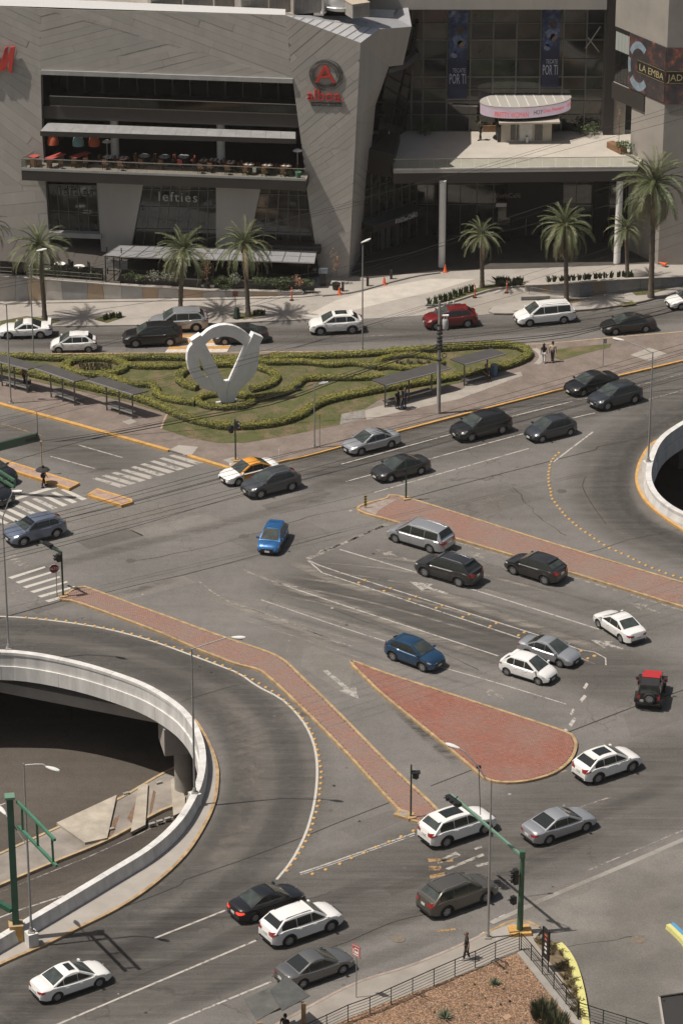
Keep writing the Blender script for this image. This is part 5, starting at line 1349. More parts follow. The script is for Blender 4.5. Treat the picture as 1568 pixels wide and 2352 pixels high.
PAINTS=dict(white=paint('white',(.74,.73,.71)),silver=paint('silver',(.40,.41,.43),.55,.36),grey=paint('grey',(.155,.155,.155),.5,.36),black=paint('black',(.010,.010,.011)),charcoal=paint('charcoal',(.030,.030,.031),.3),red=paint('red',(.17,.014,.016),.2),blue=paint('blue',(.018,.115,.30),.35),navy=paint('navy',(.016,.058,.125),.35),bluegrey=paint('bluegrey',(.17,.20,.27),.5),orange=paint('orange',(.68,.29,.035)),graphite=paint('graphite',(.075,.080,.088),.45),bronze=paint('bronze',(.115,.105,.09),.5,.36),slate=paint('slate',(.045,.052,.062),.4))
SPEC={'sedan':dict(L=4.62,W=1.79,H=1.46,wb=2.68,r=.33,xf=1.38,belt=.93,top=[(-2.31,.52),(-2.29,.80),(-2.2,.98),(-1.75,1.03),(-1.3,.98),(0,.93),(1.0,.93),(1.6,.86),(2.05,.76),(2.25,.62),(2.31,.42)],ws=(1.28,.22),rs=(-.70,-1.78),win=[(1.0,.08),(.05,-.82),(-.86,-1.32)]),'coupe':dict(L=4.5,W=1.82,H=1.36,wb=2.65,r=.34,xf=1.38,belt=.90,top=[(-2.25,.5),(-2.23,.78),(-2.1,.96),(-1.6,1.0),(-1.2,.95),(0,.9),(1.0,.88),(1.6,.82),(2.0,.72),(2.2,.58),(2.25,.4)],ws=(.95,.1),rs=(-.6,-1.65),win=[(.8,-.15),(-.2,-1.1)]),'hatch':dict(L=3.85,W=1.68,H=1.50,wb=2.45,r=.30,xf=1.22,belt=.94,top=[(-1.92,.5),(-1.91,.82),(-1.86,1.0),(-1.6,1.02),(0,.96),(.9,.95),(1.35,.86),(1.72,.72),(1.88,.56),(1.92,.4)],ws=(1.22,.25),rs=(-1.05,-1.80),win=[(.95,.1),(.06,-.70),(-.74,-1.25)]),'suv':dict(L=4.52,W=1.88,H=1.67,wb=2.68,r=.38,xf=1.36,belt=1.12,top=[(-2.26,.62),(-2.25,.96),(-2.18,1.10),(-1.9,1.17),(-1.2,1.15),(0,1.11),(.95,1.09),(1.6,1.02),(2.0,.90),(2.2,.72),(2.26,.48)],ws=(1.22,.22),rs=(-1.28,-2.10),win=[(1.0,.1),(.07,-.82),(-.86,-1.55)]),'big_suv':dict(L=4.95,W=1.96,H=1.76,wb=2.86,r=.39,xf=1.45,belt=1.14,top=[(-2.47,.65),(-2.46,1.05),(-2.40,1.18),(-2.0,1.2),(0,1.14),(1.1,1.13),(1.75,1.06),(2.2,.94),(2.42,.75),(2.47,.5)],ws=(1.36,.40),rs=(-1.62,-2.32),win=[(1.1,.2),(.16,-.8),(-.84,-1.85)]),'van':dict(L=5.12,W=1.98,H=1.74,wb=3.0,r=.35,xf=1.58,belt=1.06,top=[(-2.56,.6),(-2.55,1.0),(-2.48,1.1),(-2.0,1.12),(0,1.06),(1.4,1.04),(1.95,.93),(2.35,.78),(2.52,.6),(2.56,.42)],ws=(1.62,.62),rs=(-2.0,-2.42),win=[(1.36,.32),(.28,-.86),(-.9,-2.0)]),}
CARMESH={}
def car_shapes(kind):
 """all shapes of one body type, built once: name -> mesh (without materials)"""
 if kind in CARMESH:return CARMESH[kind]
 S=SPEC[kind];L2,W2,H=S['L']/2,S['W']/2,S['H'];r=S['r'];xf=S['xf'];xr=xf-S['wb'];belt=S['belt']
 sill=r*.62+.06
 def hw(x):
  e=max(0,abs(x)-(L2-.75))/.75
  return W2*(1-.25*e**2.4)*(1-.012*(x/L2)**2)
 R=r*1.20
 def low(x):
  z=sill+.10*max(0,(abs(x)-(L2-.35))/.35)
  for c in(xf,xr):
   d=R*R-(x-c)**2
   if d>0:z=max(z,r+math.sqrt(d)*.97)
  return z
 def side(x,z):
  """half width of the flank at height z"""
  zt=sm(S['top'],x);w=hw(x)
  t=(z-sill)/max(.05,zt-sill)
  return w*(.955+.045*math.sin(math.pi*min(1,max(0,t))*.8+.25))if t<.86 else w*(.99-.07*(t-.86)/.14)
 xs=sorted(set([-L2,-L2+.03,-L2+.1,-L2+.2,L2-.2,L2-.1,L2-.03,L2]+[-L2+.35+i*(2*L2-.7)/16 for i in range(17)]+[c+R*math.cos(math.pi*k/10)for c in(xf,xr)for k in range(11)]))
 vs,fs,mi=[],[],[];K=9
 for x in xs:
  zt=sm(S['top'],x);zl=min(low(x),zt-.08);w=hw(x)
  col=[(w*.80,zl)]+[(side(x,zl+(zt*.98-zl)*t),zl+(zt-zl)*t)for t in(0,.33,.66,.86)]+[(side(x,zt)*.955,zt-.02),(w*.78,zt+.012),(w*.4,zt+.03),(0,zt+.035)]
  for y,z in col:vs.append((x,y,z))
  for y,z in col:vs.append((x,-y,z))
 n=len(xs);B=2*K
 for i in range(n-1):
  for j in range(K-1):
   a,b=i*B+j,i*B+j+1
   fs.append((a,a+B,b+B,b)[::-1]);mi.append(0 if j>0 else 1)
   a,b=a+K,b+K
   fs.append((a,a+B,b+B,b));mi.append(0 if j>0 else 1)
  a,b=i*B,i*B+K
  fs.append((a,b,b+B,a+B)[::-1]);mi.append(1)
 for i,rev in((0,False),(n-1,True)):
  for j in range(K-1):
   f=(i*B+j,i*B+j+1,i*B+K+j+1,i*B+K+j)
   fs.append(f[::-1]if rev else f);mi.append(0)
 body=MB();body.v,body.f,body.m=vs,fs,mi
 (w0,w1),(r1,r0)=S['ws'],S['rs']
 wb_,wr=W2*.925,W2*.70
 zb=belt-.06
 def roofz(x):
  if x>=w1:return zb+(H-zb-.025)*max(0,(w0-x)/(w0-w1))**.92
  if x<=r1:return zb+(H-.075-zb)*max(0,(x-r0)/(r1-r0))**.9
  t=(x-r1)/(w1-r1)
  return H-.075+.02*t+.07*math.sin(math.pi*t)
 def cside(z):return wb_-(wb_-wr)*(max(0,z-zb)/(H-zb))**1.15
 cx=sorted(set([r0+(r1-r0)*k/6 for k in range(7)]+[r1+(w1-r1)*k/10 for k in range(11)]+[w1+(w0-w1)*k/6 for k in range(7)]))
 cab=MB();cv,cf=[],[];KC=7
 for x in cx:
  zt=roofz(x);row=[]
  for t in(0,.45,.82,.95):row.append((cside(zb+(zt-zb)*t),zb+(zt-zb)*t))
  s=cside(zt);row+=[(s*.93,zt-.004),(s*.5,zt+.012),(0,zt+.016)]
  for y,z in row:cv.append((x,y,z))
  for y,z in row:cv.append((x,-y,z))
 for i in range(len(cx)-1):
  for j in range(KC-1):
   a=i*2*KC+j
   cf.append((a+1,a+1+2*KC,a+2*KC,a));a+=KC
   cf.append((a,a+2*KC,a+1+2*KC,a+1))
 cab.add(cv,cf)
 def cpt(x,s,off):
  z=roofz(x);y=cside(z)*s;e=.02
  nx,nz=-(roofz(x+e)-roofz(x-e))/(2*e),1.0;l=math.hypot(nx,nz)
  return(x+nx/l*off,y,z+nz/l*off+(.016*(1-s*s)))
 def screen(xa,xb_):
  m=MB();v=[];f=[]
  for i in range(7):
   for k in range(7):v.append(cpt(xa+(xb_-xa)*i/6,-.88+1.76*k/6,.014))
  for i in range(6):
   for k in range(6):f.append((i*7+k,i*7+k+1,i*7+k+8,i*7+k+7))
  return m.add(v,f)
 out={'body':body,'cabin':cab,'windscreen':screen(w0-(w0-w1)*.08,w1+(w0-w1)*.06),'rear_window':screen(r0+(r1-r0)*.30,r1-(r1-r0)*.02)}
 zw0,zw1=belt+.015,H-.135
 out['windows']=[]
 for(xa,xb_)in S['win']:
  for sgn in(1,-1):
   m=MB();v=[];f=[]
   for i in range(5):
    z=zw0+(zw1-zw0)*i/4
    def lim(x):
     hi=w0-(w0-w1)*((z+.10-zb)/(H-zb-.025))**1.05-.03
     lo=r0+(r1-r0)*((z+.07-zb)/(H-.06-zb))**1.1+.05
     return max(min(x,hi),lo)
    for k in range(3):
     v.append((lim(xa+(xb_-xa)*k/2),sgn*(cside(z)+.012),z))
   for i in range(4):
    for k in range(2):f.append((i*3+k,i*3+k+1,i*3+k+4,i*3+k+3))
   out['windows'].append(m.add(v,f))
 out['doors']=[]
 for(xa,xb_)in S['win'][:2]if kind!='coupe' else S['win'][:1]:
  for sgn in(1,-1):
   m=MB();v=[];f=[]
   lo_x,hi_x=xb_+.01,xa-.02
   hi_x=min(hi_x,xf-R-.04);lo_x=max(lo_x,xr+R*(.55 if xa<.2 else 0)+.02)
   for i in range(6):
    for k in range(5):
     x=lo_x+(hi_x-lo_x)*k/4;z=max(low(x)+.03,sill+.05)+(belt-.1-max(low(x)+.03,sill+.05))*i/5
     v.append((x,sgn*(side(x,z)+.010),z))
   for i in range(5):
    for k in range(4):f.append((i*5+k,i*5+k+1,i*5+k+6,i*5+k+5))
   out['doors'].append((m.add(v,f),(lo_x+.14,sgn*(side(lo_x+.14,belt-.17)+.018),belt-.17)))
 CARMESH[kind]=out
 out['fn']=(hw,low,side,roofz,cside,sill,R,w0,w1,r0,r1,zb)
 return out
WHEEL={}
def wheel_meshes(r):
 k=round(r,2)
 if k in WHEEL:return WHEEL[k]
 t=MB().lathe([(r*.62,-.10),(r*.9,-.108),(r,-.08),(r,.08),(r*.9,.108),(r*.62,.10),(r*.62,-.10)],n=26,axis='y').build('wheel',M_TYRE,smooth=True)
 rm=MB().lathe([(r*.64,-.09),(r*.64,.09),(r*.56,.096),(r*.54,.03),(r*.1,.03),(0,.03)],n=26,axis='y')
 for i in range(5):
  a=2*math.pi*i/5
  rm.beam((0,.075,0),(r*.6*math.cos(a),.088,r*.6*math.sin(a)),r*.17,.03,up=Vector((0,1,0)))
 rm.lathe([(r*.14,.06),(r*.13,.10),(0,.10)],n=12,axis='y')
 rm=rm.build('rim',M_RIM,smooth=True)
 WHEEL[k]=(t.data,rm.data)
 bpy.data.objects.remove(t);bpy.data.objects.remove(rm)
 return WHEEL[k]
CACHE={}
def car_obj(name,key,mb,mats,parent,smooth=True,angle=32):
 """one mesh per shape and paint, shared by alike cars"""
 key=(name,key,tuple(m.name for m in mats))
 if key not in CACHE:
  o=mb.build(name,mats,None,smooth,angle=angle);CACHE[key]=o.data
  o.parent=parent;return o
 return share(name,CACHE[key],parent)
def car(kind,px,py,az,col,label,roof=None,door=None,rim=None,rails=False,sunroof=False,wing=False,group='cars on the roads',z=.0,brake=False,name=None,hz=.55,sc=1.0):
 S=SPEC[kind];sh=car_shapes(kind);hw,low,side,roofz,cside,sill,R,w0,w1,r0,r1,zb=sh['fn']
 p=G(px,py,hz);L2,W2=S['L']/2,S['W']/2
 root=thing(name or{'sedan':'sedan_car','coupe':'sports_car','hatch':'hatchback_car','suv':'suv_car','big_suv':'suv_car','van':'minivan'}[kind],label,'minivan' if kind=='van' else 'car',(p.x,p.y,z),rad(az),group)
 root.scale=(sc,min(sc,1.03),(sc+1)/2)
 P=PAINTS[col];PR=PAINTS[roof]if roof else P;PD=PAINTS[door]if door else P
 car_obj('body',kind,sh['body'],[P,M_UNDER],root)
 car_obj('roof',kind,sh['cabin'],[PR],root)
 car_obj('windscreen',kind,sh['windscreen'],[M_WSCREEN],root);car_obj('rear_window',kind,sh['rear_window'],[M_WSCREEN if px%3==0 else M_CARGLASS],root)
 for i,w in enumerate(sh['windows']):car_obj('side_window',(kind,i),w,[M_CARGLASS],root)
 for i,(d,h)in enumerate(sh['doors']):
  do=car_obj('door',(kind,i),d,[PD],root)
  ho=car_obj('door_handle',(kind,i),MB().box(h,(.2,.03,.035)),[PD],do,False)
 tm,rm=wheel_meshes(S['r'])
 for x in(S['xf'],S['xf']-S['wb']):
  for s in(1,-1):
   w=share('wheel',tm,root,(x,s*(W2-.125),S['r']),(0,0,0 if s>0 else math.pi))
   share('rim',rm,w)
 car_obj('underbody',kind,MB().box((0,0,sill+.08),(S['L']-.5,W2*1.25,.34)),[M_UNDER],root,False)
 suvish=kind in('suv','big_suv','van')
 zh=sm(S['top'],L2-.22)-.07;zt=(S['belt']-.12)if kind!='sedan' else .80
 for s in(1,-1):
  m=MB();hl=[]
  for k in range(5):
   x=L2-.06-.40*k/4;y=side(x,zh)if k else hw(x)*.66
   y0=y+.012 if k else y
   zz=sm(S['top'],x)-.05 if k<4 else sm(S['top'],x)-.09
   hl+=[(x+.012,s*(y0-(.02 if k else 0)),min(zz,zh+.06+k*.012)),(x+.014,s*(y0-(.0 if k else 0)),zh-.07+k*.018)]
  m.add(hl,[(2*k,2*k+1,2*k+3,2*k+2)for k in range(4)])
  m.add([(L2+.012,s*hw(L2)*.52,zh+.05-.03),(L2+.012,s*hw(L2)*.52,zh-.08),hl[1],hl[0]],[(0,1,2,3)])
  car_obj('headlight',(kind,s),m,[M_HEAD],root)
  tl=MB();xr_=-L2
  if suvish:pr=[(xr_+.34,zt+.13,zt-.02),(xr_+.12,zt+.16,zt-.10),(xr_+.015,zt+.13,zt-.13)]
  else:pr=[(xr_+.30,zt+.06,zt-.03),(xr_+.10,zt+.07,zt-.08),(xr_+.012,zt+.05,zt-.10)]
  v=[]
  for x,a,b in pr:v+=[(x-.01,s*(side(x,a)+.014),a),(x-.01,s*(side(x,b)+.014),b)]
  v+=[(xr_-.016,s*hw(-L2)*(.58),pr[2][1]-.01),(xr_-.016,s*hw(-L2)*.58,pr[2][2])]
  tl.add(v,[(2*k,2*k+1,2*k+3,2*k+2)for k in range(3)])
  car_obj('taillight',(kind,s),tl,[M_BRAKE if brake else M_TAIL],root)
  mx=w0-.22;mz=S['belt']+.06
  car_obj('wing_mirror',(kind,s),MB().box((mx,s*(W2+.07),mz),(.12,.18,.12)).box((mx,s*(W2-.03),mz-.03),(.06,.1,.05)),[P],root,False)
  if rails:car_obj('roof_rail',(kind,s),MB().tube([(w1-.12,s*W2*.62,S['H']-.045),(w1-.25,s*W2*.63,S['H']+.025),(r1+.3,s*W2*.63,S['H']+.0),(r1+.15,s*W2*.62,S['H']-.06)],.02,6),[M_TRIM if col in('white','red')else M_RIM],root)
 gz_=zh-.16
 car_obj('grille',kind,MB().box((L2+.006,0,gz_-.0),(.03,W2*1.0,.14)),[M_TRIM],root,False)
 car_obj('front_intake',kind,MB().box((L2+.004,0,sill+.13),(.03,W2*1.2,.12)),[M_TRIM],root,False)
 car_obj('rear_valance',kind,MB().box((-L2+.0,0,sill+.12),(.03,W2*1.3,.14)),[M_TRIM],root,False)
 car_obj('number_plate',(kind,0),MB().box((-L2-.015,0,zt-.16),(.02,.36,.16)),[M_PLATE],root,False)
 car_obj('number_plate',(kind,1),MB().box((L2+.028,0,gz_-.12),(.02,.36,.14)),[M_PLATE],root,False)
 for s in(1,-1):car_obj('sill_trim',(kind,s),MB().box(((S['xf']*2-S['wb'])/2,s*(W2*.965),sill+.03),(S['wb']-2*R-.04,.04,.08)),[M_TRIM],root,False)
 if sunroof:
  xa,xb_=w1-(w1-r1)*.12,r1+(w1-r1)*(.22 if kind!='sedan' else .45);m=MB();v=[]
  for i in range(7):
   x=xa+(xb_-xa)*i/6;zt_=roofz(x)
   for k in range(5):
    s_=-.62+1.24*k/4;v.append((x,cside(zt_)*s_,zt_+.030))
  m.add(v,[(i*5+k,i*5+k+1,i*5+k+6,i*5+k+5)for i in range(6)for k in range(4)])
  car_obj('sunroof',kind,m,[M_CARGLASS],root)
 if wing:
  car_obj('rear_spoiler',kind,MB().box((-L2+.22,0,1.22),(.28,W2*1.7,.04)).box((-L2+.25,.5,1.1),(.1,.05,.24)).box((-L2+.25,-.5,1.1),(.1,.05,.24)),[P],root,False)
 elif kind in('hatch','suv','big_suv'):
  car_obj('roof_spoiler',kind,MB().box((r1-.06,0,S['H']-.06),(.26,W2*1.25,.045)),[PR],root,False)
 if kind in('suv','big_suv'):
  for x in(S['xf'],S['xf']-S['wb']):
   for s in(1,-1):
    arc=[(x+(R+.015)*math.cos(a*math.pi/10),s*(side(x+(R+.015)*math.cos(a*math.pi/10),S['r']+.2)+.012),S['r']+(R+.015)*.97*math.sin(a*math.pi/10))for a in range(0,11)]
    car_obj('arch_trim',(kind,x,s),MB().tube(arc,.03,5),[M_TRIM],root)
 return root
UA=190
car('coupe',58,756,183,'white','white sports car with a raised rear spoiler at the frame edge, upper street',wing=True)
car('hatch',169,789,183,'white','small white hatchback driving beside the planted garden, upper street')
car('big_suv',410,741,186,'silver','silver grey suv with roof rails behind the black suv, upper street',rails=True)
car('big_suv',350,774,186,'black','black suv on the orange and white crossing, upper street',rim='dark')
car('sedan',552,769,187,'charcoal','dark sedan half hidden behind the white monogram sculpture')
car('suv',770,746,187,'white','white crossover with dark roof glass in front of the leaning stone corner',sunroof=True)
car('suv',1033,733,192,'red','dark red suv behind the utility pole',rails=True)
car('van',1250,724,194,'white','white minivan in front of the fullest palm crown',rails=True)
car('sedan',1442,745,194,'charcoal','charcoal sedan on the upper street below the tallest palm')
car('sedan',1590,687,198,'white','white car cut by the frame edge beside the tallest palm')
car('sedan',572,1083,211,'white','taxi with orange roof and doors over a white body',roof='orange',door='orange',name='taxi')
car('suv',622,1112,211,'graphite','graphite hatch like suv overlapping the taxi',rails=True)
car('sedan',852,1014,211,'silver','silver sedan alone in the lane beside the yellow kerb')
car('sedan',920,1075,211,'charcoal','charcoal sedan passing behind the bare green pole')
car('big_suv',1104,982,211,'black','black suv in the middle lane of the avenue below the utility pole')
car('hatch',1264,986,211,'slate','slate blue hatchback following the black suv on the avenue',sc=1.08)
car('sedan',1358,880,212,'black','black sedan beside the yellow kerb, upper of the dark pair')
car('suv',1412,912,212,'slate','slate dark suv in the next lane, lower of the dark pair')
car('suv',80,1220,212,'bluegrey','pale blue grey suv crossing in front of the striped crosswalk')
car('hatch',627,1236,258,'blue','bright blue hatchback turning alone in the middle of the junction')
car('suv',-25,1085,-35,'black','black suv waiting at the crosswalk, farther one of two at the frame edge')
car('suv',-32,1132,-35,'black','black suv waiting at the crosswalk, nearer one of two at the frame edge')
car('van',965,1233,145,'silver','silver minivan stopped beside the faded red island',rails=True,sunroof=False)
car('big_suv',1030,1310,145.5,'charcoal','dark grey suv with bright wheels behind the silver minivan',rails=True)
car('suv',1230,1306,143,'charcoal','dark suv alone beside the faded red island')
car('sedan',1422,1437,121,'white','white sedan seen from behind, turning near the white arrow',sc=.97)
car('suv',952,1504,-39,'navy','dark blue small suv above the tip of the red triangle island',sc=.94)
car('sedan',1261,1495,-35,'silver','silver sedan beside the white hatchback, facing the viewer',sc=.94)
car('hatch',1213,1536,-34,'white','white hatchback beside the silver sedan, facing the viewer')
car('suv',1393,1757,33,'white','white crossover with dark roof window to the side of the red triangle',sunroof=True)
car('big_suv',1050,1900,33,'white','white suv under the green signal arm',sunroof=True)
car('sedan',1283,1895,33,'silver','silver sedan ahead of the white suv near the lamp post',sc=1.05)
car('big_suv',1050,2058,34,'bronze','bronze grey suv with roof rails behind the tall lamp post',rails=True)
car('sedan',612,2072,33,'black','black car with lit red tail light beside the white suv',brake=True)
car('big_suv',692,2124,33,'white','large white suv in the middle lane next to the black car',rails=True)
car('sedan',722,2222,33,'grey','grey sedan partly under the bus stop roof sheet')
car('sedan',162,2252,33,'white','white sedan alone in the lane by the green gantry shadow',sunroof=True)
def jeep(px,py,az):
 p=G(px,py,.6)
 t=thing('off_road_car','red boxy off road car with black soft top and spare wheel on its back','car',(p.x,p.y,0),rad(az),'cars on the roads')
 RD=paint('jeep_dark_red',(.10,.010,.010));RT=paint('jeep_red',(.42,.022,.02));BK=mat('soft_top',(.016,.016,.017),.85,bump=.2,bscale=20)
 local(MB().box((-.45,0,.82),(2.3,1.5,.72)).box((1.15,0,.84),(1.3,1.22,.62)).box((.1,0,.55),(3.3,1.3,.3)),'body',RD,t)
 local(MB().box((1.2,0,1.17),(1.25,1.16,.06)),'hood',RT,t)
 b=MB();
 ro=[(-1.62,.72,1.18),(.42,.74,1.18),(.12,.60,1.80),(-1.5,.60,1.82)]
 v=[q for q in ro]+[(x,-y,z)for x,y,z in ro]
 b.add(v,[(0,1,2,3),(7,6,5,4),(3,2,6,7),(0,3,7,4),(1,5,6,2)])
 local(b,'soft_top',BK,t)
 local(MB().box((-.12,0,1.835),(.6,1.18,.04)),'roof_panel',RT,t)
 local(MB().quad((.44,.66,1.2),(.44,-.66,1.2),(.17,-.55,1.74),(.17,.55,1.74)),'windscreen',M_CARGLASS,t)
 local(MB().quad((-1.635,.56,1.25),(-1.635,-.56,1.25),(-1.53,-.5,1.72),(-1.53,.5,1.72)),'rear_window',M_CARGLASS,t)
 local(MB().box((-1.615,0,.84),(.03,1.0,.6)),'tailgate',BK,t)
 for s in(1,-1):
  for xa,xb_ in((.25,-.55),(-.65,-1.4)):
   local(MB().add([(xa,s*.745,1.22),(xb_,s*.745,1.22),(xb_,s*.63,1.72),(xa-.18,s*.63,1.72)],[(0,1,2,3)]),'side_window',M_CARGLASS,t)
  d=local(MB().box((-.1,s*.757,.86),(.95,.03,.58)),'door',RD,t);local(MB().box((-.42,s*.785,1.02),(.14,.03,.04)),'door_handle',M_TRIM,d)
  for x in(1.3,-1.15):
   fl=MB().box((x,s*.78,.86),(1.0,.34,.05)).box((x+.5,s*.78,.72),(.05,.34,.26)).box((x-.5,s*.78,.72),(.05,.34,.26))
   local(fl,'fender',M_TRIM,t)
  local(MB().lathe([(.11,0),(.1,.05),(0,.06)],(1.8,s*.42,.9),14,'x'),'headlight',M_HEAD,t)
  local(MB().box((-1.63,s*.66,.95),(.06,.14,.22)),'taillight',M_TAIL,t)
  local(MB().box((.42,s*.95,1.28),(.1,.2,.2)),'wing_mirror',RD,t)
 tm,rm=wheel_meshes(.39)
 for x in(1.3,-1.15):
  for s in(1,-1):
   w=share('wheel',tm,t,(x,s*.78,.39),(0,0,0 if s>0 else math.pi));share('rim',rm,w)
 w=share('spare_wheel',tm,t,(-1.74,-.05,.98),(0,0,math.pi/2));share('rim',rm,w)
 local(MB().box((1.9,0,.6),(.14,1.5,.16)).box((-1.75,0,.55),(.12,1.45,.16)),'bumper',M_TRIM,t)
 local(MB().box((1.81,0,.9),(.03,1.1,.4)),'grille',M_TRIM,t)
 local(MB().box((-1.64,.5,.72),(.02,.3,.15)),'number_plate',M_PLATE,t)
jeep(1494,1588,80)
# ====== PLANTS AND GARDEN
M_TRUNK=mat('palm_trunk',(.135,.105,.08),.95,var=.4,scale=5,bump=.8,bscale=9,stretch=(1,1,3))
M_FR=[mat('frond_green',(.105,.122,.05),.55,var=.25,scale=2),mat('frond_pale',(.16,.168,.082),.5,var=.2,scale=2),mat('frond_dry',(.23,.19,.105),.6,var=.25,scale=2),mat('frond_deep',(.085,.105,.045),.55,var=.25,scale=2)]
M_FLOWER=mat('palm_flower',(.33,.19,.05),.8)
def frond_mesh(L,droop,lift,mi,seed,wid=.28,thin=1.0):
 """one feather leaf growing along +x from the origin: bowed rib with two rows of leaflets"""
 rnd=random.Random(seed);mb=MB()
 rib=[]
 n=11
 for i in range(n+1):
  t=i/n;ang=lift-droop*t**1.35
  if i==0:rib.append(Vector((0,0,0)));continue
  rib.append(rib[-1]+Vector((math.cos(ang),0,math.sin(ang)))*(L/n))
 mb.tube(rib,[.035*(1-.85*i/n)for i in range(n+1)],4)
 k=int(26*thin)
 for j in range(k):
  t=.10+.90*j/k;i=min(n-1,int(t*n));f=t*n-i
  p=rib[i].lerp(rib[i+1],f);d=(rib[i+1]-rib[i]).normalized()
  ll=wid*L*.62*(math.sin(math.pi*(.12+.80*t))**.7)*rnd.uniform(.85,1.1)
  up=Vector((-d.z,0,d.x))
  for s in(1,-1):
   a=rad(27+12*rnd.random())
   dv=(d*math.cos(a)+Vector((0,s,0))*math.sin(a)+up*rnd.uniform(.05,.35)).normalized()
   tip=p+dv*ll+Vector((0,0,-.10*ll))
   w=d*.020
   mb.add([p-w,p+w,p+dv*ll*.6+w*.7,tip,p+dv*ll*.6-w*.7],[(0,1,2,3,4)])
 o=mb.build('frond',M_FR[mi]);me=o.data;bpy.data.objects.remove(o)
 return me
FRONDS={}
def palm(bx,by,cx,cy,R,label,full=1.0,flower=False,rtrunk=.20,skirt=0,nf=48,z0=0.0,dry=.25):
 b=G(bx,by,z0);h=height_at(b,cy)-z0;top=aty(cx,cy,b.y)
 t=thing('palm_tree',label,'palm',(b.x,b.y,z0),0,'palms in front of the mall')
 lean=top.x-b.x;rnd=random.Random(int(bx*7+by))
 pts,rs=[],[]
 n=26
 for i in range(n+1):
  f=i/n;pts.append((lean*f**1.3,.03*math.sin(f*9),h*f-.12*(f==0)))
  rs.append(rtrunk*(1.35-.35*min(1,f*8))*(1-.12*f)*(1+(.07 if i%2 else-.05))*(1.45 if .93<=f<=.97 else(1.2 if f>.9 else 1)))
 local(MB().tube(pts,rs,12),'trunk',M_TRUNK,t,True,60)
 tp=Vector(pts[-1])
 hd=MB().lathe([(rtrunk*1.2,-.7),(rtrunk*1.75,-.35),(rtrunk*1.5,0),(rtrunk*.7,.25),(0,.3)],tuple(tp),10)
 local(hd,'crown_base',M_TRUNK,t,True,60)
 for k in range(nf):
  f=k/nf
  lift=rad(82-118*f**.95+rnd.uniform(-8,8))if not skirt else rad(82-150*f**.95+rnd.uniform(-8,8))
  droop=rad(46+30*rnd.random()+25*(1-abs(.5-f)))*(.75 if f<.25 else 1)
  L=R*1.22*rnd.uniform(.88,1.12)*(.80+.3*min(1,f*2.5))
  q=(round(math.degrees(lift)/9),round(math.degrees(droop)/14),min(3,0 if rnd.random()>.5 else rnd.choice((1,3)))if f<.75 else(2 if rnd.random()<dry else 1),rnd.randint(0,1))
  if q not in FRONDS:FRONDS[q]=frond_mesh(2.0,rad(q[1]*14),rad(q[0]*9),q[2],hash(q)%999)
  o=share('frond',FRONDS[q],t,tp+Vector((0,0,.12*(1-f))),(rnd.uniform(-.25,.25),0,k*2.39996+rnd.uniform(-.2,.2)),(L/2,L/2,L/2))
 if flower:
  fm=MB()
  for k in range(34):
   a=rnd.uniform(0,6.28);e=rnd.uniform(.1,1.1);r=rnd.uniform(.35,.75)
   fm.beam(tp+Vector((0,0,-.1)),tp+Vector((r*math.cos(a)*math.cos(e),r*math.sin(a)*math.cos(e),r*math.sin(e)-.1)),.035,.035)
  local(fm,'flower_stalks',M_FLOWER,t)
 return t
palm(103,735,90,565,2.35,'palm with drooping crown standing nearest the frame edge by the patio railing',dry=.15)
palm(414,718,421,575,2.35,'palm with wide crown in front of the lefties window and canopy',dry=.2)
palm(570,727,560,562,2.35,'palm whose crown overlaps the stone pier beside the lefties window',dry=.3)
palm(1107,660,1105,540,1.75,'small palm beside the first white portico column',nf=40,rtrunk=.19)
palm(1300,694,1297,520,2.3,'palm with hanging skirt of fronds and orange flower stalks at its heart',flower=True,skirt=1,nf=70,dry=.75)
palm(1440,638,1437,527,1.7,'small palm tucked behind the tallest palm by the second column',nf=36,rtrunk=.18)
palm(1494,686,1501,420,3.1,'tallest palm with long arching fronds before the picture screen wing',flower=True,nf=64,rtrunk=.24,dry=.55,skirt=1)
palm(-28,690,-30,520,2.0,'palm mostly outside the frame with only frond tips showing by the wall',nf=34)
# ---- hedges: clipped body plus leaf skin
M_HGREEN=mat('hedge_core',(.05,.056,.016),.95)
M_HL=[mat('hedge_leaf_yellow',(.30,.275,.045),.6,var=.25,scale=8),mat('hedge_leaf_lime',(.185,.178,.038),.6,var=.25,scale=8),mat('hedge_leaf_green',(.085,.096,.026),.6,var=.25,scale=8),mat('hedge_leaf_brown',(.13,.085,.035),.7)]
def leaf_cloud(points,normals,size,weights,rng,jitter=.6):
 """small four-sided leaves at the given points"""
 n=len(points)
 P_=np.asarray(points);N_=np.asarray(normals)
 d=N_+rng.normal(0,jitter,(n,3));d/=np.linalg.norm(d,axis=1)[:,None]+1e-9
 a=np.cross(d,rng.normal(0,1,(n,3)));a/=np.linalg.norm(a,axis=1)[:,None]+1e-9
 b=np.cross(d,a)
 s=(size*rng.uniform(.6,1.3,n))[:,None]
 V=np.stack([P_-a*s,P_-b*s*.45,P_+a*s,P_+b*s*.45],1).reshape(-1,3)
 F=np.arange(4*n).reshape(-1,4)
 mi=rng.choice(len(weights),n,p=np.array(weights)/sum(weights))
 return V,F,mi
def cloud_obj(name,V,F,mi,mats,parent=None,off=(0,0,0)):
 me=bpy.data.meshes.new(name)
 V=V-np.array(off)
 me.from_pydata(V.tolist(),[],F.tolist())
 for m in mats:me.materials.append(m)
 me.polygons.foreach_set('material_index',mi.astype(np.int32))
 o=bpy.data.objects.new(name,me);COL.objects.link(o)
 if parent:o.parent=parent
 return o
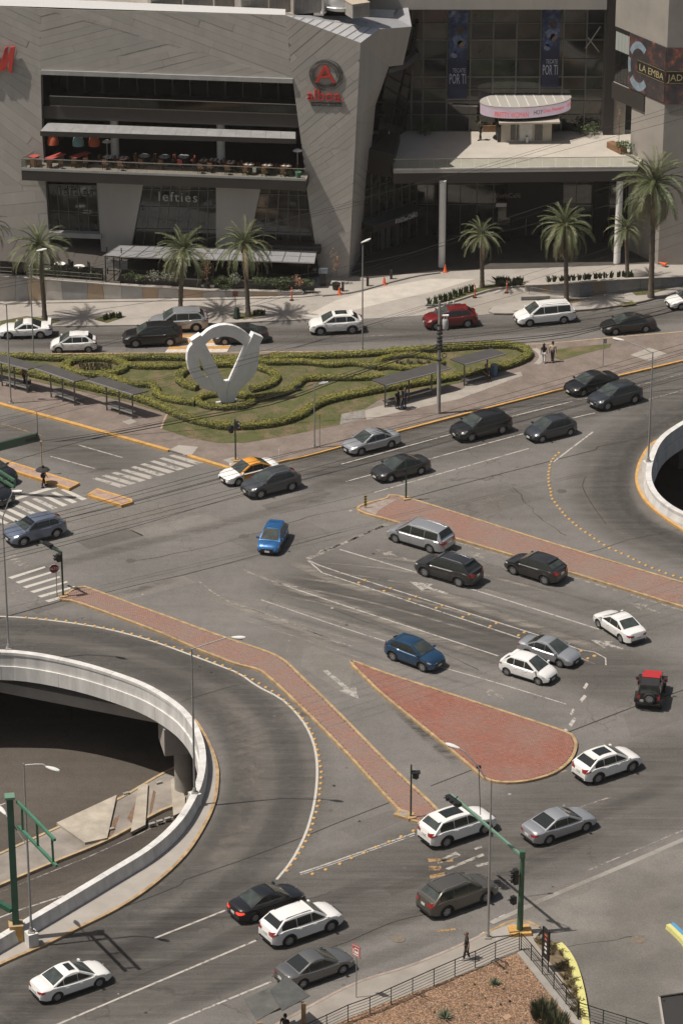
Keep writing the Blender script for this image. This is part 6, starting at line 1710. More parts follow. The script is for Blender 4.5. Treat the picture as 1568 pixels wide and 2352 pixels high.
def hedge(px,w,h,label,closed=False,z=.15,dens=480,green=.18,group='clipped hedges of the garden',raw=False):
 pts=smooth_path(px if raw else Gp(px,z),.3,closed)
 t=thing('clipped_hedge',label,'hedge',(pts[0].x,pts[0].y,z),0,group)
 rng=np.random.default_rng(int(abs(pts[0].x)*31+len(pts)))
 rnd=random.Random(len(pts))
 ns=path_normals(pts)
 prof=[(-w/2,0),(-w/2-.02,h*.6),(-w/2+.06,h*.94),(0,h),(w/2-.06,h*.94),(w/2+.02,h*.6),(w/2,0)]
 vs,fs=[],[];k=len(prof)
 for i,(p,n)in enumerate(zip(pts,ns)):
  wv=1+.03*math.sin(i*.7)+rnd.uniform(-.03,.03);hv=1+.05*math.sin(i*.43+1)+rnd.uniform(-.04,.04)
  for o,zz in prof:vs.append((p.x+n.x*o*wv*.9,p.y+n.y*o*wv*.9,z+zz*hv*.93))
 for i in range(len(pts)-1):
  for j in range(k-1):fs.append((i*k+j,(i+1)*k+j,(i+1)*k+j+1,i*k+j+1))
 fs+=[tuple(range(k)),tuple((len(pts)-1)*k+j for j in range(k-1,-1,-1))]
 MB().add(vs,fs).build('stem_mass',M_HGREEN,t)
 L=sum((q-p).length for p,q in zip(pts,pts[1:]));n=int(L*dens)
 seg=rng.integers(0,len(pts)-1,n);f=rng.random(n);u=rng.random(n)*(len(prof)-1)
 A=np.array([(p.x,p.y)for p in pts]);NN=np.array([(q.x,q.y)for q in ns]);PR=np.array(prof)
 j=u.astype(int);g=u-j
 o=PR[j,0]*(1-g)+PR[j+1,0]*g;zz=PR[j,1]*(1-g)+PR[j+1,1]*g
 base=A[seg]*(1-f)[:,None]+A[seg+1]*f[:,None];nn=NN[seg]
 lump=1+.05*np.sin(base[:,0]*3.1+2*np.sin(base[:,1]*2.3))+rng.normal(0,.05,n)
 X=np.stack([base[:,0]+nn[:,0]*o*lump,base[:,1]+nn[:,1]*o*lump,z+zz*lump+rng.normal(0,.025,n)],1)
 sd=np.clip(o/(w/2),-1,1)
 N3=np.stack([nn[:,0]*sd*.8,nn[:,1]*sd*.8,.25+zz/h],1)
 V,F,mi=leaf_cloud(X,N3,.058,[1,1,1],rng)
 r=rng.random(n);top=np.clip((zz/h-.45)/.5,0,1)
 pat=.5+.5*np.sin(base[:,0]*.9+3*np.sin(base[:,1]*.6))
 py=(.10+.80*top)*(1-green);pl=py+.16+.14*top  # yellow new growth weighted to the top, also standing in for sunlit tops
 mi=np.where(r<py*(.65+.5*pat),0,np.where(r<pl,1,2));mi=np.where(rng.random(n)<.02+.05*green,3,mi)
 tag(cloud_obj('foliage',V,F,mi,M_HL,t,(pts[0].x,pts[0].y,z)),kind='stuff')
 return t
HW,HH=.68,.46
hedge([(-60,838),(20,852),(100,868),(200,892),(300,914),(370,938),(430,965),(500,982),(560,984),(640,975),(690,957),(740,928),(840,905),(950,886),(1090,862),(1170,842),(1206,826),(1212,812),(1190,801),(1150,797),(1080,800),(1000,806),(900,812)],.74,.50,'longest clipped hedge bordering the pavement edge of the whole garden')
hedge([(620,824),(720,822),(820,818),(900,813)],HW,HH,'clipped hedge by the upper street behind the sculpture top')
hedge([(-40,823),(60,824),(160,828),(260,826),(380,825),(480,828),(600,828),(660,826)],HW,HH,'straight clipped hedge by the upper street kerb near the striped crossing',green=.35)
ell_px=lambda cx,cy,rx,ry,a0=0,a1=360,n=22:[(cx+rx*math.cos(rad(a0+(a1-a0)*i/n)),cy-ry*math.sin(rad(a0+(a1-a0)*i/n)))for i in range(n+(0 if a1-a0==360 else 1))]
hedge(ell_px(218,846,68,18.5),HW,HH,'round ring hedge enclosing a bed of dry pink stems',closed=True)
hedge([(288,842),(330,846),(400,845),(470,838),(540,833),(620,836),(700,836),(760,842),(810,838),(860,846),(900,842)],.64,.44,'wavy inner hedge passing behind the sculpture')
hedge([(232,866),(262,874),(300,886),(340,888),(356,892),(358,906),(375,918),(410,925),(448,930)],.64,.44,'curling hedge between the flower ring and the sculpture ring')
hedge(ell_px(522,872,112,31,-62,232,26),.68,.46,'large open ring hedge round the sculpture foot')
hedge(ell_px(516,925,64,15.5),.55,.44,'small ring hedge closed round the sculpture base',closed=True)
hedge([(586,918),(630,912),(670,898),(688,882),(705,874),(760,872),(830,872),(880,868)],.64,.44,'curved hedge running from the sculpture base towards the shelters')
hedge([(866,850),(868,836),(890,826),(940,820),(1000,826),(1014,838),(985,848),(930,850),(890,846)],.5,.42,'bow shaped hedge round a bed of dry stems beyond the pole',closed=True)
def tuft(x,y,n,h,spread,mats,label,cat='plant',name='garden_plant',z=.15,group='loose garden plants',blade=.03,seed=None,curve=.5,z_is=False):
 b=G(x,y,z);t=thing(name,label,cat,(b.x,b.y,z),0,group);rnd=random.Random(seed or int(x*3+y));mb=MB()
 for k in range(n):
  a=rnd.uniform(0,6.28);e=rnd.uniform(0,1)**.7*spread;hh=h*rnd.uniform(.6,1.1)
  o=Vector((rnd.gauss(0,.3*spread*h),rnd.gauss(0,.3*spread*h),0));d=Vector((math.cos(a),math.sin(a),0));s=Vector((-d.y,d.x,0))*blade
  m_=o+d*e*hh*.45+Vector((0,0,hh*.62));tip=o+d*e*hh*(1+curve*.4)+Vector((0,0,hh*(1-curve*e*.5)))
  mb.add([o-s,o+s,m_+s,tip,m_-s],[(0,1,2,3,4)],rnd.randrange(len(mats)))
 o=local(mb,'leaves',mats,t);tag(o,kind='stuff');return t
M_PINK=[mat('dry_stem',(.20,.13,.10),.9),mat('dry_leaf',(.16,.14,.07),.9),mat('leaf_mid',(.07,.09,.03),.8)]
for i in range(18):tuft(183+(i%9)*8.5+3*(i//9),841+(i//9)*8+(i%2),14,.42,.5,M_PINK,'dry pinkish plant in the bed inside the flower ring hedge',group='plants inside the flower ring')
for i in range(10):tuft(912+i*8,834+(i%3)*3.5,14,.42,.5,M_PINK,'dry pinkish plant in the bed inside the bow hedge',group='plants inside the bow hedge')
for x,y in((424,838),(366,905),(600,865),(690,845),(470,905),(770,850),(500,862)):pass
# ---- foliage mounds
def bush(x,y,r,h,mats,w,label,z=.02,name='bush',n=700,leaf=.06,group='shrubs',p=None,cat='shrub'):
 b=p if p is not None else G(x,y,z);z=b.z
 t=thing(name,label,cat,(b.x,b.y,z),0,group);rng=np.random.default_rng(int(abs(b.x)*77+abs(b.y)*3)%99999)
 k=7;cs=rng.normal(0,.42,(k,3))*np.array([r,r,0])+np.array([0,0,h*.45]);rr=rng.uniform(.45,.75,k)
 c=rng.integers(0,k,n);d=rng.normal(0,1,(n,3));d/=np.linalg.norm(d,axis=1)[:,None]
 X=cs[c]+d*rr[c][:,None]*np.array([r,r,h*.72])*rng.uniform(.55,1.0,n)[:,None]
 X[:,2]=np.maximum(X[:,2],.03)
 V,F,mi=leaf_cloud(X,d,leaf,w,rng)
 o=cloud_obj('foliage',V,F,mi,mats,t);tag(o,kind='stuff')
 local(MB().tube([(0,0,0),(.02,.02,h*.5)],[.05,.03],6),'stem',M_TRUNK,t)
 return t
M_SILV=[mat('leaf_silver',(.19,.20,.155),.7),mat('leaf_silver_dark',(.11,.12,.085),.7)]
M_GRN=[mat('leaf_green',(.062,.088,.030),.6),mat('leaf_green_dark',(.036,.052,.020),.6),mat('leaf_green_light',(.105,.13,.045),.6)]
M_RUST=[mat('leaf_rust',(.24,.12,.065),.8),mat('leaf_rust_pale',(.30,.19,.12),.8)]
def on_patio(x,dy=.75,dz=.6):
 p,h=pat(x);return Vector((p.x,p.y+dy,h+dz))
for x,r,h,mt,w,lb in((300,.5,.7,M_GRN,[1,1,1],'small green shrub at the gate frame end of the planter'),(322,.5,.6,M_GRN,[1,1,2],'light green shrub in the dark planter near the gate frame'),(358,.9,.9,M_SILV,[2,1],'silvery round bush in the planter before the first palm crown'),(388,.9,.95,M_SILV,[2,1],'silvery bush beside the palm trunk in the dark planter'),(505,.6,.8,M_GRN,[1,1,1],'green shrub between the two palm trunks'),(520,.6,.7,M_GRN,[1,1,2],'bright green shrub close to the second palm trunk'),(540,.8,.95,M_SILV,[2,1],'silvery bush left of the second palm trunk in the planter'),(592,.6,.8,M_GRN,[1,2,1],'broad leaf shrub just past the second palm trunk'),(610,.7,.95,M_GRN,[1,1,2],'light broad leaf shrub in the middle of the lush planter'),(636,.6,.7,M_GRN,[2,1,1],'low green shrub below the canopy posts'),(655,.7,.8,M_GRN,[1,1,1],'hanging green shrub spilling over the planter'),(686,.6,.8,M_RUST,[1,1],'rusty leaved shrub near the end of the canopy'),(705,.6,.6,M_GRN,[1,2,1],'green shrub at the canopy end by the stone corner')):
 bush(0,0,r,h,mt,w,lb,p=on_patio(x,.6,.45 if r<.8 else .55),n=420,leaf=.075,group='shrubs of the patio planter')
for x0,x1,lb in((496,535,'low green hedge block spilling over the planter near the second palm'),(640,672,'low green hedge block spilling over the planter near the warning post')):
 bush(0,0,.7,.6,M_GRN,[2,2,1],lb,p=on_patio((x0+x1)/2,.3,.05),n=600,leaf=.06,group='shrubs of the patio planter')
def sapling(x,y,h,mats,label,p=None,n=260,r=.35):
 b=p if p is not None else G(x,y);t=thing('sapling',label,'small tree',b,0,'saplings by the mall');rng=np.random.default_rng(int(x+y*3))
 local(MB().tube([(0,0,0),(.02,.01,h*.5),(0,.03,h*.95)],[.03,.025,.01],6),'trunk',M_TRUNK,t)
 d=rng.normal(0,1,(n,3));X=d*np.array([r*.5,r*.5,h*.22])+np.array([0,0,h*.72]);V,F,mi=leaf_cloud(X,d,.07,[1]*len(mats),rng)
 tag(cloud_obj('crown',V,F,mi,mats,t),kind='stuff');return t
sapling(475,640,2.6,M_RUST,'thin sapling with withered rusty leaves between the palms',p=on_patio(475,.6,0),n=360,r=.4)
sapling(772,645,2.0,M_RUST,'small sapling with rusty leaves in a pot at the stone corner',p=G(772,652)+UP*.55,n=240,r=.45)
sapling(1446,330,3.4,M_RUST,'thin bare sapling on the deck beside the wing',p=Vector((aty(1446,330,279).x-1.0,279,PZ)),n=120,r=.4)
for x,lb in((92,'first'),(112,'second'),(156,'third'),(172,'fourth'),(206,'fifth'),(226,'last')):bush(0,0,.6,.95,M_GRN,[1,2,1],lb+' of the dark shrubs along the patio glass, counted from the palm trunk',p=on_patio(x,1.35,0),n=380,leaf=.075,group='shrubs along the patio glass')
for x,y,r,h,lb in((135,640,.9,.8,'dark shrub behind the cafe tables by the entrance'),(190,645,.9,.7,'dark shrub beside the cafe table nearest the gate frame'),(75,620,.7,1.5,'tall shaggy shrub at the first palm trunk on the patio')):
 bush(0,0,r,h,M_GRN,[1,2,1],lb,p=on_patio(x,1.6,0),n=420,leaf=.08,group='shrubs on the cafe patio')
for x,y,lb in((985,296,'dark shrub on the deck behind the balustrade near the balcony'),(1345,296,'dark leafy shrub on the deck against the atrium glass'),(1365,298,'dark shrub at the deck end near the stub wall')):
 bush(0,0,.9,1.2,M_GRN,[1,2,1],lb,p=Vector((aty(x,y,282.6).x,282.6,PZ)),n=420,leaf=.09,group='shrubs on the deck')
bush(0,0,.7,.9,[mat('leaf_glossy',(.09,.16,.08),.35),M_GRN[0]],[1,1],'glossy green shrub in the wooden planter on the deck',p=Vector((G(1434,345,PZ).x,G(1434,352,PZ).y,PZ+.45)),n=300,leaf=.11,group='shrubs on the deck')
wp0,wp1=G(1400,337,PZ),G(1432,353,PZ)
o=MB().beam(wp0+UP*.28,wp1+UP*.28,.7,.55).build('wooden_planter',mat('planter_wood',(.20,.11,.055),.7,var=.3,scale=3));tag(o,'brown wooden planter box on the sunlit deck by the wing','planter')
q=G(1130,300,PZ);o=MB().box((q.x,q.y,PZ+.3),(1.7,.6,.6)).build('wooden_planter',mat('planter_wood',(.2,.1,.05)));tag(o,'brown wooden planter box behind the standing man on the deck','planter')
q=G(1360,299,PZ);o=MB().lathe([(.22,0),(.26,.9),(.2,.95),(0,.95)],(q.x,q.y,PZ),14).build('waste_bin',M_KIO,smooth=True);tag(o,'pale cylindrical bin on the deck near the stub wall','bin')
for i,(x,y)in enumerate(((985,699),(1000,696),(1012,693),(1022,690),(1034,686),(1045,681),(1057,677),(1070,672),(1083,669))):
 tuft(x,y,26,.75,.35,M_GRN[:2],'spiky green plant in the curved row along the drive',name='spiky_plant',group='spiky plants along the drive',blade=.05,z=.05)
for i,(x,y)in enumerate(((1146,655),(1158,656),(1180,656),(1192,656))):
 tuft(x,y,34,.95,.5,M_GRN[:2],'%s of four tall spiky plants by the orange post, counted from the drive'%'first second third last'.split()[i],name='spiky_plant',group='spiky plants by the orange post',blade=.06,z=.05)
struct(MB().ribbon(smooth_path(Gp([(985,700),(1035,687),(1085,670),(1140,657),(1208,652)]),1),.9,.045),'grass_bed',M_LAWN)
kerb(smooth_path(Gp([(980,706),(1038,693),(1090,676),(1140,663),(1215,656)],.1),1),M_CONC,.16,.18)
for x,y in((255,730),(262,728),(270,730),(277,728),(246,732),(240,734)):tuft(x,y,22,.55,.35,M_GRN[:2],'spiky plant in the small lawn patch between the palms',name='spiky_plant',group='spiky plants between the palms',blade=.05,z=.05)
for x,y in((585,722),(592,721),(600,720),(606,722)):tuft(x,y,20,.5,.35,M_GRN[:2],'spiky plant in the bed by the second palm trunk',name='spiky_plant',group='spiky plants by the second palm',blade=.05,z=.05)
for x,y in((350,740),(360,738),(372,737)):tuft(x,y,16,.45,.35,M_GRN[:2],'low spiky plant behind the silver suv',name='spiky_plant',group='spiky plants behind the silver suv',blade=.05,z=.05)
rw=thing('raised_bed_wall','long grey raised bed wall with tan panels beyond the driveway','wall',G(1300,690))
tops=[(1205,654,668),(1262,652,676),(1330,648,682),(1420,641,676),(1568,634,660),(1700,626,648)]
for i,((x0,t0,b0),(x1,t1,b1))in enumerate(zip(tops,tops[1:])):
 for k in range(3):
  f0,f1=k/3,(k+1)/3-.004
  a,b=G(x0+(x1-x0)*f0,b0+(b1-b0)*f0),G(x0+(x1-x0)*f1,b0+(b1-b0)*f1)
  ha,hb=height_at(a,t0+(t1-t0)*f0),height_at(b,t0+(t1-t0)*f1)
  n=Vector((b.y-a.y,a.x-b.x,0)).normalized()
  MB().slab([a,b,b+UP*hb,a+UP*ha],n,.3).build('panel',mat('bed_%d'%((i*3+k)%5),((.27,.26,.245),(.23,.225,.22),(.29,.225,.155),(.26,.25,.24),(.25,.24,.225))[(i*3+k)%5],.85,var=.15,scale=1.5),rw)
  MB().beam(a+UP*(ha+.02),b+UP*(hb+.02),.34,.05).build('coping',M_CONC,rw)
bedtop=lambda x:next(((x-x0)/(x1-x0)*(G(x1,b1)-G(x0,b0))+G(x0,b0),height_at(G(x0+(x1-x0)*(x-x0)/(x1-x0),b0+(b1-b0)*(x-x0)/(x1-x0)),t0+(t1-t0)*(x-x0)/(x1-x0)))for(x0,t0,b0),(x1,t1,b1)in zip(tops,tops[1:])if x0<=x<=x1)
for x in(1260,1272,1290,1306,1318,1330,1343,1352,1368,1378,1388,1402,1420,1432,1448):
 p,h=bedtop(x);t=tuft(x,660,22,.62,.4,M_GRN[:2],'spiky plant in the straight row on the raised bed wall',name='spiky_plant',group='spiky plants on the raised bed',blade=.05);t.location=(p.x,p.y+.6,h-.02)
rr=thing('thin_railing','thin metal railing in front of the raised bed wall','railing',G(1300,690))
for z in(.35,.7):MB().tube([p+UP*z for p in smooth_path(Gp([(1215,676),(1300,690),(1350,690),(1430,682),(1568,664)]),2)],.018,5).build('rail',M_MULL,rr)
for x,y in((1215,676),(1260,684),(1300,690),(1350,690),(1390,687),(1430,682),(1475,677),(1520,671),(1565,664)):
 p=G(x,y);MB().beam(p,p+UP*.72,.03,.03).build('post',M_MULL,rr)
lw=MB();a,b=G(1196,690,0),G(1262,688,0)
o=MB().beam(a+UP*.22,b+UP*.22,.4,.42).build('low_wall',M_CONC2);tag(o,'short grey low wall at the tip of the pale traffic island','wall')
# ---- the sculpture
sa=rad(20);sn=Vector((math.sin(sa),-math.cos(sa),0));sb=G(522,926,.3)
sc_=lambda x,y,off=0:onplane(376.3+x*.2,721.3+y*.2,sb+sn*off,sn)
M_SCULPT=mat('sculpture_white',(.74,.735,.72),.6,var=.08,scale=1.5,bump=.1,bscale=12)
mono=thing('monogram_sculpture','tall white ring and letter V monogram sculpture standing in the hedge garden','sculpture',sb)
outer=[(330,340),(425,262),(500,192),(560,155),(640,128),(720,122),(800,134),(880,168),(950,215),(1000,262),(1100,400),(1090,480),(1085,560),(1060,660),(1000,750),(940,805),(870,870),(835,930),(640,930),(600,890),(520,880),(430,840),(340,745),(290,640),(268,540),(272,440),(295,385)]
hole1=[(480,345),(520,306),(560,280),(605,264),(650,258),(700,254),(745,259),(790,270),(830,290),(870,316),(905,345),(935,380),(745,790),(700,785)]
hole2=[(400,500),(440,585),(485,680),(530,750),(495,728),(465,698),(440,665),(420,630),(405,590),(396,545)]
MB().slab([sc_(*p)for p in outer],sn,.46,holes=[[sc_(*p)for p in hole1],[sc_(*p)for p in hole2]]).build('ring',M_SCULPT,mono)
MB().slab([sc_(x,y,.10)for x,y in[(318,305),(425,236),(432,262),(478,342),(700,788),(756,775),(722,862),(735,1018),(672,1018),(600,890),(530,750),(400,500),(330,342)]],sn,.62).build('letter_arm',M_SCULPT,mono)
MB().slab([sc_(x,y,.12)for x,y in[(1030,222),(1142,268),(1105,345),(1085,430),(1040,545),(870,870),(800,1018),(736,1018),(728,860),(765,780)]],sn,.66).build('letter_arm',M_SCULPT,mono)
bs=MB();bq=sc_(735,1028);MB().box((bq.x,bq.y+.15,.22),(1.75,.95,.2),sa).build('plinth',mat('plinth',(.55,.53,.5),.85,var=.15),mono)
MB().box((bq.x+.05,bq.y+.15,.34),(1.1,.6,.1),sa).build('foot',M_DARKER,mono)
q=G(682,897,.15);o=thing('garden_floodlight','black floodlight box on the lawn beside the curved hedge','floodlight',(q.x,q.y,.15))
MB().box((q.x,q.y,.42),(.5,.3,.34),.4).build('lamp_box',M_BLK,o);MB().box((q.x,q.y,.22),(.1,.1,.16)).build('stand',M_BLK,o)
# ---- foreground planting
def agave(x,y,r,label):
 b=G(x,y,.16);t=thing('agave',label,'agave',b,0,'agaves in the gravel');rnd=random.Random(int(x))
 for k in range(26):
  a=k*2.4;e=rad(15+65*(1-k/26))if False else rad(78-62*k/26+rnd.uniform(-6,6));d=Vector((math.cos(a)*math.cos(e),math.sin(a)*math.cos(e),math.sin(e)));s=Vector((-math.sin(a),math.cos(a),0))*.035
  L=r*rnd.uniform(.85,1.1);c=d*L*.5+Vector((0,0,-.02))
  up=s.cross(d).normalized()*.03
  local(MB().add([-s*.8,s*.8,c+s+up,d*L,c-s+up,c-up],[(0,1,2,5),(0,5,4),(5,2,3),(5,3,4)]),'leaf',rnd.choice((M_AG1,M_AG1,M_AG2)),t)
M_AG1,M_AG2=mat('agave_green',(.13,.165,.105),.6,var=.2),mat('agave_pale',(.22,.24,.15),.6)
agave(1136,2262,.55,'small spiky agave in the gravel near the metal frame');agave(1022,2340,.75,'larger spiky agave in the gravel at the frame bottom')
def needle_bush(x,y,r,h,label,n=520):
 b=G(x,y,.16);t=thing('needle_bush',label,'bush',b,0,'needle bushes in the gravel');rnd=random.Random(int(x));mb=MB()
 for k in range(n):
  a=rnd.uniform(0,6.28);q=rnd.random()**.5*r*.75;e=rnd.uniform(.1,.5);o=Vector((q*math.cos(a),q*math.sin(a),rnd.uniform(0,.3)));hh=h*rnd.uniform(.5,1.05)*(1.1-.5*q/r)
  d=Vector((math.cos(a)*e,math.sin(a)*e,1)).normalized();s=Vector((-math.sin(a*3),math.cos(a*3),0))*.022
  mb.add([o-s,o+s,o+d*hh*.7+s*.8,o+d*hh,o+d*hh*.7-s*.8],[(0,1,2,3,4)],rnd.randrange(3))
 tag(local(mb,'foliage',[mat('needle_dark',(.045,.058,.028),.8),mat('needle_mid',(.075,.088,.042),.8),mat('needle_tan',(.125,.115,.06),.85)],t),kind='stuff')
needle_bush(1248,2340,.85,1.2,'dark bushy needle shrub in the gravel corner',700);needle_bush(1278,2362,.8,1.0,'second needle shrub touching the frame bottom by the concrete edging',600)
rnd=random.Random(9)
for i in range(15):
 x,y=rnd.uniform(960,1240),rnd.uniform(2215,2345)
 if y<2187+abs(1193-x)*.42+10:continue
 tuft(x,y,8,.14,.9,M_GRN[:2],'tiny green weed among the gravel stones',name='weed',group='weeds in the gravel',blade=.02,z=.16)
M_STRAW=[mat('straw',(.42,.34,.19),.9),mat('straw_green',(.25,.235,.12),.9),mat('straw_dark',(.26,.20,.12),.9)]
for i,(x,y)in enumerate(((1240,2166),(1258,2172),(1272,2178),(1262,2190),(1290,2192),(1300,2215),(1286,2222),(1310,2232),(1298,2246),(1316,2258),(1304,2268),(1322,2278),(1312,2292),(1328,2305),(1320,2322),(1332,2335))):
 tuft(x,y,90,.34,.9,M_STRAW,'straw coloured grass tuft in the narrow bed behind the lime kerb',name='grass_tuft',group='grass tufts behind the lime kerb',blade=.014,z=.1,seed=i+5)
rng=np.random.default_rng(4);lp=[(p.x,p.y)for p in Gp(lawn_px,.15)]
x0,x1,y0,y1=min(p[0]for p in lp),max(p[0]for p in lp),min(p[1]for p in lp),max(p[1]for p in lp)
X=np.stack([rng.uniform(x0,x1,90000),rng.uniform(y0,y1,90000)],1);ok=np.zeros(len(X),bool)
for i in range(len(lp)):
 (ax,ay),(bx,by)=lp[i],lp[(i+1)%len(lp)]
 if ay!=by:ok^=((ay>X[:,1])!=(by>X[:,1]))&(X[:,0]<(bx-ax)*(X[:,1]-ay)/(by-ay)+ax)
X=X[ok&(np.sin(X[:,0]*.8+2*np.sin(X[:,1]*.5))+rng.normal(0,.7,len(X))>-.3)];n=len(X)
a=rng.uniform(0,6.28,n);h=rng.uniform(.03,.085,n);w=.02
B=np.stack([X[:,0],X[:,1],np.full(n,.152)],1);S_=np.stack([np.cos(a)*w,np.sin(a)*w,np.zeros(n)],1);T_=B+np.stack([np.sin(a)*h*.7,-np.cos(a)*h*.7,h],1)
V=np.stack([B-S_,B+S_,T_],1).reshape(-1,3)
tag(cloud_obj('lawn_grass',V,np.arange(3*n).reshape(-1,3),rng.integers(0,3,n),[mat('blade_green',(.085,.10,.035),.8),mat('blade_light',(.13,.135,.055),.8),mat('blade_dry',(.21,.17,.10),.9)]),kind='stuff')
# ====== STREET FURNITURE
M_GALV=mat('galvanised',(.36,.36,.35),.5,.5,var=.12,scale=3)
M_PGREY=mat('pole_grey',(.27,.265,.255),.6,.2,var=.15,scale=3)
M_GREEN=mat('post_green',(.045,.115,.065),.55,var=.2,scale=2)
M_GREEN_L=mat('arm_green',(.13,.235,.17),.55,var=.12,scale=2)
M_DKGREEN=mat('pole_dark_green',(.022,.045,.03),.55)
M_LAMPW=mat('lamp_body',(.62,.62,.60),.45)
M_OLIGHT=mat('lamp_lens',(.30,.30,.28),.2)
def street_lamp(bx,by,ty,label,arms,z0=0.0,r=.075,m=None,topcap=True,group='street lamps'):
 """arms: list of (picture points of the arm from the pole outwards, last point = lamp head, depth shift)"""
 b=G(bx,by,z0);h=height_at(b,ty)
 t=thing('street_lamp',label,'street lamp',b,0,group);m=m or M_GALV
 MB().tube([b,b+UP*(h-z0)*.5,(b.x,b.y,h)],[r,r*.85,r*.62],10).build('pole',m,t,smooth=True)
 MB().box((b.x,b.y,z0+.04),(r*5,r*5,.08)).build('base_plate',M_CONC2,t)
 MB().lathe([(r*1.5,.08),(r*1.4,.35),(r*1.0,.4)],tuple(b),10).build('collar',m,t)
 for pts,dy in arms:
  P3=[]
  for i,(x,y)in enumerate(pts):
   f=i/max(1,len(pts)-1);P3.append(aty(x,y,b.y+dy*f))
  MB().tube(P3,.04,8).build('arm',m,t,smooth=True)
  d=(P3[-1]-P3[-2]).normalized();dh=Vector((d.x,d.y,max(-.1,min(.1,d.z)))).normalized();e=P3[-1];s=Vector((-dh.y,dh.x,0))
  hd=MB();K=8;prof=[(-.08,.05),(.1,.10),(.38,.15),(.62,.13),(.78,.06)]
  v=[];f_=[]
  for q,w in prof:
   c=e+dh*q
   for a in range(K):
    an_=2*math.pi*a/K;v.append(c+s*(w*math.cos(an_))+UP*(.075*math.sin(an_)*(w/.15+.3)))
  for i in range(len(prof)-1):
   for a in range(K):f_.append((i*K+a,i*K+(a+1)%K,(i+1)*K+(a+1)%K,(i+1)*K+a))
  f_+=[tuple(range(K)),tuple((len(prof)-1)*K+a for a in range(K))]
  ho=hd.add(v,f_).build('lamp_head',M_LAMPW,t,smooth=True)
  MB().box(e+dh*.45-UP*.09,(.34,.2,.03),math.atan2(dh.y,dh.x)).build('lens',M_OLIGHT,ho)
 return t
def hpt(x,y):return(x,y)
street_lamp(25,926,697,'grey street lamp by the bus shelters at the frame edge, arm out of frame',[([(13,698),(-10,694),(-30,690)],0)],z0=.14)
street_lamp(77,812,612,'slim street lamp in the garden edge below the first palm crown',[([(67,614),(76,592),(86,575)],0)],z0=.14,r=.06)
street_lamp(832,804,562,'straight lamp post without arm between the white crossover and the hedge',[([(830,560),(831,556)],0)],z0=.14,r=.07)
street_lamp(722,1028,884,'short lamp post in the garden tip with its head on top',[([(720,885),(728,882),(733,881)],.2)],z0=.14,r=.06)
street_lamp(1488,1060,808,'street lamp standing on the small curved parapet, its arm reaching over the pavement',[([(1497,810),(1470,795),(1430,781)],.8)],z0=1.0)
street_lamp(20,1490,1190,'street lamp on the far rim of the large parapet at the frame edge',[([(5,1192),(18,1155),(30,1128)],-.5)],z0=1.0,m=M_GALV)
street_lamp(447,1822,1490,'street lamp on the bend of the large parapet with a long bent arm',[([(440,1491),(480,1478),(520,1465),(535,1464)],-.3)],z0=1.0,m=M_PGREY)
street_lamp(1120,2155,1792,'tall street lamp beside the green signal mast at the garden corner',[([(1117,1794),(1098,1762),(1068,1728),(1052,1718)],.6)],z0=.14)
street_lamp(72,2142,1754,'street lamp on the near parapet beside the green gantry, with two arms',[([(57,1758),(80,1756),(98,1756),(108,1762)],-.3),([(64,1945),(44,1915),(20,1880),(12,1870)],1.2)],z0=1.0)
def parapet_block(x,y):
 p=G(x,y,1.0);o=MB().box((p.x,p.y,.5),(.62,.62,1.02),.5).build('lamp_pedestal',M_COPE);tag(o,kind='structure')
for x,y in((1488,1060),(447,1822),(72,2142)):parapet_block(x,y)
# ---- traffic signals
M_SIG=mat('signal_black',(.014,.014,.014),.5)
LENS=[mat('lens_red',(.10,.012,.010),.3),mat('lens_amber',(.11,.06,.010),.3),mat('lens_green',(.010,.06,.03),.3)]
def signal_head(c,az,parent,n=3,horiz=False,name='signal_head',sz=.30):
 """dark signal box with hooded lamps facing azimuth az"""
 f=Vector((math.cos(az),math.sin(az),0));s=Vector((-f.y,f.x,0));ax=s if horiz else UP
 mb=MB();c=Vector(c);L=n*sz+.06
 a,b=c-ax*(L/2),c+ax*(L/2)
 mb.beam(a,b,.30,.26,up=f if not horiz else UP)
 hd=mb.build(name,M_SIG,parent)
 for k in range(n):
  q=c+ax*((n-1)/2-k)*sz+f*.16
  ring=[q+(s*math.cos(t_*math.pi/6)+UP*math.sin(t_*math.pi/6))*.11 for t_ in range(12)]
  MB().slab(ring,f,.03).build('lens',LENS[k%3],hd)
  v=[]
  for t_ in range(9):
   an_=math.pi*(t_/8);r_=(s*math.cos(an_)+UP*math.sin(an_))*.14
   v+=[q+r_-f*.03,q+r_*.95+f*.2]
  MB().add(v,[(2*t_,2*t_+1,2*t_+3,2*t_+2)for t_ in range(8)]).build('hood',M_SIG,hd)
 return hd
def signal_post(bx,by,ty,label,z0=.14,m=M_DKGREEN,r=.06):
 b=G(bx,by,z0);h=height_at(b,ty);t=thing('traffic_signal',label,'traffic signal',b,0,'traffic signals')
 MB().tube([b,(b.x,b.y,h)],[r,r*.9],10).build('post',m,t,smooth=True)
 MB().box((b.x,b.y,z0+.05),(.55,.55,.1),.4).build('footing',M_YEL_DULL,t)
 return t,b,h
t,b,h=signal_post(541,1058,962,'black traffic signal at the tip of the garden block behind the taxi')
signal_head((b.x+.12,b.y-.22,h-.45),rad(-30),t,2);signal_head((b.x-.32,b.y,h-.85),rad(215),t,1,sz=.5)
t,b,h=signal_post(145,1370,1268,'dark traffic signal with a short arm beside the ALTO stop sign',r=.075)
MB().beam((b.x,b.y,h-.05),(b.x-1.6,b.y+1.7,h+.0),.14,.14).build('arm',M_DKGREEN,t)
signal_head((b.x-.22,b.y-.05,h-.42),rad(200),t,2,sz=.24);MB().box((b.x-1.0,b.y+1.0,h+.12),(.8,.3,.18),-.8).build('visor',M_SIG,t)
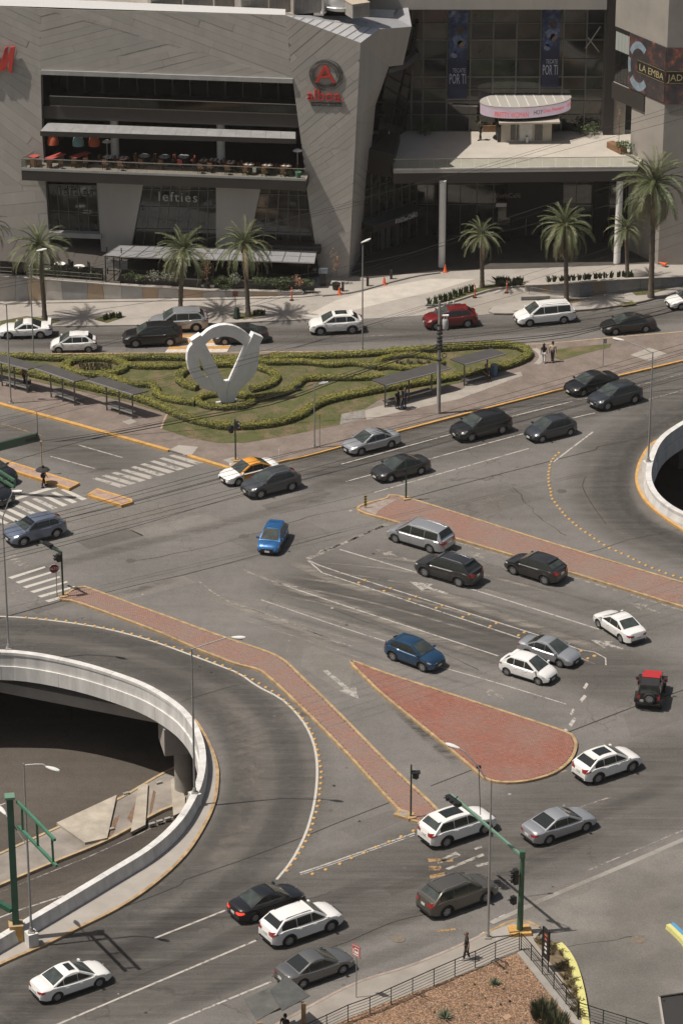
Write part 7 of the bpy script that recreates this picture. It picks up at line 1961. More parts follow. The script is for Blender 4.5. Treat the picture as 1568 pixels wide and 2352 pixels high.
t,b,h=signal_post(932,1146,1052,'bare dark green signal post at the end of the faded red island',r=.07)
MB().box((b.x-.15,b.y,h-1.0),(.16,.2,.25)).build('push_button',M_SIG,t)
t,b,h=signal_post(943,1878,1757,'dark green signal post with one black head at the pointed red strip end')
signal_head((b.x+.28,b.y+.05,h-.75),rad(55),t,1,sz=.40);MB().box((b.x+.3,b.y,h-.52),(.5,.4,.05)).build('visor',M_SIG,t)
cp=G(928,1870,.15);ft=MB().box((cp.x,cp.y,.09),(1.1,.8,.18),-.5).build('utility_box_lid',M_YEL_DULL);tag(ft,kind='structure')
struct(MB().lathe([(.26,.182),(.25,.20),(.15,.20),(.14,.17),(0,.17)],(cp.x,cp.y,0),16),'manhole_cover',M_CONC2)
b=G(1193,2142,.14);h=height_at(b,1962)
t=thing('signal_mast','green signal mast with a long pale arm over the lanes at the garden corner','traffic signal',b)
MB().tube([b,(b.x+.05,b.y,h)],[.19,.13],12).build('mast',M_GREEN,t,smooth=True)
MB().box((b.x,b.y,.24),(1.25,1.0,.22),.1).build('footing',M_YEL,t)
e=aty(1036,1826,b.y+6.0);MB().beam((b.x,b.y,h-.12),e,.14,.14).build('arm',M_GREEN_L,t)
MB().box((b.x+.04,b.y,h),(.32,.32,.4)).build('arm_joint',M_GREEN,t)
sg_=aty(1041,1839,b.y+5.6)
mb_d=(e-Vector((b.x,b.y,h))).normalized()
sg_=aty(1041,1840,b.y+4.9);signal_head(sg_,math.atan2(-mb_d.x,mb_d.y)+math.pi,t,3,horiz=True,sz=.40)
MB().beam(sg_,sg_+Vector((.25,.0,.3)),.05,.05).build('bracket',M_SIG,t)
signal_head((b.x-.32,b.y-.1,height_at(b,2012)),rad(200),t,3);signal_head((b.x-.42,b.y-.2,height_at(b,2064)),rad(215),t,1,sz=.42)
MB().beam((b.x-.3,b.y-.1,height_at(b,2012)),(b.x,b.y,height_at(b,2012)),.06,.06).build('bracket',M_SIG,t)
ca=aty(1103,1872,b.y+3.6);MB().beam(ca,aty(1099,1762,b.y+3.6),.05,.05).build('camera_stem',M_MULL,t);cc2=aty(1099,1762,b.y+3.6);MB().box(cc2,(.28,.16,.14)).build('camera',M_SIG,t)
b=G(38,2158,.15);h=height_at(b,1832)
t=thing('sign_gantry','green steel gantry with two beams and no sign on an ochre block base','gantry',b)
MB().box((b.x,b.y,.66),(.78,.72,1.05),.15).build('pedestal',M_YEL,t);MB().box((b.x,b.y,1.2),(.84,.78,.06),.15).build('pedestal_cap',M_YEL_DULL,t)
M_GGR=mat('gantry_green',(.028,.095,.058),.5,var=.25,scale=1.5)
MB().box((b.x,b.y,(h+1.2)/2),(.38,.42,h-1.2),.15).build('column',M_GGR,t);MB().box((b.x,b.y,h+.06),(.56,.6,.14),.15).build('cap',M_GREEN_L,t)
gd=Vector((.60,-.80,0)).normalized()
e1=aty(126,1930,b.y-3.9);e2=aty(130,1990,b.y-3.9)
M_GBM=mat('gantry_beam',(.06,.17,.11),.5,var=.2,scale=1.5)
s1=aty(40,1842,b.y-.1);s2=aty(42,1898,b.y-.1)
MB().beam(s1,e1,.16,.16).build('beam',M_GBM,t);MB().beam(s2,e2,.16,.16).build('beam',M_GBM,t)
for f in(.12,.52,.92):MB().beam(s1.lerp(e1,f),s2.lerp(e2,f),.12,.12).build('strut',M_GGR,t)
s3=Vector((b.x-.2,b.y,2.1));MB().beam(s3,s3+Vector((-4,2.2,1.2)),.28,.3).build('beam',M_GGR,t);MB().beam(s3+Vector((-1.2,.5,-.6)),s3+Vector((-1.2,.5,-2.4)),.3,.3).build('stub',M_GGR,t)
e_=aty(88,1003,224);f_=aty(-60,1040,225.0);gz2=thing('sign_gantry','dark green sign panel beam reaching in from the frame edge above the side road','gantry',e_,0,'gantry ends')
MB().beam(e_,f_,.3,.62).build('beam',M_DKGREEN,gz2);MB().beam(aty(58,1012,223.85),aty(84,1005,223.85),.06,.28).build('opening',M_SIG,gz2)
mm_=aty(87,1003,224);MB().beam(mm_,mm_+UP*2.0,.05,.05).build('antenna',M_MULL,gz2)
e_=aty(34,1104,215);f_=aty(-40,1058,219);gz3=thing('sign_gantry','pale green truss beam end reaching in above the waiting black suvs','gantry',e_,0,'gantry ends')
MB().beam(e_,f_,.16,.18).build('beam',M_GREEN,gz3);e3=aty(33,1119,215);MB().beam(e3,aty(-40,1074,219),.16,.18).build('beam',M_GREEN,gz3);MB().beam(e_,e3,.14,.14).build('strut',M_GREEN,gz3);MB().beam(aty(10,1089,216.3),aty(9,1103,216.3),.14,.14).build('strut',M_GREEN,gz3)
b=G(97,1085,.2);o=MB().tube([b,(b.x,b.y,height_at(b,1020))],.04,8).box((b.x,b.y,height_at(b,1016)),(.14,.14,.2)).build('slim_post',M_YEL_DULL,smooth=True);tag(o,'slim ochre post with a pale cap on the divider behind the umbrella','post')
# ---- signs
def sign_post(bx,by,ty,label,z0=.14,m=None,r=.03,name='sign_post'):
 b=G(bx,by,z0);h=height_at(b,ty);t=thing(name,label,'sign',b)
 MB().tube([b,(b.x,b.y,h)],r,8).build('post',m or M_PGREY,t);return t,b,h
t,b,h=sign_post(131,1371,1296,'red octagonal ALTO stop sign on a leaning post by the crosswalk',name='stop_sign')
cs=Vector((b.x-.12,b.y-.06,h-.32));nn_=Vector((.25,-.97,0)).normalized();xx=Vector((.97,.25,0))
octo=lambda r:[cs+xx*(r*math.cos(rad(22.5+45*k)))+UP*(r*math.sin(rad(22.5+45*k)))for k in range(8)]
MB().slab([p-nn_*.004 for p in octo(.37)],nn_,.02).build('rim',M_WHITE,t);MB().slab([p+nn_*.004 for p in octo(.34)],nn_,.006).build('plate',mat('stop_red',(.20,.022,.025),.5),t)
put_text('lettering','ALTO',.26,cs+nn_*.008-UP*.085,xx,UP,M_WHITE,.003,width=.55,parent=t)
t,b,h=sign_post(839,1166,1138,'short yellow object marker sign at the rounded tip of the faded island',name='marker_sign')
MB().box((b.x,b.y-.04,h-.42),(.2,.03,.9)).build('plate',mat('marker_yellow',(.42,.30,.03),.6),t)
for k in range(4):MB().slab([(b.x-.1,b.y-.058,h-.8+k*.22),(b.x+.1,b.y-.058,h-.72+k*.22),(b.x+.1,b.y-.058,h-.64+k*.22),(b.x-.1,b.y-.058,h-.72+k*.22)],(0,-1,0),.002).build('stripe',M_SIG,t)
t,b,h=sign_post(734,1028,950,'thin post with a small yellow plate beside the short garden lamp',name='marker_sign')
MB().box((b.x,b.y-.03,h-.12),(.2,.03,.24)).build('plate',mat('marker_yellow',(.4,.3,.03)),t)
t,b,h=sign_post(641,1062,1032,'short white marker post at the avenue kerb behind the taxi',m=M_WHITE,name='marker_post')
t,b,h=sign_post(1384,842,777,'grey sign post with a small blank green plate on the avenue pavement')
MB().box((b.x+.1,b.y-.03,h-.22),(.3,.03,.42)).build('plate',M_PGREY,t)
t,b,h=sign_post(818,2292,2172,'red and white bus stop sign on a thin post by the foreground kerb',name='bus_stop_sign')
xx=Vector((.72,-.69,0));nn_=Vector((-.69,-.72,0));cs=Vector((b.x,b.y,h-.38))
R4=lambda a,b_,c,d,off:[cs+xx*p+UP*q+nn_*off for p,q in((a,c),(b_,c),(b_,d),(a,d))]
MB().slab(R4(-.32,.32,-.38,.38,.03),nn_,.03).build('plate',mat('bus_red',(.36,.04,.035),.5),t)
MB().slab(R4(-.28,.28,-.345,.345,.034),nn_,.003).slab(R4(-.255,.255,-.32,.32,.038),nn_,.003,1).build('border',[M_WHITE,mat('bus_red',(.3,.05,.04))],t)
MB().slab(R4(-.12,.20,-.14,.20,.042),nn_,.003).build('bus_symbol',M_WHITE,t)
MB().slab(R4(-.08,.16,.02,.14,.045),nn_,.002).build('bus_window',mat('bus_red',(.3,.05,.04)),t)
MB().slab(R4(-.22,-.17,-.14,.10,.042),nn_,.003).build('person_symbol',M_WHITE,t);MB().slab(R4(-.21,.20,-.27,-.20,.042),nn_,.003).build('text_bar',M_WHITE,t)
# ---- utility pole with its hardware
b=G(1007,949,.14);h=height_at(b,690);up_h=h
pole=thing('utility_pole','concrete utility pole with crossarm and transformer on the avenue pavement','utility pole',b)
MB().tube([b,(b.x-.05,b.y,h)],[.17,.10],12).build('pole',mat('pole_concrete',(.33,.315,.29),.8,var=.15,scale=2),pole,smooth=True)
wd=Vector((math.cos(A_AV),math.sin(A_AV),0));wn=Vector((-wd.y,wd.x,0))
for z,l in((h-.35,1.15),(h-.95,.7)):
 MB().beam(Vector((b.x,b.y,z))-Vector((1,.1,0))*l,Vector((b.x,b.y,z))+Vector((1,.1,0))*l,.09,.1).build('crossarm',M_PGREY,pole)
for k in(-1.05,-.6,.6,1.05):MB().lathe([(.05,0),(.07,.05),(.05,.1),(.07,.15),(.03,.22),(0,.22)],(b.x+k,b.y+.1*k,h-.3),8).build('insulator',M_LAMPW,pole)
tr=height_at(b,742);MB().lathe([(.22,-.42),(.24,-.38),(.24,.3),(.2,.38),(0,.4)],(b.x+.42,b.y-.1,tr),14).build('transformer',mat('transformer_grey',(.42,.42,.41),.5),pole,smooth=True)
for k in(-.1,.1):MB().lathe([(.04,0),(.05,.1),(.02,.22),(0,.22)],(b.x+.42+k,b.y-.1,tr+.38),8).build('bushing',M_LAMPW,pole)
MB().box((b.x+.42,b.y-.1,tr+.7),(.5,.25,.08)).build('fuse_bracket',M_WHITE,pole)
for yy,r_ in((800,.25),(815,.18)):
 z=height_at(b,yy);MB().tube([Vector((b.x+.38,b.y-.12,z))+Vector((math.cos(a*.5236),0,math.sin(a*.5236)))*r_ for a in range(13)],.03,6,cap=False).build('cable_coil',M_SIG,pole)
for yy in(745,757,765,775,783,792,800,826):MB().box((b.x,b.y,height_at(b,yy)),(.42,.42,.10)).build('clamp_band',M_SIG,pole)
MB().beam((b.x-.2,b.y,height_at(b,795)),(b.x-1.0,b.y-.4,height_at(b,806)),.05,.05).build('cable_stub',M_SIG,pole)
# ---- overhead wires
M_WIRE=mat('wire_black',(.012,.011,.010),.6)
def wire(pts,label,r=.016,group='overhead wires',sag=0.0,name='overhead_wire'):
 P3=smooth_path([Vector(p)for p in pts],2.5)
 o=MB().tube(P3,r,4,cap=False).build(name,M_WIRE);tag(o,label,'wire',group);return o
PB=Vector((b.x,b.y,0));PN=wn
def wpl(px,az,q=None):
 """picture points carried onto the vertical plane through q with direction az"""
 n=Vector((-math.sin(az),math.cos(az),0));return[onplane(x,y,q or PB,n)for x,y in px]
AZ1=A_AV-rad(12)
for k,px in enumerate(([(1004,792),(784,866),(640,919),(445,958),(265,992),(120,1016),(-40,1040)],[(1004,797),(784,872),(640,925),(445,964),(265,998),(120,1024),(-40,1050)],[(1004,790),(784,858),(640,908),(445,950),(265,988),(-40,1032)])):
 wire(wpl(px,rad(10)),['thick black telecom cable sagging from the pole across the garden, lowest of three','thick black telecom cable sagging from the pole, middle of three','thinner telecom cable sagging from the pole, highest of three'][k],.035 if k<2 else .018)
for k,px in enumerate(([(1007,788),(1100,783),(1284,766),(1420,738),(1600,690)],[(1007,792),(1150,784),(1300,768),(1430,742),(1600,700)],[(1007,795),(1150,790),(1290,777),(1400,750),(1600,702)],[(1007,775),(1150,760),(1300,735),(1600,672)],[(1007,782),(1150,765),(1300,742),(1600,690)])):
 wire(wpl(px,rad(16)),'telecom cable running from the pole bands towards the tallest palm',.026 if k<3 else .014,group='telecom cables beyond the pole')
for k,px in enumerate(([(986,697),(700,780),(400,858),(200,910),(-40,966)],[(994,697),(720,785),(420,862),(220,912),(-40,974)],[(1016,700),(760,776),(500,840),(300,888),(-40,980)],[(1020,698),(800,760),(500,855),(-40,995)])):
 wire(wpl(px,rad(14)),'thin power line from the pole crossarm crossing the garden',.010,group='power lines from the crossarm')
for k,px in enumerate(([(986,697),(1150,648),(1350,585),(1600,500)],[(1020,698),(1180,655),(1380,592),(1600,520)],[(1016,722),(1200,672),(1400,612),(1600,545)])):
 wire(wpl(px,rad(26)),'thin power line from the pole crossarm over the driveway and palms',.010,group='power lines past the palms')
Q2=G(832,690)
for k,px in enumerate(([(-40,650),(150,618),(345,576),(560,528),(784,468),(960,420),(1104,381),(1330,312),(1600,226)],[(-40,660),(150,626),(345,582),(560,533),(784,473),(960,425),(1120,383),(1330,318),(1600,240)],[(-40,668),(150,634),(345,590),(784,480),(1130,388),(1600,262)])):
 wire(wpl(px,rad(12),Q2),['upper of three power lines crossing before the mall','middle of three power lines crossing before the mall','lowest of three power lines crossing before the mall'][k]+' above the canopy',.013)
for k,px in enumerate(([(-40,855),(300,772),(700,660),(1000,562),(1230,478),(1600,372)],[(-40,862),(300,778),(700,668),(1000,570),(1240,486),(1600,384)],[(-40,742),(300,700),(640,640),(900,590),(1200,520),(1600,420)])):
 wire(wpl(px,rad(15),G(832,780)),'%s power line crossing behind the lamp posts towards the palm crowns'%['upper','middle','flattest'][k],.014,group='power lines behind the lamp posts')
for k,px in enumerate(([(-40,1300),(300,1212),(570,1132),(900,1050),(1300,940),(1600,860)],[(-40,1215),(200,1160),(500,1080),(900,985),(1250,900),(1600,800)],[(-40,1080),(200,1010),(500,940),(800,862)])):
 wire(wpl(px,A_AV-rad(2),G(600,1250)),['lowest single wire crossing the junction above the blue hatchback','single wire crossing the junction above the taxi','single wire crossing over the garden tip'][k],.018)
for k in range(6):
 z=16.8+.12*(k%3);off=k*.42
 q0,q1=G(380,1712+k*16),G(1560,1336+k*18)
 sh_=Vector((sun_vec.x,sun_vec.y,0))*(z/sun_vec.z);e=(q1-q0).normalized()
 wire([q0+sh_+UP*z-e*25,q0.lerp(q1,.5)+sh_+UP*(z-.5),q1+sh_+UP*z+e*25],'%s of six parallel power lines high over the red islands'%'first second third fourth fifth last'.split()[k],.013,'power lines over the islands')
 # ---- bus shelters
M_SHROOF=mat('shelter_roof',(.062,.058,.055),.6,var=.15,scale=1.5)
M_SHPOST=mat('shelter_post',(.10,.098,.094),.5,.3)
def shelter(front_px,zt,depth,label,posts,z0=.14,bench=True):
 """front_px: picture points of the roof's street edge (two); posts: fractions along that edge"""
 a,b=G(*front_px[0],zt),G(*front_px[1],zt);d=(b-a).normalized();n=Vector((-d.y,d.x,0));L=(b-a).length
 t=thing('bus_shelter',label,'bus shelter',(a.x,a.y,z0),0,'bus shelters round the garden')
 sk=d*(-.28 if d.y>0 else .55)*depth
 c=[a,b,b+n*depth+sk+UP*.08,a+n*depth+sk+UP*.08]
 MB().slab(c,UP,.07).build('roof',M_SHROOF,t);MB().beam(a-UP*.03,b-UP*.03,.06,.10).build('fascia',M_GALV,t)
 P_=[a+d*L*f+n*.10 for f in posts]
 for q in P_:
  MB().beam((q.x,q.y,z0),(q.x,q.y,zt-.04),.12,.12).build('post',M_SHPOST,t)
  MB().beam((q.x,q.y,zt-.10),(q.x+n.x*depth*.8,q.y+n.y*depth*.8,zt-.0),.06,.06).build('bracket',M_SHPOST,t)
 s,e=P_[0]+n*.25,P_[-1]+n*.25
 MB().beam((s.x,s.y,z0+.44),(e.x,e.y,z0+.44),.34,.05).build('bench_seat',M_SHPOST,t)
 s2,e2=P_[0],P_[-1];MB().beam((s2.x,s2.y,z0+.40),(e2.x,e2.y,z0+.40),.07,.10).build('bench_rail',M_GALV,t)
 for f in(.1,.5,.9):q=s.lerp(e,f);MB().beam((q.x,q.y,z0),(q.x,q.y,z0+.42),.07,.07).build('bench_leg',M_SHPOST,t)
 return t
shelter([(-75,811),(64,848)],2.25,1.15,'dark roofed bus shelter cut by the frame edge where a person waits',(.55,.76,.96));shelter([(70,842),(170,876)],2.25,1.15,'dark roofed bus shelter in the middle of the row along the side road',(.44,.71,.98));shelter([(197,872),(305,906)],2.25,1.15,'dark roofed bus shelter nearest the garden tip on the side road',(.42,.69,.97))
shelter([(886,885),(1036,845)],2.05,1.45,'dark roofed bus shelter on the avenue with three people waiting',(.0,.36,.71),z0=.146);shelter([(1067,837),(1162,812)],2.05,1.45,'dark roofed bus shelter on the avenue with a seated person and blue barrel',(.01,.56),z0=.146)
b=G(1134,861,.146);t=thing('barrel_bin','blue ribbed steel barrel used as a bin beside the shelter','barrel',b)
MB().lathe([(.29,0),(.29,.28),(.31,.30),(.29,.32),(.29,.58),(.31,.60),(.29,.62),(.29,.88),(.30,.90),(.27,.90),(.26,.3),(0,.3)],tuple(b),20).build('drum',mat('barrel_blue',(.10,.17,.27),.5,.2,var=.35,scale=3),t,smooth=True)
MB().lathe([(.3,.0),(.3,.03)],(b.x,b.y,b.z+.885),20).build('rim',M_GALV,t)
# ---- cones, posts and pots at the mall
M_CONE=mat('cone_orange',(.62,.11,.025),.55)
def cone(x,y,label,lying=False,z=.024):
 b=G(x,y,z);t=thing('traffic_cone',label,'traffic cone',b,0,'orange cones at the mall')
 k=local(MB().lathe([(.19,.03),(.17,.05),(.06,.62),(.04,.7),(0,.7)],n=14),'cone',M_CONE,t,True)
 local(MB().box((0,0,.02),(.44,.44,.04)),'foot',M_CONE,t)
 local(MB().lathe([(.132,.24),(.108,.36)],n=14),'band',M_WHITE,t)
 if lying:t.rotation_euler=(0,rad(78),2.8);t.location.z+=.18
cone(882,653,'orange cone on the kerb line between the corner and the portico');cone(779,676,'orange cone beside the potted sapling at the stone corner');cone(1022,624,'orange cone at the foot of the first white column');cone(1529,612,'orange cone lying on its side near the wing wall',True)
def warn(x,y,label,h=1.15):
 b=G(x,y,.03);t=thing('delineator_post',label,'bollard',b,0,'orange posts on the forecourt')
 local(MB().lathe([(.06,.05),(.055,h),(0,h+.02)],n=10),'tube',M_CONE,t,True);local(MB().lathe([(.2,0),(.18,.05),(0,.06)],n=14),'foot',M_SIG,t);local(MB().lathe([(.064,h*.7),(.062,h*.8)],n=10),'band',M_WHITE,t)
warn(670,689,'orange warning post by the patio planter end');warn(1090,683,'orange warning post standing on the drive edge, nearer the pole');warn(1163,672,'orange warning post by the tall spiky plants on the drive edge')
def bollard(x,y,label):
 b=G(x,y,.024);t=MB().box((b.x,b.y,b.z+.42),(.22,.22,.84)).build('bollard',M_DARK);tag(t,label,'bollard','dark bollards at the stone corner')
bollard(787,668,'dark square bollard nearest the leaning stone corner');bollard(844,656,'dark square bollard by the kerb line halfway to the orange cone');bollard(898,640,'dark square bollard past the orange cone in the portico shade')
kerb(smooth_path(Gp([(740,678),(800,672),(850,660),(900,646),(960,632),(1010,625)],.1),1),M_CONC2,.2,.14)
struct(MB().prism([(p.x,p.y)for p in Gp([(846,640),(1000,621),(1200,617),(1430,608),(1520,604),(1520,520),(820,520),(805,632)])],.02,.0245),'entrance_floor',mat('portico_shade_floor',(.075,.068,.06),.6,var=.2,scale=.8))  # dark floor cut along the deck's shadow edge to deepen the portico shade
def pot(x,y,label,p=None,r=.3,h=.55):
 b=p or G(x,y,.024);o=MB().lathe([(r*.8,0),(r,h),(r*.85,h),(r*.8,h*.85),(0,h*.85)],tuple(b),16).build('plant_pot',M_SIG,smooth=True);tag(o,label,'pot','plant pots')
pot(772,664,'black plant pot holding the rusty sapling at the stone corner',r=.38)
b_=on_patio(475,.6,-.02);pot(0,0,'black plant pot holding the withered sapling between the palms',p=Vector((b_.x,b_.y,b_.z)))
b=G(742,655,.024);t=thing('menu_stand','dark menu stand with a pale blue panel at the canopy end','stand',b);MB().box((b.x,b.y,.75),(.5,.4,1.5)).build('cabinet',M_DARK,t);MB().box((b.x,b.y-.21,1.45),(.8,.05,.5)).build('panel',mat('menu_blue',(.24,.28,.33),.6),t)
b=G(544,730,.05);t=thing('litter_bin','dark tapered litter bin standing between the two palms','bin',b);MB().lathe([(.26,0),(.3,.1),(.2,.95),(0,.98)],tuple(b),4).build('body',M_DKGREEN,t);MB().lathe([(.3,.0),(.3,.08),(0,.09)],tuple(b),12).build('foot',M_SIG,t)
t,b,h=sign_post(541,706,668,'small rusty square sign on a thin post near the second palm',name='small_sign',z0=.03);MB().box((b.x,b.y-.03,h-.25),(.45,.03,.5)).build('plate',mat('rust_sign',(.20,.075,.055),.8),t)
# ---- cafe tables on the patio, restaurant tables on the terrace
def round_table(p,r,label,top,group,hgt=.74):
 t=thing('cafe_table',label,'table',p,0,group);local(MB().lathe([(0,hgt-.04),(r,hgt-.04),(r,hgt),(0,hgt)],n=18),'tabletop',top,t);local(MB().lathe([(.05,0),(.05,hgt-.04)],n=8),'leg',M_BLK,t);local(MB().lathe([(.28,0),(.26,.03),(0,.04)],n=12),'foot',M_BLK,t);return t
def chair(p,az,m,label,group):
 t=thing('chair',label,'chair',p,az,group)
 local(MB().box((0,0,.45),(.42,.42,.05)),'seat',m,t);local(MB().box((-.2,0,.72),(.05,.42,.42)),'backrest',m,t)
 for x in(-.18,.18):
  for y in(-.18,.18):local(MB().box((x,y,.22),(.04,.04,.44)),'leg',M_BLK,t)
for x,dy,lb in((135,2.3,'round white cafe table by the entrance opening'),(180,2.0,'round white cafe table nearer the gate frame'),(108,1.2,'round white cafe table closest to the patio rail')):
 p,hh=pat(x);q=Vector((p.x,p.y+dy,hh));round_table(q,.48,lb,M_WHITE,'cafe tables on the patio')
 for k,a in enumerate((.6,2.4)):chair(q+Vector((math.cos(a),math.sin(a),0))*.75,a+math.pi,M_BLK,'black chair at a round white cafe table','chairs at the cafe tables')
for x in(240,268):
 p,hh=pat(x if x>244 else 244);o=MB().box((p.x+.4,p.y+2.4,hh+1.0),(.9,.05,.75)).build('menu_board',mat('board_grey',(.38,.38,.37),.6));tag(o,'pale board standing by the black gate frame, %s of two'%('farther' if x>250 else 'nearer'),'board')
tzf=ter_z-.2
M_CLOTH=mat('table_red',(.36,.06,.05),.8);M_PLATE2=mat('plate_white',(.6,.6,.6),.4);M_WOOD=mat('chair_wood',(.16,.085,.045),.6)
def ter_pt(x,y,off):q=F(x,y,off);return Vector((q.x,q.y,tzf))
for x,off,cl,lb in((128,.8,1,'long red table at the terrace end beneath the orange lampshade'),(185,.2,1,'long red table on the terrace beneath the teal lampshade'),(80,1.0,1,'small red topped table at the terrace corner')):
 q=ter_pt(x,376,off);t=thing('terrace_table',lb,'table',q,rad(50),'tables on the restaurant terrace');local(MB().box((0,0,.9),(1.9 if x>100 else .8,.7,.06)),'tabletop',M_CLOTH,t)
 for a in(-.7,.7):local(MB().box((a if x>100 else a*.4,0,.44),(.08,.5,.88)),'leg',M_WOOD,t)
 for a in(-.5,.5):chair(q+Vector((a,-.75,0)),rad(90),M_WOOD,'wooden chair at a red terrace table','chairs at the red tables')
for k,(x,off,top)in enumerate(((250,.4,0),(285,.6,1),(332,-.2,0),(378,-.2,0),(422,-.4,0),(468,.5,1),(490,.2,1),(530,.6,1),(571,1.0,1),(614,1.0,1),(657,1.0,1))):
 q=ter_pt(x,383,off);t=round_table(q,.5,'round terrace table laid with plates, %s along the rail from the red tables'%('first second third fourth fifth sixth seventh eighth ninth tenth last'.split()[k]),M_WOOD if top else mat('table_grey',(.30,.30,.29),.5),'round tables on the terrace',.92)
 for a in range(4):local(MB().lathe([(0,0),(.12,.005),(.13,.02),(0,.02)],(.26*math.cos(a*1.57+.6),.26*math.sin(a*1.57+.6),.93),10),'plate',M_PLATE2,t)
 for a in(.3,2.6,4.4):chair(q+Vector((math.cos(a),math.sin(a),0))*.78,a+math.pi,M_CLOTH if k==4 else M_WOOD,'wooden chair round a plate laid terrace table','chairs at the round terrace tables')
q=F(685,405,1.7);o=MB().lathe([(.2,0),(.27,.6),(.22,.6),(.2,.5),(0,.5)],(q.x,q.y,tzf+.02),14).build('plant_pot',mat('pot_green',(.12,.27,.18),.6),smooth=True);tag(o,'mint green pot at the far end of the terrace rail','pot')
q=F(584,386,1.9)if False else F(368*1.0+216,384,1.9);o=MB().box((q.x,q.y,tzf+.7),(.3,.04,.4)).build('notice_card',M_WHITE);tag(o,'small white card on the terrace rail','card')
for x,y,off,lb in((232+14,345,-.3,'glowing white parasol heater top on the terrace near the first column'),(683,345,.2,'pale heater top at the far end of the terrace')):
 q=F(x,y,off);t=thing('patio_heater',lb,'heater',(q.x,q.y,tzf),0,'heaters on the terrace');local(MB().lathe([(.03,0),(.03,2.0)],n=8),'pole',M_STEEL,t);local(MB().lathe([(.42,2.0),(.2,2.14),(0,2.16)],n=16),'reflector',M_WHITE,t)
 # ---- foreground railing, signs, bus stop roof
M_RAILB=mat('railing_black',(.020,.019,.018),.5,.3)
def fence(px,label,top=1.12,z=.16,rails=6,close=False):
 P_=[G(x,y,z)for x,y in px];t=thing('metal_railing',label,'railing',P_[0],0,'foreground railings')
 for p in P_:MB().beam(p,p+UP*top,.07,.05).build('post',M_RAILB,t)
 for a,b in zip(P_,P_[1:]):
  for k in range(rails):
   z_=.14+(top-.16)*k/(rails-1);MB().beam(a+UP*z_,b+UP*z_,.02 if k<rails-1 else .045,.018 if k<rails-1 else .04).build('rail',M_RAILB,t)
 return t
fence([(650,2418),(700,2394),(750,2371),(799,2348),(849,2330),(898,2308),(947,2286),(996,2264),(1044,2243),(1091,2223),(1137,2202),(1192,2181)],'black metal railing along the pavement side of the gravel garden')
fence([(1196,2182),(1219,2208),(1245,2240),(1271,2273),(1299,2308),(1326,2342)],'black metal railing along the concrete edging beside the straw grass')
fence([(1328,2342),(1384,2360),(1436,2376),(1500,2396)],'black metal railing in the bottom corner crossing the lime kerb end')
sp0,sp1=G(1245,2240,.2),G(1262,2258,.2);t=thing('black_sign','narrow black sign panel with orange and white marks standing in the straw bed','sign',sp0)
a_,b_=G(1244,2222,.1),G(1258,2236,.1);xx=(b_-a_).normalized();nn_=Vector((xx.y,-xx.x,0));z0,z1=height_at(a_,2200),height_at(a_,2132)
if nn_.y>0:nn_=-nn_
MB().slab([a_+UP*z0,b_+UP*z0,b_+UP*z1,a_+UP*z1],nn_,.08).build('panel',M_BLK,t)
for p in(a_,b_):MB().beam(p,p+UP*z1,.06,.06).build('post',M_BLK,t)
for f,m,w in((.80,mat('mark_orange',(.5,.12,.05),.6),.5),(.66,mat('mark_orange',(.5,.1,.05)),.4),(.5,M_WHITE,.3),(.36,M_WHITE,.45),(.22,M_WHITE,.35)):
 c=a_.lerp(b_,.5)+UP*(z0+(z1-z0)*f)+nn_*.004;MB().slab([c-xx*w*.3-UP*.07,c+xx*w*.3-UP*.07,c+xx*w*.3+UP*.07,c-xx*w*.3+UP*.07],nn_,.004).build('mark',m,t)
z=2.55
t=thing('bus_stop_roof','grey flat bus stop roof of overlapping sheets on timber posts at the frame bottom','bus shelter',G(690,2380,.14))
M_SHEET=mat('poly_sheet',(.105,.105,.095),.45,var=.3,scale=1.2)
MB().slab(Gp([(562,2295),(627,2264),(652,2310),(590,2345)],z),UP,.04).build('sheet',M_SHEET,t);MB().slab(Gp([(620,2275),(658,2242),(712,2288),(648,2322)],z+.12),UP,.04).build('sheet',mat('poly_sheet_dark',(.085,.085,.08),.45,var=.3,scale=1.2),t)
M_TIMB=mat('timber_post',(.22,.15,.085),.8,var=.3,scale=4)
for x,y in((697,2300),(597,2345)):
 q=G(x,y,z);MB().box((q.x,q.y-.1,z/2+.0),(.26,.22,z-.1)).build('timber_post',M_TIMB,t)
for a,b in(((575,2300),(655,2262)),((600,2335),(690,2300))):MB().beam(G(*a,z-.08),G(*b,z-.08),.08,.1).build('joist',M_DARK,t)
z=2.8;t=thing('car_park_canopy','flat dark canopy roof with pale edge in the bottom corner of the frame','canopy',G(1540,2380))
c=Gp([(1513,2293),(1600,2280),(1640,2420),(1530,2400)],z);MB().slab(c,UP,.16).build('roof',mat('canopy_black',(.030,.028,.027),.6),t);MB().beam(c[0],c[3],.12,.2).build('edge',M_CONC,t);MB().beam(c[0],c[1],.1,.2).build('edge',M_DARK,t)
q=c[0];MB().box((q.x+.25,q.y-.3,z/2),(.12,.12,z)).build('post',M_BLK,t)
b=G(1145,2216,.16);t=thing('scrap_rack','small dark metal rack lying in the gravel','scrap metal',b,.0)
pts=[G(x,y,.28)for x,y in((1128,2208),(1140,2203),(1165,2212),(1157,2224),(1130,2212))]
for a,c in zip(pts,pts[1:]):MB().beam(a,c,.035,.035).build('bar',M_RAILB,t)
for a in pts[:4]:MB().beam(a,a-UP*.13,.035,.035).build('foot',M_RAILB,t)
MB().beam(pts[0].lerp(pts[1],.5),pts[3],.03,.03).build('bar',M_RAILB,t)
o=MB().prism([(p.x,p.y)for p in Gp([(1153,2336),(1168,2328),(1175,2336),(1162,2344)],.2)],.17,.19).build('cardboard_piece',mat('cardboard',(.34,.22,.14),.9));tag(o,'flat tan piece of cardboard on the gravel','cardboard')
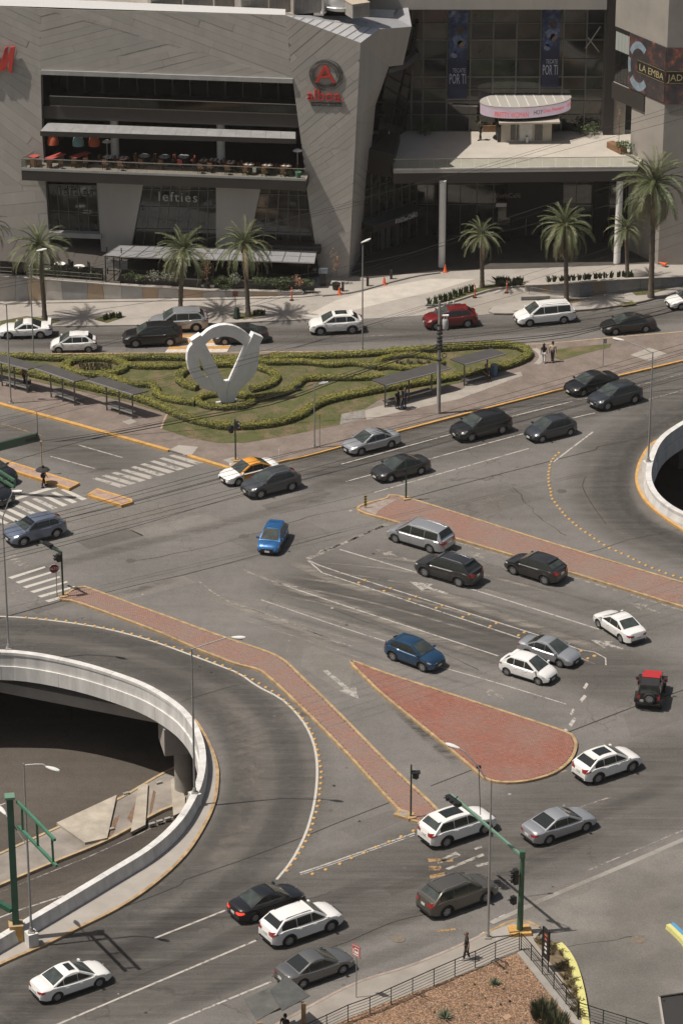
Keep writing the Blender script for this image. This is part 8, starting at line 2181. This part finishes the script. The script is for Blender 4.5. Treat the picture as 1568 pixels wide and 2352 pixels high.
o=MB().lathe([(0,0),(.07,.03),(.07,.1),(0,.12)],tuple(G(1170,2302,.17)),10).build('round_cap',M_SIG,smooth=True);tag(o,'small black round cap lying on the gravel','cap')
o=MB().beam(G(965,2288,.2),G(982,2300,.2)+UP*.3,.05,.03).build('fence_stay',M_RAILB)
tag(o,'thin dark stay leaning from the railing into the gravel','stay')
# ====== PEOPLE
SKIN=mat('skin',(.30,.17,.11),.6);HAIR=mat('hair_dark',(.012,.010,.009),.7)
def cloth(n,c):return mat('cloth_'+n,c,.85,var=.12,scale=8)
def skin_mesh(name,pts,edges,radii,m,parent,root=0,sub=1):
 me=bpy.data.meshes.new(name);me.from_pydata([tuple(p)for p in pts],edges,[])
 o=bpy.data.objects.new(name,me);COL.objects.link(o)
 md=o.modifiers.new('skin','SKIN');md.use_smooth_shade=True
 sv=me.skin_vertices[0].data
 for i,r in enumerate(radii):
  sv[i].radius=(r,r)if not isinstance(r,tuple)else r
  sv[i].use_root=(i==root)
 s=o.modifiers.new('sub','SUBSURF');s.levels=sub;s.render_levels=sub
 me.materials.append(m);o.parent=parent
 return o
def person(px,py,face,label,top,bottom,z=.14,H=1.72,stride=.18,sit=False,arms=None,hair_long=False,shoe=(.02,.02,.02),skirt=0,raise_=None,female=False,hat=None,sleeves=True,group='people',at=None):
 """a standing, walking or sitting figure; faces local +x"""
 b=at if at is not None else G(px,py,z);t=thing('person',label,'person',b,rad(face),group)
 k=H/1.72;sw=(.17 if female else .20)*k
 hipz,shz,nkz=.90*k,1.42*k,1.50*k
 dz=0.0
 if sit:dz=-.42*k
 pel=Vector((0,0,hipz+dz));chest=Vector((.02,0,1.22*k+dz));neck=Vector((.01,0,nkz+dz));head=Vector((.03,0,1.62*k+dz))
 J={'pelvis':pel,'waist':Vector((0,0,1.05*k+dz)),'chest':chest,'neck':neck,'head':head}
 arms=arms or{}
 for s,nm in((1,'l'),(-1,'r')):
  f=stride*s
  hip=pel+Vector((0,s*.095*k,-.02))
  if sit:knee=hip+Vector((.42*k,s*.03,.02));ank=knee+Vector((.03,0,-.40*k))
  else:knee=hip+Vector((f*.55+.03,0,-.42*k));ank=Vector((f,s*.10*k,.08))
  J['hip'+nm],J['knee'+nm],J['ank'+nm],J['toe'+nm]=hip,knee,ank,ank+Vector((.18*k,0,-.05))
  sh=Vector((0,s*sw,shz+dz));
  el,wr=arms.get(nm,(Vector((-.05-f*.4,s*(sw+.06),1.14*k+dz)),Vector((.04-f*.6,s*(sw+.07),.90*k+dz))))
  J['sh'+nm],J['el'+nm],J['wr'+nm]=sh,el,wr
  J['hand'+nm]=wr+(wr-el).normalized()*.10
 names=list(J);ix={n:i for i,n in enumerate(names)}
 R_={'pelvis':.125,'waist':.115,'chest':.15,'neck':.055,'head':.095}
 for nm in 'lr':R_.update({'hip'+nm:.085,'knee'+nm:.06,'ank'+nm:.042,'toe'+nm:.036,'sh'+nm:.062,'el'+nm:.043,'wr'+nm:.032,'hand'+nm:.036})
 E_=[('pelvis','waist'),('waist','chest'),('chest','neck'),('neck','head')]
 for nm in 'lr':E_+=[('pelvis','hip'+nm),('hip'+nm,'knee'+nm),('knee'+nm,'ank'+nm),('ank'+nm,'toe'+nm),('chest','sh'+nm),('sh'+nm,'el'+nm),('el'+nm,'wr'+nm),('wr'+nm,'hand'+nm)]
 skin_mesh('body',[J[n]for n in names],[(ix[a],ix[b_])for a,b_ in E_],[R_[n]*k for n in names],SKIN,t)
 hd=local(MB().lathe([(.045,-.13),(.075,-.10),(.088,-.03),(.093,.04),(.085,.10),(.05,.135),(0,.145)],tuple(head),14),'head',SKIN,t,True)
 local(MB().add([head+Vector((.085,.014,.0)),head+Vector((.085,-.014,.0)),head+Vector((.115,0,-.03)),head+Vector((.085,0,.04))],[(0,2,3),(1,3,2),(0,1,2)]),'nose',SKIN,hd)
 for s in(1,-1):
  local(MB().lathe([(0,-.008),(.012,0),(0,.008)],tuple(head+Vector((.084,s*.032,.022))),8,'x'),'eye',HAIR,hd);local(MB().box(head+Vector((-.005,s*.094,.0)),(.04,.018,.06)),'ear',SKIN,hd)
 local(MB().box(head+Vector((.086,0,-.058)),(.012,.045,.012)),'mouth',mat('lips',(.22,.09,.07),.6),hd)
 def cloth_part(name,seq,edges,rad_,m):
  ids={n:i for i,n in enumerate(seq)}
  skin_mesh(name,[J2[n]for n in seq],[(ids[a],ids[b_])for a,b_ in edges],[rad_[n]*k for n in seq],m,t)
 J2=dict(J)
 for nm in 'lr':
  J2['mid'+nm]=J['sh'+nm].lerp(J['el'+nm],.8);J2['shin'+nm]=J['knee'+nm].lerp(J['ank'+nm],.88)
 rt={'waist':.135,'chest':.168,'neck':.062,'pelvis':.142,'shl':.078,'shr':.078,'midl':.062,'midr':.062,'wrl':.045,'wrr':.045,'ell':.055,'elr':.055}
 cl='mid' if sleeves else 'el'
 seq=['pelvis','waist','chest','neck']+['shl','shr']+([cl+'l',cl+'r']if True else[])
 cloth_part('shirt',seq,[('pelvis','waist'),('waist','chest'),('chest','neck'),('chest','shl'),('chest','shr'),('shl',cl+'l'),('shr',cl+'r')],{**rt},top)
 rb2={'pelvis':.138,'hipl':.10,'hipr':.10,'kneel':.076,'kneer':.076,'shinl':.066 if not female else .085,'shinr':.066 if not female else .085}
 cloth_part('trousers',['pelvis','hipl','hipr','kneel','kneer','shinl','shinr'],[('pelvis','hipl'),('pelvis','hipr'),('hipl','kneel'),('hipr','kneer'),('kneel','shinl'),('kneer','shinr')],rb2,bottom)
 ms=cloth('shoe_%d%d%d'%tuple(int(c*100)for c in shoe),shoe)
 for nm in 'lr':
  a=J['ank'+nm];local(MB().lathe([(.0,-.12),(.045,-.10),(.055,0),(.05,.12),(.03,.16),(0,.17)],(a.x+.05,a.y,a.z-.03),10,'x'),'shoe',ms,t,True)
  for q in range(4):
   d=(J['hand'+nm]-J['wr'+nm]).normalized();s=Vector((0,1,0));o_=J['hand'+nm]+s*(q-1.5)*.02
   local(MB().tube([o_,o_+d*.05,o_+d*.085+Vector((.012,0,0))],[.010,.009,.007],5),'finger',SKIN,t)
  th=J['wr'+nm]+(J['hand'+nm]-J['wr'+nm])*.5;local(MB().tube([th,th+Vector((.04,0,-.025)),th+Vector((.055,0,-.055))],[.012,.010,.008],5),'thumb',SKIN,t)
 hp=[(.097,-.04),(.104,.03),(.098,.10),(.06,.15),(0,.165)]
 hc=head+Vector((-.018,0,0))
 if hat is None:local(MB().lathe(hp,tuple(hc),14),'hair',HAIR,t,True)
 else:
  local(MB().lathe([(.102,.02),(.104,.08),(.07,.15),(0,.165)],tuple(hc),14).box(hc+Vector((.12,0,.04)),(.12,.15,.02)),'cap',hat,t,True)
 if hair_long:local(MB().lathe([(.06,-.42),(.10,-.30),(.11,-.05),(.10,.05)],tuple(hc+Vector((-.05,0,0))),12),'long_hair',HAIR,t,True)
 return t
BLK,WHT=cloth('black',(.016,.016,.017)),cloth('white',(.58,.56,.54))
DKT,JEAN=cloth('dark_trousers',(.020,.019,.020)),cloth('jeans',(.05,.065,.10))
t=person(1248,833,75,'woman with long black hair, black top and white trousers walking',BLK,WHT,female=True,hair_long=True,H=1.66,shoe=(.4,.4,.4),group='couple walking by the lawn')
person(1268,831,70,'man in a beige short sleeved shirt and dark trousers walking beside the long haired woman',cloth('beige',(.42,.35,.26)),DKT,H=1.78,group='couple walking by the lawn')
um=person(100,1118,40,'vendor in dark clothes standing in the side road under a black umbrella',BLK,DKT,z=0,stride=.22,arms={'l':(Vector((.12,.27,1.18)),Vector((.20,.22,1.42)))},group='people in the side road')
ub=G(100,1118,0);uc=Vector((ub.x,ub.y,0))+Vector((.0,.0,0));uh=height_at(ub,1078)
ut=thing('umbrella','black open umbrella held above the vendor in the side road','umbrella',(ub.x-.02,ub.y+.1,0))
can_=MB();K=8;v=[(0,0,uh+.16)]
for ring,(r_,dz_)in enumerate(((.22,.13),(.40,.04),(.55,-.10))):
 for a in range(K):v.append((r_*math.cos(a*math.pi/4)*1.05,r_*math.sin(a*math.pi/4),uh+dz_))
f_=[(0,1+a,1+(a+1)%K)for a in range(K)]+[(1+g*K+a,1+(g+1)*K+a,1+(g+1)*K+(a+1)%K,1+g*K+(a+1)%K)for g in range(2)for a in range(K)]
local(can_.add(v,f_),'canopy',cloth('umbrella',(.030,.030,.032)),ut,False);local(MB().tube([(0,0,1.05),(0,0,uh+.2)],.012,6),'shaft',M_STEEL,ut)
for a in range(8):local(MB().tube([(0,0,uh+.12),(.55*math.cos(a*math.pi/4),.54*math.sin(a*math.pi/4),uh-.105)],.007,4),'rib',M_BLK,ut)
person(912,938,-40,'person in black with a backpack waiting at the shelter post',BLK,DKT,stride=.05,z=.146,group='people at the avenue shelter',H=1.66)
person(923,941,160,'person in a dark top and blue jeans waiting in the middle of the three',BLK,JEAN,stride=.06,z=.146,group='people at the avenue shelter',hair_long=True,female=True,H=1.62)
person(931,937,200,'person in a dark navy jacket waiting nearest the utility pole',cloth('navy',(.018,.022,.035)),JEAN,stride=.05,z=.146,group='people at the avenue shelter',sleeves=False)
person(1115,872,-60,'person in dark clothes sitting on the shelter bench beside the blue barrel',BLK,DKT,sit=True,z=.146,arms={'l':(Vector((.15,.22,.72)),Vector((.34,.10,.62))),'r':(Vector((.15,-.22,.72)),Vector((.34,-.08,.62)))})
person(56,885,20,'person in a red and black vest standing under the shelter at the frame edge',cloth('red_vest',(.20,.035,.025)),DKT,stride=.08)
person(1103,321,200,'man in dark clothes with a raised arm standing on the sunlit deck',BLK,DKT,z=PZ,arms={'r':(Vector((.14,-.28,1.36)),Vector((.16,-.12,1.56)))},stride=.12)
person(1071,2205,178,'man in a black t-shirt and cap walking along the foreground pavement',BLK,cloth('charcoal_trousers',(.028,.027,.028)),stride=.16,H=1.78,hat=cloth('cap_brown',(.10,.06,.045)),shoe=(.45,.45,.45))
person(655,2392,60,'person in dark clothes waiting under the bus stop roof at the frame bottom',BLK,DKT,stride=.05)
b=G(66,888,.14);o=thing('bag','black bag with white trim on the shelter bench at the frame edge','bag',(b.x,b.y,.62));MB().box((b.x,b.y-.5,.78),(.5,.3,.32),.2).build('pouch',M_BLK,o);MB().box((b.x+.05,b.y-.52,.95),(.3,.2,.04),.2).build('flap',M_WHITE,o)
# ====== thin scattering volume added to lift the blacks like film fade
m=bpy.data.materials.new('film_fade_haze');m.use_nodes=True;nt=m.node_tree
for n in list(nt.nodes):
 if n.type!='OUTPUT_MATERIAL':nt.nodes.remove(n)
pv=nt.nodes.new('ShaderNodeVolumePrincipled');pv.inputs['Density'].default_value=.00006;pv.inputs['Color'].default_value=(.92,.86,.78,1);pv.inputs['Anisotropy'].default_value=0.0
nt.links.new(pv.outputs['Volume'],[n for n in nt.nodes if n.type=='OUTPUT_MATERIAL'][0].inputs['Volume'])
tag(MB().box((0,300,48.7),(640,720,113.6)).build('film_fade_haze',m),kind='stuff')
